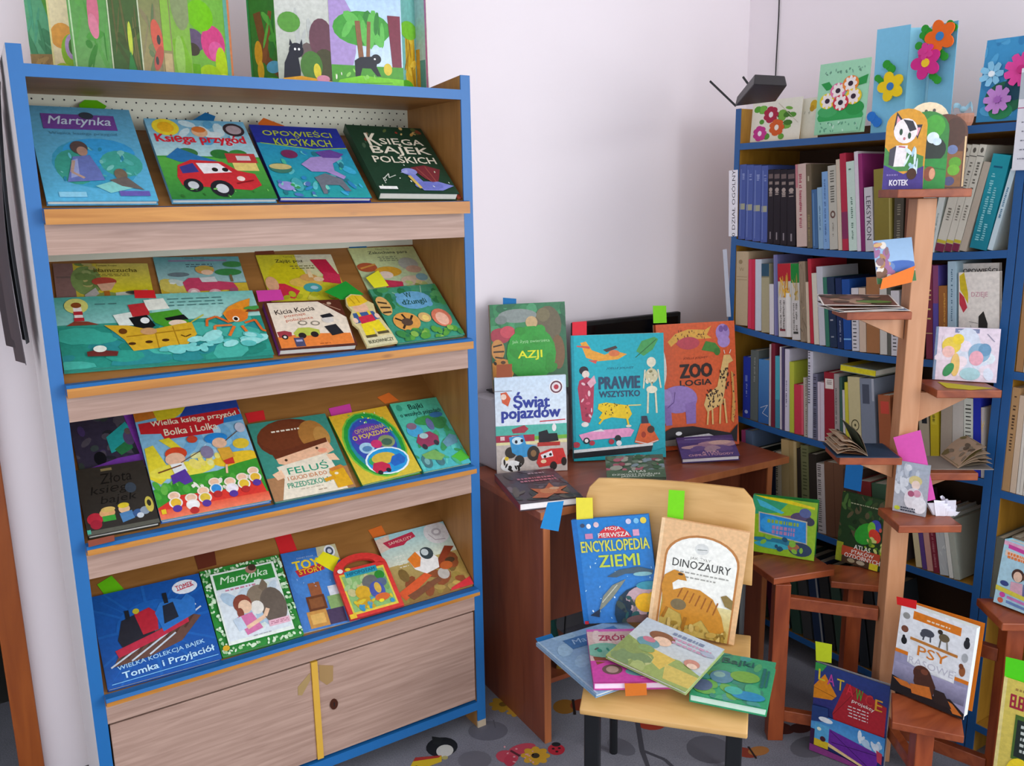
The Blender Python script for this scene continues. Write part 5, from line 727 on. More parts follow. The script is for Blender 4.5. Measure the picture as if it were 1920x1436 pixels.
plane_book('tan dinosaur book with white arched panel leaning on the chair back', [(1244, 969), (1406, 1000), (1376, 1212), (1210, 1180)], CP, cn, .016, '#e0b080', [
    ('r', 0, 0, 100, 100, '#e4b888'), ('r', 0, 0, 4, 100, '#f0cca0'), ('p', archp(9, 94, 10, 32), '#b87a40'), ('p', archp(11.5, 91.5, 12, 33), '#f0f0ea'), ('g', 12, 70, 92, 100, '#dccf98', '#c8a848'), ('p', [(12, 64), (40, 74), (92, 92), (92, 100), (12, 100)], '#c8ac58'), ('e', 50, 22, 8, 5, '#d8dad8'), ('l', [(45, 23), (56, 22)], .8, '#7a8480'), ('t', 'JAK ŻYŁY', 50, 31, 24, 3.6, '#8a8a84'), ('t', 'DINOZAURY', 52, 37, 66, 7, '#3a3a38', {'b': .005}), *lines(22, 44, 84, 1, 2, '#a0a09a', 1.2), *lines(34, 48, 70, 1, 2, '#a0a09a', 1.2),
    ('p', [(14, 74), (10, 60), (12, 50), (22, 44), (34, 46), (38, 52), (28, 52), (22, 56), (24, 62), (36, 58), (54, 58), (70, 64), (82, 78), (88, 92), (72, 94), (60, 84), (50, 90), (40, 92), (36, 82), (20, 78), (12, 90)], '#c8882a'), *[('l', [(34+i*7, 59+i*1.2), (30+i*7, 68+i*1.6)], 1.6, '#9a5a18') for i in range(7)], ('e', 32, 74, 9, 5, '#7a6a4a'), ('e', 30, 47, 3, 1, '#3a2410'), ('l', [(20, 78), (16, 88)], 3, '#a87024'), ('l', [(42, 84), (40, 96)], 4, '#a87024'), ('p', [(78, 60), (84, 58), (92, 62), (92, 70), (84, 68)], '#8a7440'), ('s', 22, 16, 90, 90, 100, 2, 4.5, ['#d8bc70', '#a88838', '#c8a450', '#8a6c28'])], spine='#c89868', off=-.0035, keep=('z', SZ+.006, 0, None))
marker('yellow paper marker above the blue earth encyclopedia', [(1080, 933), (1111, 933), (1112, 972), (1081, 976)], CP, cn, '#f6e84a', -.012)
marker('lime green paper marker above the tan dinosaur book', [(1254, 918), (1284, 920), (1281, 976), (1251, 970)], CP, cn, '#78d81c', -.010)
CZ = SZ+.001
flat('pale blue storybook lying slanted over the chair seat edge', [(1008, 1208), (1180, 1150), (1262, 1250), (1120, 1304)], CZ+.0062, .009, '#86a8c8', [
    ('r', 0, 0, 100, 100, '#8aaac8'), ('s', 20, 0, 0, 100, 100, 6, 14, ['#92b2ce', '#82a2c2', '#9abad2']), ('r', 24, 10, 84, 28, '#4a78aa'), ('t', 'Martynka', 54, 18.5, 48, 11, '#a8c4de', {'i': .25}), ('e', 60, 62, 34, 26, '#4a82b0'), ('e', 56, 64, 24, 18, '#5a90b8'), ('l', [(2, 0), (2, 100)], 2, '#a8c0d4')], spine='#7a9ab8')
flat('pink craft book lying on the chair under an open rhyme book', [(1092, 1180), (1232, 1178), (1268, 1280), (1121, 1278)], CZ+.0182, .019, '#c84a98', [
    ('r', 0, 0, 100, 6, '#c860a8'), ('r', 0, 5, 100, 62, '#d0b0a8'), ('s', 14, 4, 10, 96, 60, 7, 14, ['#d8c0b8', '#c8a8a0', '#a8c0a8', '#d8ccb8']), ('t', 'ZRÓB TO SAM', 60, 17, 90, 13, '#b03a58', {'b': .03}), ('e', 20, 42, 26, 14, '#7ab098'), ('s', 6, 10, 34, 60, 44, 2, 4, ['#5a5048', '#2f8a70']), ('r', 0, 62, 100, 100, '#c8409c'), ('e', 26, 78, 13, 9, '#6a4a48'), ('e', 26, 78, 8, 6, '#a88a80'), ('e', 62, 82, 20, 8, '#6a9aa0'), ('l', [(60, 93), (96, 92)], 1.6, '#e890c8')], spine='#b83a90', pagecol='#f6e0f0', tilt=.06)
marker('brown paper marker lying on the pink craft book', [(1110, 1228), (1138, 1222), (1152, 1236), (1120, 1246)], (0, 0, CZ+.0405), UP, '#8a4a34')
marker('orange paper marker hanging below the pink craft book', [(1171, 1281), (1212, 1281), (1213, 1303), (1173, 1305)], Vector((1.08, 1.401, 0))+cb*.01, -cb, '#e07a2c')
flat('open nursery rhyme book showing a brown-capped child, on top of the chair pile', [(1222, 1164), (1371, 1219), (1279, 1288), (1121, 1226)], CZ+.0435, .010, '#a8b878', [
    ('r', 0, 0, 100, 100, '#b8c4cc'), ('g', 0, 0, 100, 60, '#c0ccd8', '#c8ccc8'), ('p', [(0, 46), (40, 60), (70, 54), (100, 66), (100, 100), (0, 100)], '#98a860'), ('p', [(30, 52), (66, 56), (60, 84), (40, 74)], '#d8b858'), ('p', [(60, 70), (100, 70), (100, 94), (70, 96)], '#d0b860'), ('s', 14, 0, 56, 40, 98, 6, 12, ['#8a9a58', '#a8b470', '#7a9060', '#b8bc80']), ('e', 34, 26, 16, 10, '#8a5a3c'), ('e', 38, 34, 11, 9, '#e8c4a8'), ('e', 26, 46, 14, 10, '#6a98a0'), ('e', 24, 40, 8, 5, '#c87888'), ('e', 30, 58, 10, 7, '#88a060'), *lines(40, 8, 80, 1, 3, '#7a86a0', 5), *lines(44, 17, 92, 2, 8, '#c898b0', 4), ('e', 84, 52, 9, 8, '#c88a78'), ('e', 86, 56, 6, 5, '#e8c8b0'), ('e', 90, 24, 9, 4, '#a8b0c0')], name='open_book', pagecol='#dfe6d8', spine='#7a9a48', tilt=.14)
flat('green storybook overhanging the right side of the chair seat', [(1330, 1222), (1456, 1240), (1437, 1330), (1284, 1298)], CZ+.0062, .019, '#2f9a68', [
    ('g', 0, 0, 100, 100, '#3f9a70', '#38a070'), ('s', 36, 0, 0, 100, 100, 6, 14, ['#4aa878', '#3a8a78', '#58a068', '#4a9a90', '#6aa850', '#3f8a70']), ('t', 'Bajki', 50, 18, 44, 15, '#2a5a58', {'b': .02}), ('e', 34, 54, 16, 14, '#5a88a0'), ('e', 30, 50, 8, 6, '#8ab0a8'), ('e', 12, 78, 14, 12, '#5a6a8a'), ('e', 64, 46, 20, 12, '#78a84a'), ('r', 86, 20, 90, 62, '#2a6a68'), ('r', 92, 24, 95, 60, '#2a6a68'), ('e', 74, 84, 22, 9, '#2f8ab8'), ('e', 54, 78, 12, 8, '#48b0a0')], spine='#248a58', pagecol='#d8f0e0')
marker('blue paper marker under the pale blue storybook', [(1004, 1197), (1034, 1188), (1042, 1200), (1010, 1208)], (0, 0, CZ+.0005), UP, BLU)
# ================================================================== books in the bookcases
SPX = BX+.004
POLY = {2: [(1369, 446), (1486, 462), (1604, 472), (1740, 477), (1892, 469)], 3: [(1376, 608), (1396, 613), (1500, 636), (1598, 657), (1683, 673), (1735, 679), (1890, 690)], 4: [(1385, 771), (1395, 774), (1562, 829), (1754, 885), (1846, 901)], 5: [(1385, 925), (1500, 975), (1711, 1061), (1824, 1099)], 6: [(1400, 1160), (1700, 1340), (1836, 1420)]}
def pol(k, x):
    P = POLY[k]
    for (a, b), (c, d) in zip(P, P[1:]):
        if x <= c or (c, d) == P[-1]: return b+(d-b)*(x-a)/(c-a)
ORD = ['first', 'second', 'third', 'fourth', 'fifth', 'sixth', 'seventh', 'eighth', 'ninth', 'tenth', 'eleventh', 'twelfth', 'thirteenth', 'fourteenth', 'fifteenth', 'sixteenth', 'seventeenth', 'eighteenth', 'nineteenth', 'twentieth', 'twenty-first', 'twenty-second', 'twenty-third', 'twenty-fourth', 'twenty-fifth', 'twenty-sixth', 'twenty-seventh', 'twenty-eighth', 'twenty-ninth', 'thirtieth', 'thirty-first', 'thirty-second']
def vd(x0, x1, y0, y1, c, seed=1, st=2.2):                   # fine vertical lettering on a spine
    rnd = random.Random(seed); out = []; y = y0
    while y < y1:
        l = rnd.uniform(1.0, 1.8)
        if rnd.random() > .14: out.append(('r', x0+rnd.uniform(0, 6), y, x1-rnd.uniform(0, 8), min(y+l, y1), c))
        y += st
    return out
def spine_book(label, group, xpl, yl, yr, z0, ytop, ztop, col, art, depth=.17, page='#d8d0bc'):
    up = Vector((0, ytop-yl, ztop-z0)); h = up.length; up.normalize(); e1 = Vector((0, -up.z, up.y))
    th = max(.004, abs(yl-yr)*up.z); o = Vector((xpl, yl, z0))
    if up.y < 0: o = o+Vector((0, 0, 0))          # leaning to the right: rests on its right foot
    if e1.z < 0: o.z += -e1.z*th
    ob = thing('book', label, 'book', mtx=frame(o, e1, up), group=group)
    b = min(.0018, th*.2); c = hexc(col); mb = MB()
    mb.box(0, b, 0, h, -depth, 0, c); mb.box(th-b, th, 0, h, -depth, 0, c); mb.box(b, th-b, 0, h, -b, 0, c); mb.build('cover', M['matte'], ob)
    MB().box(b+.00005, th-b-.00005, .003, h-.003, -depth+.004, -b-.00005, hexc(page)).build('pages', M['matte'], ob)
    if art and len(art) < 4:
        for i, it in enumerate(art): am = MB(); art_mesh(am, th, h, [it], STEP*i); am.build('spine_print', M['matte'], ob)
    elif art:                                 # fine lettering, too small to pick apart
        am = MB(); art_mesh(am, th, h, art, 0); am.build('spine_print', M['matte'], ob)['kind'] = 'stuff'
    return ob
class Pack:                                   # keeps neighbouring books from running into each other
    def __init__(s, y_far, y_near): s.far = y_far; s.near = y_near; s.prev = None
    def fit(s, yl, yr, z0, ty, tz):
        lean = (ty-yl)/(tz-z0); w = yl-yr; yl = min(yl, s.far-.0006)
        if s.prev:
            py, pl, pz0, pz = s.prev; yl = min(yl, py-.0005); hz = min(tz, pz)
            if yl+lean*(hz-z0) > py+pl*(hz-pz0)-.0005: lean = (py+pl*(hz-pz0)-.0005-yl)/(hz-z0)
        else: lean = min(lean, (s.far-.0006-yl)/(tz-z0))
        yr = yl-max(w, .004)
        if lean < 0:
            m = s.near+.0006-(yr+lean*(tz-z0))
            if m > 0: lean = min(0, lean+m/(tz-z0))
        yr = max(yr, s.near+.0006); th = (yl-yr)
        s.prev = (yr-.0002, lean, z0, tz); return yl, yr, yl+lean*(tz-z0)
def row(k, rowname, group, items):
    pk = Pack(BL-.0205, BR+.0215)
    for i, it in enumerate(items):
        xl, xr, xt, yt, col, desc, art = it[:7]; dx = it[7] if len(it) > 7 else 0
        fz = sagz(*SHELF[k]); X = SPX+dx
        A, B, T = at(xl, pol(k, xl), 'x', X), at(xr, pol(k, xr), 'x', X), at(xt, yt, 'x', X)
        yl, yr = min(A.y, BL-.0215), max(B.y, BR+.0225)
        z0 = max(fz(yl), fz(yr))+.0008; yl, yr, ty = pk.fit(yl, yr, z0, T.y, T.z)
        if yl-yr < .003: continue
        spine_book('%s, %s from the corner on the bookcase\'s %s' % (desc, ORD[i], rowname), group, X, yl, yr, z0, ty, T.z, col, art)
band = lambda c, y0, y1: [('r', 0, y0, 100, y1, c)]
W_ = '#d8d4cc'
row(2, 'upper row', 'books on the upper row', [
    *[(a, b, c, 309+i, '#4c5c9c', 'blue hardback with a pale band', [('r', 10, 52, 90, 60, '#a0a088'), ('r', 20, 6, 30, 96, '#7484b8'), *vd(40, 80, 12, 20, '#8c98c4', i)]) for i, (a, b, c) in enumerate(((1384, 1396, 1386), (1397, 1410, 1397), (1411, 1425, 1407), (1426, 1438, 1415)))],
    *[(a, b, c, 319, '#241d24', 'black hardback with cream lettering', [('r', 12, 6, 88, 12, '#6a5a58'), ('r', 20, 16, 80, 20, '#8a7a74'), ('e', 50, 27, 30, 3, '#a89890'), *vd(20, 80, 30, 36, '#a89890', i), ('r', 40, 84, 60, 94, '#8a8084')]) for i, (a, b, c) in enumerate(((1439, 1449, 1425), (1450, 1462, 1437), (1463, 1475, 1450), (1476, 1491, 1463)))],
    (1494, 1513, 1484, 309, '#c8aea4', 'pale pink paperback', [*vd(30, 60, 12, 78, '#a04a58', 2), ('r', 0, 0, 22, 28, '#c07a80')]),
    (1514, 1523, 1500, 309, '#6a5c48', 'olive brown paperback', [('r', 30, 14, 60, 20, '#a8a088'), *vd(20, 60, 58, 92, '#8a7a50', 4)]),
    (1524, 1534, 1515, 356, '#3f6490', 'short blue booklet', [('r', 20, 6, 40, 96, '#5f84ac')]),
    (1535, 1544, 1524, 352, '#86a8c4', 'short light blue booklet', [*vd(30, 60, 30, 70, '#4a6a8a', 5)]),
    (1544, 1555, 1529, 323, '#7aa0cc', 'light blue paperback', [*vd(30, 60, 10, 90, '#4a6a9a', 6)]),
    (1556, 1571, 1540, 312, '#b8b4a8', 'grey-cream paperback with round emblem', [*vd(24, 76, 6, 44, '#5a5850', 7, 3.0), ('e', 50, 58, 32, 4.6, '#6a5048'), ('e', 50, 58, 16, 2.4, '#b8b4a8'), *vd(40, 60, 68, 84, '#7a7468', 8)]),
    (1572, 1579, 1556, 300, '#c8b8a4', 'thin beige booklet', []),
    (1580, 1591, 1565, 289, '#b02c44', 'crimson hardback', [('g', 0, 60, 100, 88, '#803058', '#803058')]),
    (1592, 1607, 1581, 304, '#c4d8cc', 'pale mint paperback', [*vd(40, 66, 40, 90, '#5a7a6a', 9), ('r', 30, 8, 60, 9.5, '#5a7a6a')]),
    (1607, 1614, 1596, 285, '#d4ccd4', 'thin white tall booklet', []),
    (1615, 1622, 1603, 289, '#8a2a6a', 'tall magenta hardback', [('g', 0, 0, 100, 100, '#96306e', '#7a2460')]),
    (1623, 1638, 1620, 352, '#c4c0c4', 'short white lexicon', [('t', 'LEKSYKON', 50, 48, 480, 8, '#3a3840', {'rot': -90})]),
    (1640, 1673, 1638, 318, '#8a7c34', 'thick olive green hardback', [('g', 0, 0, 100, 100, '#8c8038', '#7a6c2c'), ('l', [(88, 2), (88, 98)], 8, '#a89c5a')]),
    (1675, 1692, 1678, 345, '#4a443a', 'dark grey-brown hardback', [*vd(30, 70, 30, 96, '#8a8470', 11, 3.4)]),
    (1694, 1716, 1700, 350, '#6a4030', 'brown hardback behind the stand post', []),
    (1717, 1739, 1735, 350, '#a8b0b0', 'grey paperback behind the stand post', []),
    (1740, 1751, 1764, 352, '#d4dcd8', 'white book with red and blue badge', [('r', 0, 0, 50, 8, '#b83848'), ('r', 50, 0, 100, 8, '#4a5090'), *vd(30, 60, 40, 90, '#8a9a98', 12)]),
    *[(a, b, c, 273, '#d4d0c2', 'white tome with yellow and maroon foot', [('r', 0, 10, 100, 10.8, '#4a4a44'), ('e', 50, 5, 22, 2.4, '#5a564e'), *vd(30, 70, 16, 44, '#6a665c', i, 2.6), *vd(30, 70, 56, 70, '#7a766a', i+4, 2.6), ('r', 0, 89, 100, 92, '#c8b83a'), ('r', 0, 92.5, 100, 100, '#7a2a4a')]) for i, (a, b, c) in enumerate(((1752, 1769, 1805), (1770, 1783, 1819), (1784, 1797, 1832)))],
    (1798, 1811, 1845, 305, '#b8ac9c', 'grey-beige tome', []),
    (1817, 1850, 1862, 293, '#188a9c', 'broad teal dictionary', [('g', 0, 0, 100, 100, '#1f98a8', '#167c90'), ('r', 20, 12, 70, 14, '#0f5a78'), *vd(20, 44, 20, 92, '#8accd4', 13, 2.4), *vd(50, 74, 34, 90, '#8accd4', 14, 2.4)]),
    (1851, 1861, 1895, 318, '#c4d8e0', 'thin white-blue book', [*vd(30, 70, 20, 60, '#4a7a9a', 15)])])
row(3, 'second row', 'books on the second row', [
    (1379, 1401, 1378, 471, '#bca686', 'broad tan hardback', [('e', 36, 14, 16, 3, '#94805e'), ('t', 'W', 46, 24, 40, 5, '#94805e'), ('l', [(6, 34), (92, 34)], 3, '#94805e'), ('l', [(6, 38), (92, 38)], 3, '#94805e')]),
    (1402, 1408, 1400, 486, '#d03c5c', 'rose red booklet', []), (1408, 1414, 1405, 486, '#c8304c', 'deeper red booklet', []),
    (1416, 1427, 1413, 486, '#c4ccd8', 'pale grey-blue paperback', []),
    (1428, 1442, 1424, 494, '#a8a080', 'khaki hardback with dark teal top', [('r', 0, 0, 100, 18, '#2f5064'), ('r', 0, 18, 100, 20, '#7a7860')]),
    (1443, 1451, 1438, 532, '#d0ccd0', 'short white paperback', []),
    (1452, 1459, 1438, 477, '#6c6c9c', 'tall slate purple hardback', [('r', 20, 0, 40, 100, '#8484ac')]),
    (1461, 1485, 1449, 494, '#c8c4bc', 'red-topped dictionary with gold middle', [('r', 0, 0, 100, 24, '#b02430'), ('s', 20, 0, 24, 100, 44, 8, 18, ['#c8882c', '#b8701c', '#e0b048']), ('r', 0, 46, 100, 100, '#ccc8c4'), ('r', 62, 40, 90, 100, '#e4e2dc'), *vd(10, 28, 50, 90, '#6a6660', 16), *vd(36, 54, 50, 90, '#6a6660', 17), ('r', 12, 89, 54, 92, '#7a3038')]),
    (1486, 1501, 1476, 494, '#c8c4bc', 'green-topped dictionary with gold middle', [('r', 0, 0, 100, 25, '#1c8034'), ('s', 16, 0, 26, 100, 46, 9, 20, ['#b09044', '#8a7434', '#c8a850']), ('r', 0, 48, 100, 100, '#c8c4c0'), *vd(16, 40, 52, 88, '#6a6660', 18), *vd(50, 76, 52, 88, '#6a6660', 19), ('r', 20, 89, 80, 92, '#3a3a36')]),
    (1502, 1513, 1493, 490, '#94826c', 'mottled brown paperback', [('s', 30, 0, 2, 100, 98, 8, 20, ['#a89478', '#7a6a54', '#685a48'])]),
    (1514, 1519, 1502, 528, '#cab8a0', 'thin beige paperback', []), (1520, 1526, 1509, 485, '#b42c3c', 'narrow bright red hardback', []),
    (1527, 1536, 1519, 512, '#d0c8b8', 'cream paperback', []), (1537, 1548, 1530, 500, '#bcbcc4', 'grey-white paperback', []), (1549, 1556, 1542, 520, '#34705c', 'dark green paperback', []),
    (1557, 1570, 1550, 520, '#20304c', 'dark navy hardback', [('r', 20, 60, 60, 62, '#a8a8b0'), ('r', 20, 84, 60, 86, '#8a9098')]), (1571, 1582, 1566, 522, '#182a54', 'deep navy hardback', [*vd(40, 70, 60, 90, '#8a94a8', 20)]),
    (1583, 1597, 1578, 524, '#1c4a94', 'royal blue hardback', [('r', 0, 84, 100, 86, '#7ab0e0')]),
    (1598, 1611, 1596, 540, '#ccc8cc', 'white book with bold black letters', [*vd(14, 70, 10, 96, '#2c2a30', 21, 6)]), (1612, 1624, 1610, 540, '#ccb4a0', 'beige paperback', []),
    (1625, 1649, 1624, 520, '#a06c44', 'broad brown hardback', []), (1650, 1663, 1649, 540, '#c8c4bc', 'white paperback by the stand post', []), (1664, 1670, 1663, 540, '#5c5c54', 'thin dark grey book', []),
    (1671, 1686, 1670, 545, '#d0ccd0', 'white book with black capitals', [*vd(20, 70, 30, 96, '#24242a', 22, 5.5)]),
    (1690, 1733, 1692, 520, '#5a3830', 'dark brown box file behind the stand', []),
    (1736, 1748, 1736, 497, '#7c3044', 'maroon hardback with gold letters', [*vd(20, 80, 26, 60, '#d0b878', 23, 5), ('r', 0, 72, 100, 73, '#c8a878')]), (1749, 1759, 1749, 498, '#5a4c9c', 'violet and mauve paperback', [('r', 0, 0, 100, 40, '#8a4870')]),
    (1760, 1775, 1760, 536, '#9c6434', 'copper brown hardback', [*vd(60, 84, 10, 90, '#d8a44a', 24)]), (1776, 1791, 1777, 490, '#a8c4d4', 'tall pale blue hardback', [*vd(40, 64, 8, 60, '#5a7a90', 25)])])
# two books standing face-on at the near end of the second row
fx = BX+.012
def face_book(label, pix, X, t, col, art):
    return plane_book(label, pix, (X, 0, 0), Vector((-1, 0, 0)), t, col, art)
face_book('white book with dark capitals, standing face-on behind another white book', [(1800, 493), (1874, 494), (1870, 672), (1797, 670)], BX+.05, .012, '#e4e0dc', [('r', 0, 0, 100, 100, '#e8e4e0'), ('t', 'OPOWIEŚCI', 52, 7, 86, 6, '#2c2a2a', {'b': .03})])
face_book('white history book with a yellow and red ribbon, standing face-on', [(1799, 510), (1876, 509), (1872, 676), (1796, 675)], BX+.018, .012, '#e8e2da', [
    ('r', 0, 0, 100, 100, '#ece6de'), ('p', [(2, 4), (14, 0), (24, 24), (24, 36), (12, 26), (4, 20)], '#d8c028'), ('p', [(2, 22), (14, 28), (22, 40), (12, 46), (2, 36)], '#c83848'), ('t', 'DZIEJE', 52, 26, 40, 7, '#d09aa8', {'b': .005}), ('p', [(50, 50), (62, 44), (72, 58), (70, 90), (48, 90)], '#2a2826'), ('l', [(26, 56), (48, 58)], 1, '#6a6460'), ('l', [(30, 60), (44, 86)], 1, '#6a6460')])
row(4, 'third row', 'books on the third row', [
    (1393, 1406, 1394, 668, '#26369c', 'bright navy paperback', [('r', 30, 30, 60, 40, '#6a78c0'), *vd(40, 64, 44, 66, '#8a94cc', 26), ('e', 50, 90, 24, 3, '#a8b0d8')]), (1407, 1421, 1408, 656, '#5c6462', 'grey-green hardback', [*vd(40, 64, 10, 50, '#8a908c', 27)]),
    (1422, 1441, 1423, 673, '#3f78b8', 'blue hardback with white scribble', [('g', 0, 0, 100, 100, '#4a84bc', '#2c5c9c'), ('l', [(20, 76), (90, 70), (40, 84), (94, 88)], 4, '#c8d0d8')]), (1442, 1445, 1442, 645, '#c0b8b8', 'thin white edge booklet', []),
    (1446, 1453, 1445, 643, '#742436', 'tall maroon hardback', []), (1454, 1462, 1453, 667, '#48a4b8', 'cyan paperback', [('r', 0, 60, 100, 100, '#3f88a0')]), (1463, 1466, 1462, 650, '#c8c0c8', 'thin pale booklet', []), (1467, 1471, 1466, 652, '#4c4468', 'thin plum booklet', []),
    (1472, 1480, 1472, 654, '#ccc8d8', 'tall white paperback', [*vd(20, 50, 36, 70, '#6a6880', 28)]), (1481, 1489, 1480, 678, '#b4bc40', 'lime green paperback', []), (1490, 1507, 1488, 720, '#c0384c', 'red hardback, shorter', [('r', 78, 0, 100, 100, '#d0586a')]),
    (1508, 1514, 1503, 707, '#aca498', 'beige spiral notebook', [*vd(60, 96, 2, 98, '#4a4840', 29, 3)]), (1515, 1524, 1515, 658, '#c4c4d0', 'tall white spiral notebook', [*vd(4, 50, 1, 60, '#5a5a64', 30, 3)]), (1525, 1533, 1522, 700, '#6a6a80', 'grey spiral notebook', [*vd(10, 80, 2, 98, '#2c2c38', 31, 3)]),
    (1534, 1546, 1529, 715, '#c8bcc8', 'pale pink-white binder', [('l', [(40, 2), (40, 98)], 8, '#a8909c')]), (1547, 1565, 1539, 696, '#8c1c2c', 'dark red binder with white label', [('r', 10, 9, 94, 23, '#dcd4cc'), *vd(24, 84, 11, 21, '#9a8a84', 32), ('e', 56, 92, 10, 2.4, '#e0d8c8')]),
    (1566, 1575, 1561, 700, '#9c9490', 'grey paperback', [*vd(20, 50, 20, 70, '#5a5654', 33)]), (1576, 1581, 1569, 706, '#38584e', 'thin dark green booklet', []), (1582, 1586, 1574, 730, '#c8c0c0', 'thin white booklet', []), (1587, 1593, 1580, 716, '#c4bc38', 'thin yellow booklet', []),
    (1594, 1616, 1584, 705, '#c4b88c', 'cream binder with ring emblem', [('e', 52, 66, 34, 8, '#4a4428'), ('e', 52, 66, 27, 6.4, '#c4b88c'), ('e', 52, 66, 8, 2, '#4a4428')]), (1617, 1643, 1608, 708, '#7c8494', 'broad grey binder', [('r', 16, 8, 66, 34, '#4a5060'), ('r', 84, 0, 100, 30, '#a8acb8')]),
    (1650, 1672, 1646, 740, '#a05a38', 'rust brown box file', [('r', 20, 10, 90, 30, '#c84a3c')]), (1676, 1720, 1676, 745, '#6a4c38', 'brown box file behind the stand', []),
    (1726, 1744, 1722, 765, '#b4a890', 'cream book with black label', [('r', 30, 4, 84, 26, '#22262c')]), (1745, 1760, 1744, 760, '#d0bc28', 'yellow paperback', [('r', 10, 4, 80, 30, '#d8c83a'), *vd(24, 60, 8, 26, '#6a6020', 34)]), (1762, 1783, 1765, 752, '#b0a494', 'beige hardback', [*vd(30, 60, 70, 96, '#7a7060', 35)]), (1784, 1804, 1775, 745, '#c8c4bc', 'pale grey hardback', []),
    (1806, 1823, 1785, 742, '#d4d8cc', 'white lexicon with bold black title', [*vd(16, 84, 8, 62, '#14160f', 36, 5), *vd(40, 70, 88, 94, '#3a3a34', 37)]), (1824, 1838, 1806, 741, '#2430a8', 'ultramarine hardback', []), (1839, 1846, 1820, 760, '#c0bcb8', 'thin paperback with coloured spine', [('s', 12, 0, 2, 100, 40, 20, 40, ['#c8583c', '#5a78b8', '#d8b84a', '#e0dcd0'])])])
row(5, 'fourth row', 'books on the fourth row', [
    (1392, 1399, 1390, 806, '#b04878', 'magenta booklet', []), (1400, 1412, 1398, 806, '#5a6c88', 'slate blue binder', []), (1413, 1424, 1412, 840, '#20241f', 'black book', []), (1425, 1438, 1424, 850, '#1f3a2c', 'dark green spine', [('r', 20, 2, 30, 98, '#3f6a50')]), (1439, 1455, 1438, 850, '#22283e', 'blue-black book', []),
    (1456, 1466, 1452, 846, '#c0b49c', 'cream spiral notebook', [*vd(2, 40, 1, 99, '#4a4434', 38, 3)]), (1467, 1481, 1462, 822, '#b09868', 'tan hardback', []), (1482, 1496, 1477, 825, '#a48c5c', 'tan-brown hardback', [('r', 60, 0, 90, 98, '#b8a478')]), (1497, 1504, 1493, 840, '#2c241c', 'dark brown book', []), (1505, 1519, 1501, 834, '#6a6c48', 'olive patterned hardback', [*vd(20, 80, 4, 96, '#3f4428', 39, 4)]), (1520, 1534, 1516, 850, '#2c2620', 'black-brown book', []),
    (1535, 1549, 1527, 867, '#b8b0ac', 'white-edged stapled binder', [*vd(10, 60, 2, 98, '#5a5450', 40, 3)]), (1550, 1585, 1542, 864, '#6a4834', 'broad dark brown hardback', [('l', [(50, 0), (50, 100)], 4, '#5a3a28')]), (1588, 1612, 1580, 880, '#4c3830', 'umber hardback', []), (1614, 1640, 1606, 900, '#8a3030', 'dull red hardback', []), (1642, 1668, 1634, 905, '#3f5a44', 'moss green hardback', []), (1670, 1700, 1662, 930, '#4a4040', 'charcoal hardback', []),
    (1718, 1729, 1706, 960, '#d0c098', 'cream paperback', []), (1730, 1738, 1716, 965, '#5a3f80', 'purple paperback', []), (1739, 1750, 1726, 960, '#c89488', 'salmon paperback', []), (1751, 1762, 1738, 965, '#7a2434', 'wine red paperback', [*vd(30, 70, 10, 90, '#a86a70', 41)]), (1763, 1779, 1750, 962, '#b4b8b8', 'speckled grey hardback', [('s', 14, 0, 5, 100, 95, 8, 14, ['#989ca0', '#c8ccc8'])]), (1780, 1788, 1764, 968, '#d0d0c8', 'white slim paperback', []), (1789, 1800, 1774, 975, '#a0a498', 'grey-green slim paperback', [])])
row(6, 'lowest row', 'magazines on the lowest row', [(1400+i*21, 1400+i*21+17, 1386+i*21, 1010+i*8, c, d, [('r', 80, 0, 100, 100, '#8a8a8a')] if i % 3 == 0 else []) for i, (c, d) in enumerate((('#2c2c30', 'charcoal magazine'), ('#2f3a30', 'dark green magazine'), ('#5a2038', 'plum magazine'), ('#24282c', 'graphite magazine'), ('#2c4438', 'bottle green magazine'), ('#3a3a3a', 'grey magazine'), ('#1f2f4a', 'midnight blue magazine'), ('#2a2a2a', 'black magazine'), ('#34483c', 'pine green magazine'), ('#46302a', 'brown magazine'), ('#2a3036', 'slate magazine'), ('#303030', 'dark grey magazine'), ('#3f4a52', 'blue-grey magazine')))])
# books lying flat on others
def lay(label, P, dims, col, art=None, rot=0, spine=None):
    o = make_book('book', label, 'book', Matrix.Translation(P) @ Matrix.Rotation(math.radians(rot), 4, 'Z'), *dims, col, art, spine=spine); return o
A = at(1573, 703, 'x', SPX); lay('yellow and grey book lying slanted across the binders of the third row', Vector((SPX+.005, at(1640, 690, 'x', SPX).y, A.z+.012)), (.15, A.y-at(1640, 690, 'x', SPX).y, .02), '#8a9488', [('r', 0, 0, 100, 30, '#d0c828')], 0, spine='#d8cc20')
A = at(1636, 745, 'x', SPX); B = at(1690, 750, 'x', SPX)
sgn = lambda: None
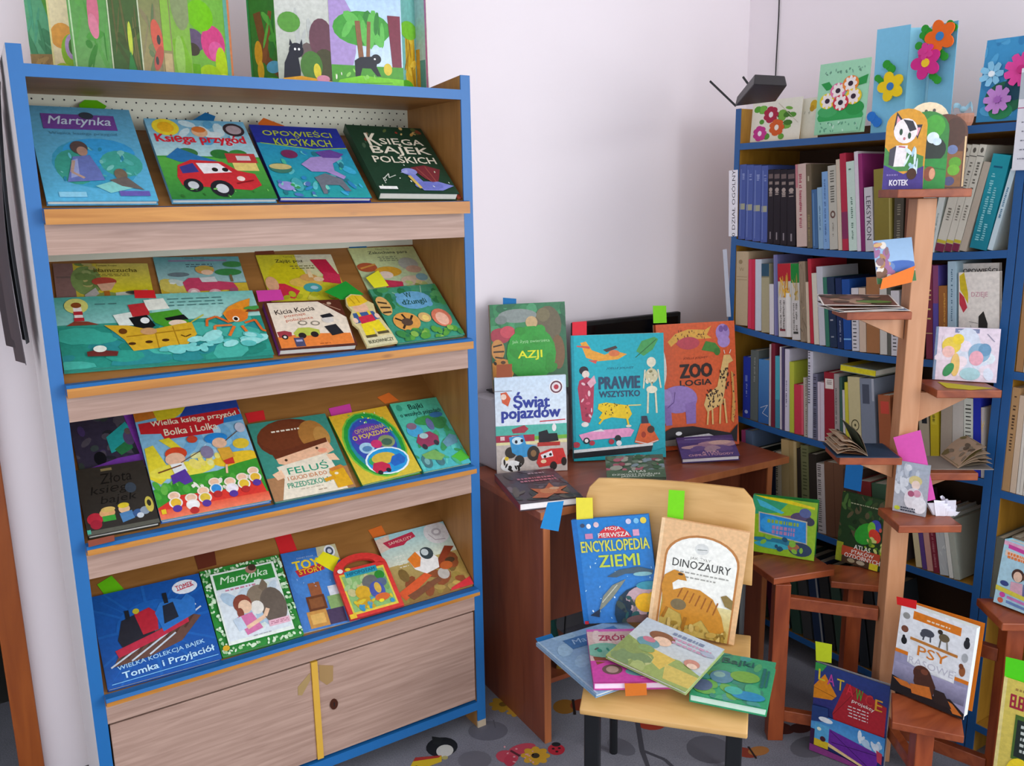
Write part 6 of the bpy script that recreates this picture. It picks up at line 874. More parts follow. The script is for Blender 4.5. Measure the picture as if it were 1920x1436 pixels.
# shelf signs
def paper(name, label, cat, pix, p0, n, col, art=None, t=.0006, group=None):
    n = Vector(n).normalized(); o, ux, uy, w, h = rect_from(pix, p0, n); r = thing(name, label, cat, mtx=frame(o, ux, uy), group=group)
    MB().box(0, w, 0, h, -t, 0, hexc(col)).build('sheet', M['matte'], r)
    if art: am = MB(); art_mesh(am, w, h, art, 0); am.build('sheet_print', M['matte'], r)
    return r
paper('shelf_sign', 'white vertical shelf sign with black capitals on the bookcase upright', 'sign', [(1365, 320), (1384, 318), (1382, 443), (1368, 443)], (BX-.002, 0, 0), (-1, 0, 0), '#eeeaf0', [('t', '0 DZIAŁ OGÓLNY', 50, 50, 560, 8, '#3a3438', {'rot': 90})])
paper('shelf_sign', 'narrow blank white shelf sign on the bookcase upright below the lettered one', 'sign', [(1359, 468), (1367, 466), (1366, 594), (1359, 594)], (BX-.002, 0, 0), (-1, 0, 0), '#c8ccd8')
# neighbouring unit
def row2(z, rowname, items):
    pk = Pack(1.0745, .5205)
    for i, (xl, xr, xt, yb, yt, col, desc, art) in enumerate(items):
        A, B, T = at(xl, yb, 'x', SPX), at(xr, yb, 'x', SPX), at(xt, yt, 'x', SPX)
        yl, yr, ty = pk.fit(A.y, B.y, z+.001, T.y, T.z); spine_book('%s, %s from the uprights on the second bookcase\'s %s' % (desc, ORD[i], rowname), 'books in the second bookcase', SPX, yl, yr, z+.001, ty, T.z, col, art)
row2(.752, 'middle shelf', [(1879, 1893, 1895, 910, 725, '#b48c60', 'tan travel book', [*vd(30, 70, 5, 62, '#4a3424', 42, 3)]), (1894, 1905, 1906, 914, 740, '#d0b8a0', 'beige slim volume', []), (1906, 1918, 1916, 917, 738, '#d8d0c4', 'white ridged volume', [('l', [(50, 2), (50, 98)], 10, '#a8a098')]), (1919, 1934, 1930, 920, 740, '#d4ccc0', 'cream ridged volume', [])])
row2(1.06, 'upper shelf', [(1905, 1918, 1916, 690, 500, '#a87c50', 'tan hardback', []), (1919, 1935, 1930, 692, 505, '#c8b498', 'beige hardback', [])])
row2(.46, 'lower shelf', [(1842, 1856, 1850, 1110, 1000, '#6a6a5c', 'grey-green hardback', []), (1857, 1870, 1866, 1118, 1005, '#58584c', 'dark khaki hardback', []), (1872, 1888, 1882, 1124, 1000, '#8a7c68', 'buff hardback', [])])
# ================================================================== wooden plant stand
PX, PY = 1.953, 1.2144
n1 = Vector((-.6, -.8, 0)); t1 = Vector((.8, -.6, 0))          # broad face of the post, and the direction across it
sd = thing('plant_stand', 'reddish wooden plant stand with tall post and small square shelves', 'plant stand', (PX, PY, 0))
SO = Vector((PX, PY, 0))
def sbar(name, p, q, w, h, up=(0, 0, 1), mat='stain', parent=sd):
    return MB().bar(Vector(p)-SO, Vector(q)-SO, w, h, up).build(name, M[mat], parent, bevel=.002)
M['stainl'] = wood('red_stained_wood_lit', '#cc9670', '#b67c52', (20, 20, 3), .4, contrast=.7)  # stained wood again, paler: window light on the post worked into its colour
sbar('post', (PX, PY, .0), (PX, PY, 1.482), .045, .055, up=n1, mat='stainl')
PLATES = {}
def plate(z, c, w, d, ang=0, bracket=None, name='shelf'):
    a = Vector((math.cos(ang)*t1.x-math.sin(ang)*t1.y, math.sin(ang)*t1.x+math.cos(ang)*t1.y, 0)); b = Vector((-a.y, a.x, 0)); c = Vector((c[0], c[1], 0))
    mb = MB(); P = [c+a*i*w/2+b*j*d/2-SO for i, j in ((-1, -1), (1, -1), (1, 1), (-1, 1))]
    if (P[1]-P[0]).cross(P[2]-P[1]).z < 0: P.reverse()
    mb.prism([(p.x, p.y) for p in P], z-.019, z); o = mb.build(name, M['stainh'], sd, bevel=.002)
    if bracket:                                   # triangular support below the shelf, against the post
        p0 = SO.copy(); dr = (c-SO); dr.z = 0; L_ = dr.length; dr.normalize(); s_ = dr.cross(Vector((0, 0, 1)))*.009; r = []
        for sg in (-1, 1):
            for k, zz in ((.026, z-.0195), (L_+w*.28, z-.0195), (.026, z-.0195-bracket)): r.append(dr*k+s_*sg+Vector((0, 0, zz)))
        MB().add(r, [(0, 2, 1), (3, 4, 5), (0, 1, 4, 3), (1, 2, 5, 4), (2, 0, 3, 5)]).build('bracket', M['stainl'], sd)
    return o
plate(1.503, (PX, PY), .165, .13, 0)
cL = Vector((PX, PY, 0))-t1*.105+n1*.01; plate(1.222, cL, .15, .12, 0, .055)
cR = Vector((PX, PY, 0))+t1*.115+n1*.01; plate(1.034, cR, .15, .13, 0, .075)
cL2 = Vector((PX, PY, 0))-t1*.10+n1*.01; plate(.865, cL2, .15, .12, 0, .05)
cR2 = Vector((PX, PY, 0))+t1*.10+n1*.01; plate(.825, cR2, .12, .11, 0, .05)
ZP = .718; cP = (at(1679, 982, 'z', ZP)+at(1806, 988, 'z', ZP))/2; cP = cP-n1*.062; plate(ZP, cP, .15, .125, .05)
# outer legs with their own shelves
def leg(p, ztop, w=.042): sbar('leg', (p.x, p.y, 0), (p.x, p.y, ztop), w, w, up=n1)
P3 = Vector((1.79, 1.431, 0)); leg(P3, .47); plate(.49, P3+Vector((.075, .04, 0)), .19, .15, .35)
P4 = Vector((2.03, 1.375, 0)); leg(P4, .43); plate(.45, P4+Vector((.0, -.01, 0)), .15, .12, -.2)
z5 = .272; a5, b5 = at(1690, 1353, 'z', z5), at(1826, 1380, 'z', z5); c5 = (a5+b5)/2-n1*.062; P5 = Vector((c5.x-.01, c5.y+.0, 0)); leg(P5, z5-.019); plate(z5, c5, (b5-a5).length, .135, math.atan2((b5-a5).y, (b5-a5).x)-math.atan2(t1.y, t1.x))
z6 = .52; a6 = at(1880, 1165, 'z', z6); c6 = a6+t1*.07-n1*.055; P6 = Vector((c6.x-.015, c6.y+.01, 0)); leg(P6, z6-.019); plate(z6, c6, .15, .13, .0)
pc = Vector((PX, PY, 0)); zr = lambda p, z: (p.x, p.y, z)
def rail(name, p, q, z, z2=None):
    d = (q-p).normalized(); sbar(name, zr(p+d*.022, z), zr(q-d*.026, z if z2 is None else z2), .022, .034, mat='stainh')
rail('rail', P3, pc, .415); rail('rail', P3, pc, .075); rail('rail', P6, pc, .40); rail('rail', P4, pc, .12); rail('rail', P5, pc, .12); rail('rail', P6, pc, .10)
# ------------------------------------------------------------------ things on the stand
D1 = 2.07
kz = 1.5035
def panel_book(label, name, cat, panels):
    o = None
    for i, (pl, pr, dl, dr, pts, base, art) in enumerate(panels):
        A, B = atd(pl, 350, dl), atd(pr, 350, dr); A.z = B.z = kz; e = B-A; w = e.length; e.normalize()
        if o is None: o = thing(name, label, cat, A)
        h = .218; mt = frame(A-o.location, e, (0, 0, 1)); mb = MB(); mb.prism([(x*w/100, y*h/100) for x, y in pts], -.003, 0, 'z', hexc('#d8c8a0'))
        mb.v = [tuple(mt @ Vector(v)) for v in mb.v]; pg = mb.build('panel', M['matte'], o)
        am = MB(); am.add([(x*w/100, y*h/100, .0001) for x, y in pts], [tuple(range(len(pts)))], hexc(base)); art_mesh(am, w, h, art, .0002)
        am.v = [tuple(mt @ Vector(v)) for v in am.v]; am.build('panel_print', M['print'], pg)
    return o
def archpts(top, sh, n=10, cx=50, rx=50): return [(0, 0), (100, 0), (100, sh)]+[(cx+rx*math.cos(math.pi*i/n), sh+(top-sh)*math.sin(math.pi*i/n)) for i in range(1, n)]+[(0, sh)]
panel_book('cat-shaped concertina board book with purple title foot on the stand top', 'concertina_board_book', 'book', [
    (1694, 1768, 2.128, 2.132, archpts(94, 76), '#e0cba8', [('e', 42, 16, 4, 2, '#3a2a20'), ('e', 62, 15, 4, 2, '#3a2a20'), ('r', 0, 40, 100, 100, '#8a6a48')]),
    (1654, 1730, 2.06, 2.03, archpts(84, 66), '#d89a34', [('p', [(0, 55), (30, 70), (60, 60), (96, 66), (96, 80), (0, 82)], '#4a8a4a'), ('p', [(0, 74), (20, 78), (50, 84), (98, 76), (100, 100), (0, 100)], '#4a3a8a'), ('p', [(18, 38), (24, 19), (44, 30)], '#3c3a44'), ('p', [(64, 33), (88, 33), (78, 48)], '#3c3a44'), ('p', [(23, 35), (26, 23), (38, 30)], '#e8a0b0'), ('p', [(70, 36), (84, 36), (77, 45)], '#e8a0b0'), ('e', 48, 39, 29, 13, '#f2e8e8'), ('p', [(40, 27), (64, 29), (74, 38), (58, 40), (50, 33)], '#3c3a44'), ('e', 37, 40, 4, 3.4, '#33503e'), ('e', 58, 44, 4, 3.4, '#33503e'), ('e', 46, 47, 3, 1.6, '#c87a80'), ('p', [(26, 54), (56, 54), (52, 76), (22, 76)], '#f0e8ea'), ('p', [(12, 58), (28, 54), (24, 76), (12, 74)], '#4a4854'), ('s', 10, 48, 60, 86, 80, 5, 9, ['#c0dce8', '#a8cce0', '#d8ecf0']), ('e', 70, 84, 12, 6, '#4a2c1c'), ('l', [(34, 55), (50, 56)], 3, '#b84058'), *lines(8, 84, 36, 1, 2, '#8a7ab8', 1.6), ('t', 'KOTEK', 40, 93, 46, 6, '#e8e4f4', {'b': .05})]),
    (1690, 1771, 2.072, 2.066, archpts(82, 62), '#2a7a30', [('e', 66, 34, 24, 12, '#3f9a2c'), ('e', 60, 58, 36, 14, '#16241c'), ('e', 64, 46, 14, 6, '#d8e8f0'), ('e', 74, 50, 10, 4, '#c8dcea'), ('r', 0, 68, 100, 100, '#1f8a34'), ('l', [(50, 76), (98, 80)], 3, '#177028'), ('e', 62, 84, 14, 8, '#8a4424'), ('e', 68, 84, 7, 6, '#d89a78')]),
    (1724, 1806, 2.106, 2.098, archpts(80, 60), '#5a3424', [('e', 70, 40, 24, 16, '#4a2a1c'), ('r', 50, 60, 92, 98, '#8a5a30'), ('e', 68, 58, 12, 5, '#6a7aa8'), ('e', 76, 72, 14, 6, '#58a020'), ('e', 74, 80, 14, 6, '#6ab028'), ('e', 66, 92, 12, 5, '#4a4a78'), ('l', [(96, 44), (97, 98)], 4, '#e0c090')])])
def ball(c, r, sz=(1, 1, 1), n=12):
    rows = [[(c[0]+r*sz[0]*math.sin(math.pi*j/8)*math.cos(2*math.pi*i/n), c[1]+r*sz[1]*math.sin(math.pi*j/8)*math.sin(2*math.pi*i/n), c[2]+r*sz[2]*math.cos(math.pi*j/8)) for i in range(n+1)] for j in range(9)]
    m = MB().sheet(rows); m.smooth = True; return m
# photo cards on the left shelf
cz = 1.2225
def card(label, pix, z, col, art, tilt=None, t=.0008, lift=None):
    return paper('photo_card', label, 'card', pix, (0, 0, z) if lift is None else lift[0], UP if lift is None else lift[1], col, art, t, 'photo cards on the stand')
brn = ['#8a5a48', '#6a3c30', '#a87a60', '#5a4030', '#b08a70', '#4a3a28']
bx = Vector((cL.x, cL.y, 0))
def fan(i, col, art, label, ang, dz, w=.15, h=.10, off=(0, 0)):
    c = bx+t1*off[0]+n1*off[1]; a = Vector((math.cos(ang)*t1.x-math.sin(ang)*t1.y, math.sin(ang)*t1.x+math.cos(ang)*t1.y, 0)); b = Vector((-a.y, a.x, 0))
    o = c-a*w/2-b*h/2; o.z = cz+dz; r = thing('photo_card', label, 'card', mtx=frame(o, a, b+Vector((0, 0, .05*(i % 3)))), group='photo cards on the stand')
    MB().box(0, w, 0, h, 0, .001, hexc('#e4dcd4')).build('sheet', M['matte'], r); am = MB(); art_mesh(am, w, h, [('r', 2, 2, 98, 98, col)]+art, .001); am.build('sheet_print', M['print'], r); return r
fan(0, '#3f6a3a', [('s', 20, 4, 4, 96, 96, 6, 12, ['#5a8a3c', '#2f4a2c', '#8ab0c8', '#a8c060'])], 'green-toned photo card at the bottom of the fan on the stand', .15, .0, .17, .11, (-.02, 0))
fan(3, '#6a8ab0', [('s', 16, 4, 4, 96, 96, 6, 12, ['#8aa8c8', '#4a6a98', '#c8d0d8'])], 'blue-toned photo card second lowest in the fan on the stand', -.1, .0022, .15, .11, (.0, .0))
fan(6, '#5a3a30', [('s', 24, 4, 4, 96, 96, 6, 12, brn)], 'dark brown photo card in the middle of the fan on the stand', .3, .0044, .16, .11, (-.03, .01))
fan(1, '#8a5a4c', [('s', 24, 4, 4, 96, 96, 6, 12, brn)], 'reddish brown photo card tilted on the fan on the stand', .1, .0075, .17, .11, (-.03, .0))
fan(2, '#7a5044', [('s', 24, 4, 4, 96, 96, 6, 12, brn), ('e', 70, 70, 24, 12, '#6a8a40')], 'brown and green photo card raised highest in the fan on the stand', -.15, .015, .17, .12, (-.035, .0))
vp = Vector((cL.x, cL.y, 0))+n1*.062; vn = (n1+Vector((0, 0, .25))).normalized()
paper('photo_card', 'upright photo card with blue hills leaning on the stand post', 'card', [(1634, 449), (1724, 446), (1703, 520), (1648, 540)], vp+Vector((0, 0, cz+.02)), vn, '#e0dcd8', [('g', 0, 0, 100, 60, '#8aa8c8', '#9ab8d8'), ('e', 60, 66, 50, 16, '#4a6ab0'), ('e', 20, 62, 30, 14, '#6a86b8'), ('r', 0, 76, 100, 100, '#4a7a4a'), ('s', 30, 0, 10, 42, 90, 6, 13, ['#a8805a', '#c8a070', '#8a6a70', '#d8d0c8', '#7a5a48', '#9a6a90'])], .001, 'photo cards on the stand')
marker('orange paper marker sticking out of the photo card fan', [(1655, 522), (1716, 498), (1710, 529), (1650, 543)], vp+Vector((0, 0, cz+.02))+n1*.012, vn, '#e0762c')
# fairy picture book
fz_ = 1.0345
stand_book('pale pink square book with yellow and blue cover art, on the right stand shelf', [(1751, 613), (1875, 618), (1868, 719), (1748, 712)], fz_, 6, .012, '#d8d0e0', [
    ('r', 0, 0, 100, 100, '#e4d4e2'), ('r', 0, 0, 4, 100, '#7a90b0'), ('r', 30, 2, 68, 10, '#7a84a8'), *lines(34, 5, 64, 1, 2, '#c8d0e0', 2.4), ('e', 50, 40, 22, 40, '#d4dcec'), ('s', 16, 10, 14, 90, 90, 6, 12, ['#e8dce8', '#d8e0f0', '#f0e0e8', '#dce8f0']), ('e', 26, 34, 15, 16, '#e8cc4a'), ('e', 36, 22, 9, 10, '#ecd030'), ('e', 22, 46, 10, 11, '#f0c0b8'), ('e', 34, 70, 7, 22, '#e8c070'), ('e', 24, 80, 7, 14, '#2f8a50', 25), ('e', 70, 46, 17, 18, '#8ab0cc'), ('e', 78, 40, 10, 12, '#6a98bc'), ('e', 66, 56, 11, 14, '#e8a8b8'), ('e', 58, 86, 16, 12, '#a8d0d8'), ('l', [(80, 10), (92, 24)], 1.2, '#8a88a0')], spine='#6a86a8', open_back=5, inside='#c8c8d4')
marker('yellow paper marker under the pale pink square book', [(1758, 716), (1862, 728), (1820, 731), (1775, 727)], (0, 0, fz_+.0001), UP, '#c8b820')
# dog-eared open books on the two lower shelves
def open_book(label, c, z, across, spread, cols, cover, w=.12, h=.17, lift=.5, seed=3):
    """an open book lying spine down, pages fanned; the cover boards below"""
    a = Vector(across).normalized(); b = Vector((-a.y, a.x, 0)); o = thing('open_book', label, 'book', mtx=frame((c[0], c[1], z), a, b)); rnd = random.Random(seed)
    MB().box(-w, w, 0, h, 0, .002, hexc(cover)).build('cover', M['matte'], o)
    for i, ang in enumerate(spread):
        ca, sa = math.cos(math.radians(ang)), math.sin(math.radians(ang)); rows = []
        for j in range(6):
            t = j/5*w*.97; bend = .012*math.sin(math.pi*j/5); rows.append([(t*ca, y, .003+.0004*i+t*sa+bend) for y in (.003, h*.5, h-.003)])
        m = MB().sheet(rows, hexc('#b49a80'), thick=(0, 0, .0005)); m.build('page', M['matte'], o)
        pm = MB(); art_mesh(pm, w*.9, h*.92, [('r', 0, 0, 100, 100, cols[i % len(cols)]), ('s', 14, 4, 4, 96, 96, 8, 16, cols)], 0, seed+i); out = []
        for x, y, zz in pm.v:
            t = x+w*.03; q = t/(w*.97); out.append((t*ca, y+h*.04, .0038+.0004*i+t*sa+.012*math.sin(math.pi*min(q, 1))+zz*3))
        pm.v = out; pm.build('page_print', M['matte'], o)
    return o
dk = ['#6a4434', '#8a5c3c', '#4a3a30', '#b07a4c', '#3f4a38']
open_book('open book of brown woodland pictures on the left lower stand shelf', cL2-t1*.008+n1*.062, .8655, t1, (168, 176, 160, 150, 118), dk, '#23364c', .075, .12, seed=5)
open_book('open book with pale curled pages on the right lower stand shelf', cR2+t1*.022+n1*.03, .8255, t1, (8, 16, 26, 40), ['#8a7c68', '#6a5c4c', '#a89a88', '#7a6c40'], '#8a8078', .085, .11, seed=8)
# princess book with lace, pink marker
pz = ZP+.0005
stand_book('small silvery doll book with white lace ruffle on the stand', [(1681, 866), (1731, 868), (1734, 970), (1673, 957)], pz, 3, .008, '#a8b0bc', [
    ('g', 0, 0, 100, 100, '#aab4c4', '#b4b4bc'), ('s', 20, 0, 0, 70, 60, 8, 16, ['#c8d0dc', '#98a4b8', '#dce0e8', '#8a90a8']), ('e', 62, 34, 20, 10, '#d8c888'), ('e', 64, 42, 13, 9, '#f0d8cc'), ('e', 62, 70, 30, 22, '#e4e0e6'), ('e', 70, 58, 12, 7, '#d898b0'), ('e', 52, 60, 10, 6, '#b05878'), ('e', 80, 80, 22, 16, '#eeecf2'), ('e', 14, 92, 9, 4, '#c8d038'), *lines(24, 88, 70, 2, 5, '#3a4050', 3)], spine='#c8ccd4')
lc = thing('lace_ruffle', 'white lace ruffle lying beside the silvery doll book', 'lace', at(1772, 966, 'z', pz))
rnd = random.Random(4)
for i in range(5):
    rows = []
    for j in range(9):
        a = j*.75+i; r_ = .010+.002*i; rows.append([(t1.x*(j-4)*.006+math.cos(a)*.006, t1.y*(j-4)*.006+math.sin(a)*.006, .0+.003*(i % 2)), (t1.x*(j-4)*.0072+math.cos(a)*r_, t1.y*(j-4)*.0072+math.sin(a)*r_+.002*i, .012+.007*i+.003*math.sin(2*a))])
    MB().sheet(rows, hexc('#e6e4f0'), thick=(.0006, 0, .0003)).build('frill', M['matte'], lc)
A, B, e, up, n = stand_plane((1673, 957), (1734, 970), pz, 0)
marker('tall pink paper marker behind the silvery doll book', [(1675, 820), (1726, 806), (1754, 936), (1716, 945), (1694, 884)], A, n, '#ee62c0', -.0125)
# vehicle board book on the left leg's shelf
stand_book('lime green vehicle board book with blue sign, on the low left stand shelf', [(1406, 930), (1529, 941), (1526, 1053), (1406, 1033)], .4905, 5, .014, '#7ab828', [
    ('r', 0, 0, 100, 100, '#98c428'), ('p', [(0, 0), (56, 6), (40, 26), (0, 34)], '#38a878'), ('p', [(6, 6), (20, 10), (50, 24), (46, 27), (12, 18)], '#4ac0dc'), ('p', [(2, 0), (60, 2), (96, 8), (96, 12), (20, 4)], '#f0d810'), ('p', [(46, 30), (80, 24), (80, 40), (60, 40)], '#a87850'), ('e', 76, 30, 16, 10, '#5a4a70'), ('e', 82, 20, 9, 8, '#5a68a0'), ('e', 90, 34, 7, 7, '#3a3a50'), ('p', [(10, 28), (86, 34), (88, 74), (12, 64)], '#c8c0a8'), ('p', [(12, 30), (84, 36), (86, 72), (14, 62)], '#2a90e0'), ('e', 30, 48, 16, 14, '#3aa8f0'), *lines(24, 39, 74, 1, 2, '#98bc48', 6), *lines(32, 49, 68, 1, 2, '#b888b8', 6), *lines(32, 57, 68, 1, 2, '#b888b8', 6), ('e', 40, 76, 40, 5, '#2a80a0'), ('e', 34, 84, 28, 6, '#3ab0c8'), ('e', 78, 84, 18, 12, '#2a4060'), ('e', 68, 82, 9, 7, '#a86a48'), ('s', 10, 2, 70, 90, 90, 3, 6, ['#3a9a60', '#205878', '#88c040'])], open_back=9, inside='#2a8a40', spine='#3a9a78')
stand_book('dark leafy bird atlas with a rainbow parrot on the low back shelf', [(1584, 918), (1668, 948), (1655, 1075), (1566, 1049)], .4505, 6, .014, '#2a4a24', [
    ('r', 0, 0, 100, 100, '#243c20'), ('s', 46, 0, 0, 100, 62, 4, 9, ['#2f5a28', '#1c3018', '#4a6a34', '#3a4a28', '#5a5038']), ('r', 0, 72, 14, 100, '#98a028'), ('e', 58, 52, 24, 15, '#2f9a30', -20), ('e', 76, 38, 11, 9, '#3f4ab0'), ('e', 68, 42, 8, 9, '#7ac838'), ('e', 76, 52, 13, 9, '#d8402c', 20), ('e', 86, 42, 3, 3, '#c85a48'), ('s', 14, 60, 56, 98, 76, 3, 6, ['#98b028', '#c8d078', '#5a8a28']), ('p', [(12, 76), (92, 76), (92, 92), (12, 90)], '#b8482c'), ('t', 'ATLAS', 54, 74, 34, 6.5, '#f0ece4', {'b': .02}), ('t', 'PTAKÓW', 56, 81, 46, 6.5, '#f0ece4', {'b': .02}), ('t', 'OZDOBNYCH', 56, 88.5, 74, 6.5, '#f0ece4', {'b': .02}), ('r', 14, 91, 86, 100, '#4a3424'), ('e', 34, 95, 8, 3, '#a89878'), ('e', 54, 95, 9, 3, '#b8a890'), ('r', 72, 91, 90, 100, '#d8c828'), *lines(20, 12, 90, 1, 3, '#a8a888', 1.5)], spine='#98a02c')
A, B, e, up, n = stand_plane((1566, 1049), (1655, 1075), .4505, 6)
marker('blue paper marker rising behind the parrot atlas', [(1588, 852), (1620, 860), (1614, 922), (1582, 914)], A, n, '#1a70b8', -.006)
# dog book, kite book, reader, magazine pack
stand_book('thick white dog breed book with a bloodhound, on the low front shelf', [(1670, 1123), (1815, 1178), (1806, 1352), (1669, 1294)], z5+.0005, 6, .032, '#eeeef2', [
    ('r', 0, 0, 100, 100, '#eceff4'), ('p', [(18, 4), (82, 5), (82, 14), (18, 13)], '#e07c1c'), *lines(36, 9, 68, 1, 2, '#f4e0c8', 1.6), ('e', 9, 12, 5, 3.6, '#9a9a98'), ('e', 9, 27, 5, 3.8, '#7a4a38'), ('e', 10, 40, 4, 4.2, '#1f2024'), ('e', 9, 36, 2, 2.4, '#1f2024'), ('e', 40, 23, 9, 4.2, '#4a4c58'), ('e', 34, 26, 4, 3, '#4a4c58'), ('l', [(36, 25), (35, 32)], 2, '#4a4c58'), ('l', [(44, 25), (45, 32)], 2, '#4a4c58'), ('e', 62, 22, 7, 4.4, '#6a5c44'), ('e', 56, 17, 3.4, 2.6, '#3a3028'), ('l', [(58, 25), (57, 34)], 2, '#6a6458'), ('l', [(66, 25), (68, 34)], 2, '#8a8478'), ('e', 91, 20, 4, 5, '#24262c'), ('e', 91, 15, 2.6, 2.6, '#24262c'), ('e', 91, 35, 4, 5, '#b0b4b8'), ('e', 90, 50, 4, 5.6, '#9a5a30'), ('e', 88, 45, 3, 3, '#7a4424'), ('p', [(18, 33), (82, 35), (82, 38), (18, 36)], '#c07c34'), ('t', 'PSY', 50, 45, 40, 11, '#d8802c', {'b': .01}), ('t', 'RASOWE', 52, 57, 62, 8, '#c8c8d4'),
    ('p', [(0, 52), (18, 54), (18, 62), (40, 66), (82, 66), (82, 58), (100, 60), (100, 100), (0, 100)], '#9a98b8'), ('g', 2, 66, 98, 86, '#a8a4c4', '#6a6a84'), ('r', 0, 51, 18, 55, '#e07c1c'), ('r', 82, 58, 100, 62, '#e07c1c'), ('p', [(18, 50), (82, 54), (82, 66), (18, 61)], '#eceff4'), ('t', 'RASOWE', 50, 58, 60, 7.5, '#c4c4d2'), ('p', [(0, 82), (24, 86), (60, 88), (80, 84), (100, 94), (100, 100), (0, 100)], '#1e191c'), ('e', 40, 69, 12, 9, '#5a3022'), ('p', [(30, 66), (50, 64), (60, 78), (58, 88), (36, 88), (30, 80)], '#4a2a20'), ('e', 43, 66, 5, 3, '#7a4430'), ('p', [(26, 84), (52, 80), (58, 92), (30, 94)], '#c8702c'), ('p', [(2, 84), (22, 84), (34, 90), (14, 90)], '#c8702c'), ('p', [(74, 86), (84, 88), (98, 97), (86, 98)], '#c8702c'), ('p', [(58, 80), (72, 80), (84, 94), (60, 94)], '#2a2020')], spine='#e8eaf0', open_back=6, inside='#e07c1c', pagecol='#e6ece8')
A, B, e, up, n = stand_plane((1669, 1294), (1806, 1352), z5+.0005, 6)
marker('red paper marker on top of the dog breed book', [(1681, 1118), (1719, 1126), (1718, 1142), (1682, 1133)], A, n, '#d81c20', .001)
stand_book('purple kite-making book with coloured letters standing on the carpet', [(1529, 1236), (1668, 1292), (1654, 1458), (1518, 1404)], .002, 1, .008, '#27306a', [
    ('g', 0, 0, 100, 46, '#2c3f80', '#343478'), ('p', [(0, 0), (16, 0), (10, 8), (0, 9)], '#3a9a4a'), ('p', [(0, 26), (14, 10), (32, 30), (26, 36), (0, 40)], '#e08a1c'), ('l', [(0, 28), (30, 32)], .8, '#8a4a10'), ('p', [(28, 50), (44, 12), (60, 14), (98, 24), (98, 62), (30, 58)], '#b02430'), ('l', [(28, 52), (60, 14)], .8, '#7a1820'), *[('t', ch, 10+i*13, 12+i*2.0, 9.5, 12, c, {'b': .01}) for i, (ch, c) in enumerate(zip('LATAWCE', ('#d8c030', '#c048a0', '#d8b830', '#d83040', '#4a9a38', '#c83838', '#e0a030')))], ('t', 'projekty', 68, 30, 30, 5, '#f4ece4', {'b': .01, 'rot': -8}), *lines(48, 35, 76, 4, 3.4, '#e8d0d0', 1.2),
    ('g', 0, 56, 100, 76, '#3f88cc', '#5aa4dc'), ('p', [(0, 48), (22, 46), (24, 62), (0, 66)], '#27407a'), ('e', 20, 60, 10, 3, '#e8eef4'), ('s', 10, 64, 62, 94, 72, 3, 6, ['#dce8f4', '#b8d4ec']), ('p', [(26, 68), (96, 76), (88, 100), (26, 84)], '#6a2a98'), ('l', [(28, 70), (90, 98)], .8, '#2a1048'), ('l', [(30, 82), (92, 78)], .8, '#2a1048'), ('r', 6, 66, 26, 92, '#58a8d8'), ('r', 6, 84, 26, 92, '#d8b828'), ('e', 18, 82, 4, 3, '#4a2030'), ('e', 12, 72, 3, 2, '#e8f0d8'), ('p', [(0, 74), (6, 74), (6, 92), (0, 92)], '#3a1c40'), ('p', [(26, 84), (90, 98), (90, 100), (26, 88)], '#e8c890'), ('p', [(0, 92), (50, 94), (90, 100), (0, 100)], '#8a3a80'), ('p', [(90, 72), (98, 74), (98, 86), (92, 84)], '#c84058')], spine='#9a3a98', open_back=1, inside='#a4a2a6', soft=False)
A, B, e, up, n = stand_plane((1518, 1404), (1654, 1458), .002, 1)
marker('yellow-green paper marker above the purple kite book', [(1529, 1202), (1560, 1208), (1559, 1243), (1530, 1238)], A, n, '#cfe028', -.004)
stand_book('yellow primer with a blackboard and blond doll, low by the right stand leg', [(1876, 1264), (1985, 1305), (1962, 1584), (1850, 1536)], .002, 2, .014, '#d8c058', [
    ('r', 0, 0, 100, 100, '#d8c45c'), ('r', 0, 0, 6, 100, '#e4d48c'), *lines(20, 5, 70, 1, 2, '#a08040', 1.6), ('t', 'ELEMENTARZ', 56, 14, 82, 9, '#a0283c', {'b': .04}), ('p', [(26, 22), (96, 22), (96, 52), (26, 52)], '#4a6a2c'), ('p', [(30, 25), (96, 25), (96, 50), (30, 50)], '#232c28'), *lines(36, 28, 90, 5, 4, '#c8d0c8', 2), ('e', 42, 62, 22, 12, '#f0d428'), ('e', 44, 66, 14, 9, '#f4c8a8'), ('e', 42, 65, 2, 1.8, '#3a5080'), ('e', 52, 65, 2, 1.8, '#3a5080'), ('l', [(44, 70), (52, 69)], 1, '#c04848'), ('e', 22, 76, 10, 7, '#b08850'), ('p', [(30, 76), (60, 74), (66, 92), (26, 92)], '#3f88c8'), ('p', [(24, 88), (66, 86), (68, 98), (22, 98)], '#d04078'), ('r', 0, 86, 20, 100, '#8a78b0')], spine='#e0d080')
A, B, e, up, n = stand_plane((1850, 1536), (1962, 1584), .002, 2)
marker('lime green paper marker above the yellow primer', [(1886, 1231), (1950, 1246), (1950, 1296), (1883, 1272)], A, n, '#54d81c', -.006)
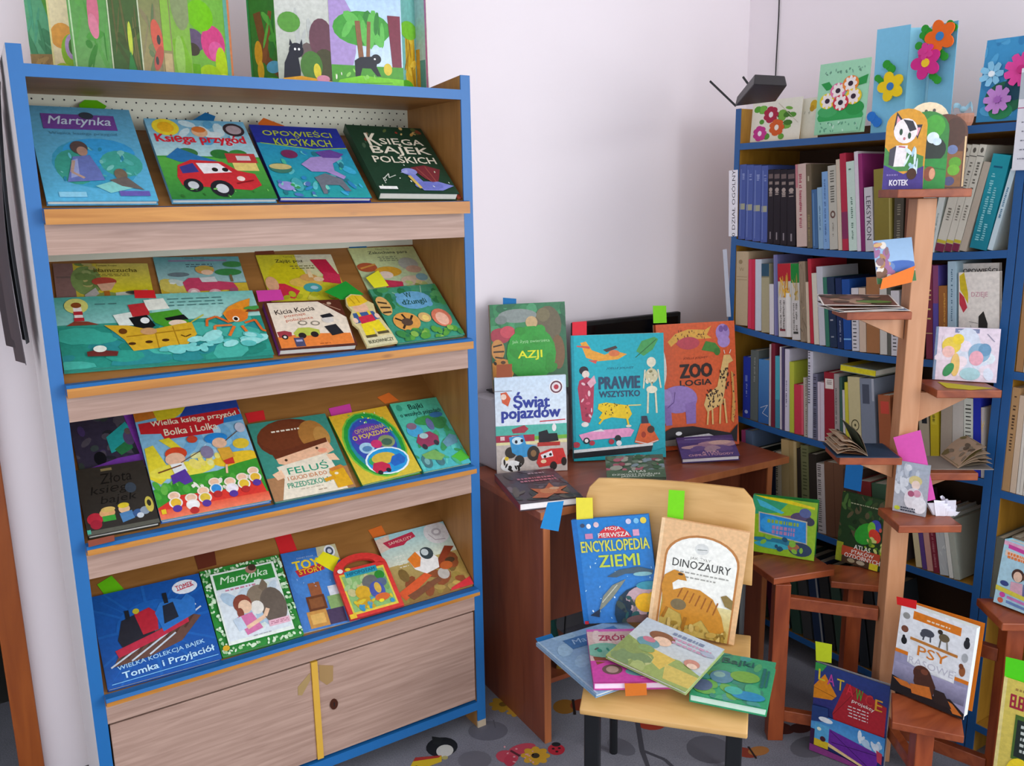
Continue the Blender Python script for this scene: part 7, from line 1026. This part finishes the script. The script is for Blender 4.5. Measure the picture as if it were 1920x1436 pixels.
stand_book('shrink-wrapped girls\' magazine pack with pink stripes on the right stand shelf', [(1873, 1008), (1962, 1040), (1952, 1166), (1862, 1131)], z6+.0005, 8, .03, '#a8d4e4', [
    ('r', 0, 0, 100, 100, '#b0d8e8'), ('p', [(0, 2), (100, 4), (100, 14), (0, 8)], '#e8b0cc'), ('p', [(10, 6), (100, 12), (100, 18), (10, 12)], '#d048a0'), ('p', [(6, 15), (100, 22), (100, 31), (6, 24)], '#f0d8c8'), *lines(10, 18, 98, 2, 5, '#e8803c', 4), ('e', 70, 32, 16, 4, '#58b0c8'), ('e', 40, 48, 13, 10, '#4a3028'), ('e', 40, 50, 9, 8, '#e8c4ac'), ('e', 62, 46, 12, 10, '#6a4430'), ('e', 62, 49, 8, 8, '#ecc8b0'), ('p', [(28, 60), (52, 58), (56, 78), (30, 78)], '#d8a8b8'), ('p', [(54, 58), (78, 58), (80, 80), (56, 80)], '#6a6a9a'), ('e', 16, 66, 9, 4, '#3a4a88'), ('p', [(0, 72), (100, 78), (100, 84), (0, 79)], '#d8cc48'), ('e', 16, 84, 6, 4, '#c848a0'), ('p', [(26, 83), (100, 86), (100, 90), (26, 87)], '#c878b8'), ('e', 14, 93, 6, 4, '#d86848'), ('p', [(26, 90), (100, 93), (100, 97), (26, 94)], '#6a88c0')], spine='#7ac0d8')
lay('red book lying flat under the stand in the bookcase lowest row', Vector((BX+.01, 1.165, .092)), (.17, .10, .03), '#8a2c20', lines(20, 45, 80, 2, 14, '#a85a40', 6), 0)
# ================================================================== cards and crafts on the bookcase top shelf
Z1 = 1.6562
def upcard(label, pix, X, col, art, t=.0025, name='greeting_card', cat='card', group='handmade cards'):
    """card standing face-on along the shelf"""
    return paper(name, label, cat, pix, (X, 0, 1.656), (-1, 0, .06), col, art, t, group)
XC = BX+.035
upcard('cream handmade card with red and orange flower cut-outs beside the router', [(1411, 188), (1503, 184), (1500, 262), (1408, 266)], XC, '#ece8d8', [
    ('r', 0, 0, 100, 100, '#ece8d8'), ('s', 5, 8, 8, 24, 34, 5, 8, ['#5aa838', '#78b848']), ('s', 8, 56, 22, 96, 70, 4, 7, ['#5a9a38', '#487a2c', '#78b048']), ('e', 22, 52, 5, 6, '#58983a'), ('e', 34, 88, 7, 8, '#5a9a3c'), ('e', 64, 90, 6, 7, '#6aa840'), ('f', 40, 36, 15, 7, '#b02c48', '#f0e8e8'), ('f', 20, 80, 14, 7, '#c83c90', '#f4e8f0'), ('f', 54, 68, 15, 7, '#d8602c', '#f4e8dc'), ('l', [(54, 10), (96, 60)], .7, '#c8c0a8')])
upcard('cream inner leaf of the flower card with a yellow blossom', [(1504, 185), (1536, 182), (1533, 258), (1501, 262)], XC+.02, '#e4e0cc', [('r', 0, 0, 100, 100, '#e8e4d2'), ('e', 70, 18, 22, 12, '#d8b030'), ('e', 60, 26, 14, 8, '#c89a28'), ('s', 4, 10, 30, 50, 40, 3, 5, ['#a8a898'])])
upcard('pale green embossed card with a basket of bright flowers', [(1534, 118), (1630, 112), (1623, 246), (1531, 254)], XC-.015, '#a8dcb8', [
    ('r', 0, 0, 100, 100, '#a4dcb8'), *[('s', 6, 10+i*22, 10, 24+i*22, 16, 1.2, 2, ['#78a890', '#6a9a80']) for i in range(4)], ('p', [(6, 28), (22, 26), (32, 36), (18, 38)], '#2f9a4c'), ('p', [(80, 26), (98, 22), (96, 34), (80, 36)], '#2f9a4c'), ('e', 50, 76, 46, 13, '#3aa85a'), ('e', 24, 68, 20, 8, '#4ab068'), ('e', 78, 66, 18, 10, '#2f9a4c'), *[q for x, y, c in ((22, 53, '#f0d838'), (42, 40, '#e87aa8'), (66, 32, '#f08a38'), (74, 50, '#f0d030'), (50, 57, '#d83848')) for q in (('e', x, y, 16, 11, c), ('f', x, y, 12, 8, '#f8ece8', c), ('e', x, y, 5, 3.6, '#3a2838'))], ('p', [(4, 82), (96, 80), (92, 98), (8, 99)], '#9ad8b0'), ('s', 26, 8, 84, 92, 96, 1.5, 2.6, ['#6aa888', '#c8ecd4'])])
# folded light blue card with foam flowers
fc = thing('folded_card', 'tall light blue folded card decorated with yellow, pink and orange foam flowers', 'card', (XC, at(1635, 245, 'x', XC).y, Z1))
FO = Vector(fc.location)
seg = [(1632, 1688, 0, .012, 58, '#7cc0e0'), (1688, 1708, .012, .05, 54, '#8ed0e8'), (1708, 1728, .05, .014, 52, '#a0d8ec'), (1728, 1778, .014, .004, 50, '#78bcdc')]  # one blue card; leaf tints differ to paint in the shading of the folds
for pl, pr_, d0, d1, pt, c in seg:
    A, B = at(pl, 245, 'x', XC), at(pr_, 240, 'x', XC); A.x += d0; B.x += d1; A.z = B.z = Z1; zt = at(pl, pt, 'x', XC).z
    mb = MB(); P = [A, B]; vs = [A-FO, B-FO, B-FO+Vector((0, 0, zt-Z1)), A-FO+Vector((0, 0, zt-Z1))]; vs += [v+Vector((.002, 0, 0)) for v in vs]
    mb.add(vs, [(0, 1, 2, 3), (7, 6, 5, 4), (0, 4, 5, 1), (1, 5, 6, 2), (2, 6, 7, 3), (3, 7, 4, 0)], hexc(c)); mb.build('leaf', M['matte'], fc)
def foam(kind, px, py, r, col, X, cc='#4a88c0', n=5, k_=[0]):
    k_[0] += 1; X -= .00015*k_[0]
    c = at(px, py, 'x', X)-FO; pet = kind == 'flower'
    if pet:
        fl_ = None; mb = MB(); pts = []
        for i in range(n*8):
            a = 2*math.pi*i/(n*8); rr = r*(.62+.38*abs(math.cos(n*a/2))); pts.append((c.y+rr*math.cos(a), c.z+rr*math.sin(a)))
        f = mb.prism(pts, X-FO.x-.004, X-FO.x, 'x', hexc(col)).build('foam_flower', M['matte'], fc)
        MB().prism([(c.y+r*.26*math.cos(2*math.pi*i/12), c.z+r*.26*math.sin(2*math.pi*i/12)) for i in range(12)], X-FO.x-.006, X-FO.x-.0041, 'x', hexc(cc)).build('flower_centre', M['matte'], f)
    else:
        mb = MB()
        for k in (-1, 1): mb.prism([(c.y+k*r*.4+r*.55*math.cos(2*math.pi*i/12), c.z+k*r*.35+r*.55*math.sin(2*math.pi*i/12)) for i in range(12)], X-FO.x-.0035-.0002*k, X-FO.x, 'x', hexc(col))
        mb.prism([(c.y+r*.5*math.cos(2*math.pi*i/12), c.z+r*.5*math.sin(2*math.pi*i/12)) for i in range(12)], X-FO.x-.003, X-FO.x, 'x', hexc(col)).build('foam_leaf', M['matte'], fc)
XF = XC-.003
for px, py, r in ((1668, 125, .020), (1650, 150, .016), (1740, 58, .018), (1735, 70, .016), (1728, 90, .018), (1786, 48, .016), (1767, 102, .018), (1754, 146, .018)): foam('leaf', px, py, r, '#2f9a30', XF)
for px, py, r, c, cc in ((1671, 162, .040, '#f0cc18', '#3a78b8'), (1764, 68, .042, '#ee6a1c', '#3a80c0'), (1737, 118, .042, '#d02c86', '#f0c82c'), (1737, 96, .022, '#d83c90', '#d83c90')): XF -= .0022; foam('flower', px, py, r, c, XF-.002, cc)
foam('leaf', 1640, 224, .024, '#2a78d0', XC-.003)
# blue card with paper flowers
rc = upcard('deep blue textured card with pink, lilac and pale blue paper flowers', [(1847, 72), (1960, 66), (1950, 222), (1834, 230)], XC, '#3a90c8', [
    ('g', 0, 0, 100, 100, '#4298cc', '#3a8cc0'), ('s', 30, 0, 0, 100, 100, 5, 12, ['#4aa0d4', '#3886bc', '#54a8d8']), ('e', 44, 72, 34, 20, '#2a6a4c'), ('e', 40, 88, 20, 10, '#2f8a58'), ('e', 60, 60, 20, 16, '#1f4a5c')])
SHV = [tuple(q.co) for q in next(c for c in rc.children if c.name.startswith('sheet') and 'print' not in c.name).data.vertices]; W0 = max(v[0] for v in SHV); H0 = max(v[1] for v in SHV)
for cx, cy, r, c, cc, n in ((18, 42, .030, '#8ac8e8', '#f0f8fc', 7), (34, 74, .034, '#c48ad0', '#a868b8', 8), (66, 40, .040, '#e0489c', '#c83080', 9)):
    ox, oy = cx*W0/100, (100-cy)*H0/100
    for i in range(n):
        a = 2*math.pi*i/n; ca, sa = math.cos(a), math.sin(a); P = [(ox+ca*r*u-sa*r*v, oy+sa*r*u+ca*r*v, .002+.006*u) for u, v in ((.1, 0), (.55, .26), (.95, .2), (1, 0), (.95, -.2), (.55, -.26))]
        MB().add(P+[(x, y, z-.001) for x, y, z in P], [tuple(range(6)), tuple(range(11, 5, -1))]+[(k, (k+1) % 6, 6+(k+1) % 6, 6+k) for k in range(6)], hexc(c)).build('petal', M['matte'], rc)
    MB().prism([(ox+r*.24*math.cos(2*math.pi*i/10), oy+r*.24*math.sin(2*math.pi*i/10)) for i in range(10)], .003, .009, 'z', hexc(cc)).build('flower_centre', M['matte'], rc)
# small blue bow basket
bk0 = at(1808, 232, 'x', XC+.03); bk0.z = Z1
bs = thing('bow_basket', 'small peach basket topped with a pale blue ribbon bow', 'basket', bk0)
rows = [[(.018*k*math.cos(a), .022*k*math.sin(a), z) for a in (2*math.pi*i/14 for i in range(15))] for z, k in ((0, .7), (.012, .95), (.028, 1.05), (.034, 1.0))]
MB().sheet(rows, hexc('#d8a08a')).build('basket', M['matte'], bs)
for sg in (-1, 1):
    rows = [[(-.012+.004*math.sin(a*2), sg*(.003+.022*math.sin(a/2)), .036+.014*math.sin(a)+w) for w in (0, .012)] for a in (math.pi*i/8 for i in range(9))]
    MB().sheet(rows, hexc('#a8d4e8'), thick=(.0008, 0, 0)).build('bow_loop', M['matte'], bs)
ball((-.012, 0, .044), .008).build('bow_knot', plain('pale_blue_ribbon', '#a8d4e8', .6), bs)
# white sheet taped to the second unit
ws = paper('notice_sheet', 'white notice sheet with small print taped to the second bookcase', 'notice', [(1914, 128), (2008, 117), (1990, 317), (1899, 319)], (BX-.006, 0, 0), (-1, 0, 0), '#e6e6ee', [('r', 0, 4, 40, 30, '#b8c0c8'), ('e', 30, 24, 20, 6, '#8ab070'), ('e', 26, 32, 14, 4, '#e0c040'), ('r', 0, 38, 70, 39, '#c06a90'), *lines(10, 52, 60, 5, 9, '#8a8a98', 1.2)], .0008)
# router on the bookcase end
RZ = 1.7635
rt = thing('router', 'black wireless router with two antennas on the corner end of the bookcase', 'router', (BX+.07, 1.98, RZ))
rm_ = Matrix.Rotation(math.radians(12), 3, 'Y')
q = [at(1378, 199, 'z', RZ), at(1455, 190, 'z', RZ), at(1476, 161, 'z', RZ), at(1413, 158, 'z', RZ)]
L0 = Vector(rt.location)
mb = MB(); vs = [p-L0 for p in q]; vs += [v*.92+Vector((0, 0, .03)) for v in vs]
mb.add(vs, [(3, 2, 1, 0), (4, 5, 6, 7)]+[(i, (i+1) % 4, 4+(i+1) % 4, 4+i) for i in range(4)]); mb.build('body', M['dark'], rt, bevel=.003)
def ant(p, q_): MB().bar(p-L0, q_-L0, .011, .006).build('antenna', M['dark'], rt, bevel=.001)
c0 = at(1380, 199, 'z', RZ+.006); d0 = (c0-EYE).dot(_fw)
ant(c0, atd(1331, 152, d0)); c1 = at(1409, 166, 'z', RZ+.03); d1 = (c1-EYE).dot(_fw); ant(c1, atd(1393, 144, d1))
MB().tube([at(1453, 165, 'x', XW-.006)-L0, at(1455, 120, 'x', XW-.004)-L0, at(1460, 30, 'x', XW-.004)-L0, at(1462, -40, 'x', XW-.004)-L0], .0022, 6).build('cable', M['dark'], rt)
# ================================================================== carpet motifs
def fp(px, py): p = at(px, py, 'z', 0); return p.x, p.y
lfm = lambda c: [('e', 50, 50, 46, 40, c)]
def mot(name, px, py, size, items, rot=0): x, y = fp(px, py); o = floor_print(name, x, y, size, items, rot); o.location.x -= size/2; o.location.y -= size/2
x_, y_ = fp(828, 1404)
def motc(name, px, py, size, items, rot):
    x, y = fp(px, py); a = math.radians(rot); o = floor_print(name, x, y, size, items, rot)
    o.location = (x-(math.cos(a)-math.sin(a))*size/2, y-(math.sin(a)+math.cos(a))*size/2, .0006)
R0 = -35
motc('toucan_motif', 815, 1412, .17, [('e', 60, 34, 26, 26, '#22252a'), ('p', [(40, 6), (60, 10), (56, 30), (44, 26)], '#2a2d30'), ('e', 66, 44, 14, 16, '#d8d8d0'), ('e', 68, 62, 5, 5, '#b8b070'), ('p', [(20, 62), (62, 56), (64, 72), (24, 96), (14, 90)], '#d8b828'), ('p', [(20, 62), (62, 56), (58, 62), (18, 72)], '#b03a34'), ('p', [(14, 86), (26, 82), (26, 96), (12, 96)], '#20211f')], R0)
motc('butterfly_motif', 966, 1412, .135, [('e', 34, 62, 24, 20, '#c0485a', 30), ('e', 64, 36, 30, 16, '#c0485a', -25), ('e', 40, 74, 12, 18, '#b83c50'), ('l', [(40, 42), (60, 60)], 6, '#5a2c34'), ('s', 14, 20, 20, 90, 84, 1.5, 3, ['#e0a0a8'])], R0)
motc('flower_motif', 1004, 1417, .085, [('f', 50, 50, 46, 8, '#d0a030', '#3a3428')], R0)
motc('ladybird_motif', 1043, 1404, .07, [('e', 50, 54, 34, 36, '#b82c3c'), ('e', 50, 22, 18, 14, '#24262a'), ('e', 38, 50, 6, 6, '#2a2024'), ('e', 62, 46, 6, 6, '#2a2024'), ('e', 52, 68, 6, 6, '#2a2024')], R0)
motc('leaf_motif', 915, 1370, .13, [('e', 50, 50, 44, 36, '#6a6a74'), ('l', [(60, 10), (66, 40)], 3, '#5c5c64')], R0)
motc('leaf_motif', 890, 1425, .10, [('e', 50, 50, 46, 40, '#6e6e77')], R0)
motc('butterfly_motif', 1075, 1325, .16, [('e', 34, 50, 22, 24, '#9a6a28', 20), ('e', 68, 44, 24, 20, '#8a3c24', -20), ('l', [(50, 26), (52, 76)], 5, '#2a2220')], R0)
motc('butterfly_motif', 1410, 1410, .12, [('e', 34, 52, 28, 18, '#8a3a2c', 20), ('e', 66, 46, 26, 16, '#a8703c', -20), ('l', [(46, 30), (54, 74)], 5, '#2a2220')], R0)
motc('leaf_motif', 1330, 1405, .14, [('e', 50, 50, 44, 44, '#64646d')], R0)
motc('leaf_motif', 1165, 1400, .10, [('e', 50, 50, 30, 46, '#686872')], R0+40)
motc('flower_motif', 950, 1325, .12, [('f', 40, 40, 34, 8, '#b8902c', '#7a5a20'), ('f', 74, 70, 24, 7, '#c89a34', '#7a5a20')], R0)
motc('berry_motif', 1220, 1352, .11, [('e', 50, 50, 44, 40, '#b0402c')], R0)
motc('leaf_motif', 1520, 1400, .14, [('e', 50, 50, 46, 30, '#64646c')], R0+30)
motc('stem_motif', 1200, 1385, .34, [('l', [(0, 10), (34, 30), (60, 62), (100, 100)], 4, '#4c4c54'), ('l', [(60, 62), (80, 60), (96, 66)], 3, '#4c4c54')], -75)
motc('butterfly_motif', 1480, 1365, .16, [('e', 34, 50, 24, 18, '#5a2c26', 20), ('e', 70, 50, 22, 14, '#4a2824', -20)], R0)
# cable trailing on the floor under the desk
o = MB().tube([(1.49, 1.97, .46), (1.48, 1.97, .36), (1.47, 1.98, .25), (1.46, 1.98, .105)], .003, 6).build('power_cable', M['dark']); tag(o, 'thin black cable dropping behind the bag under the desk', 'cable')
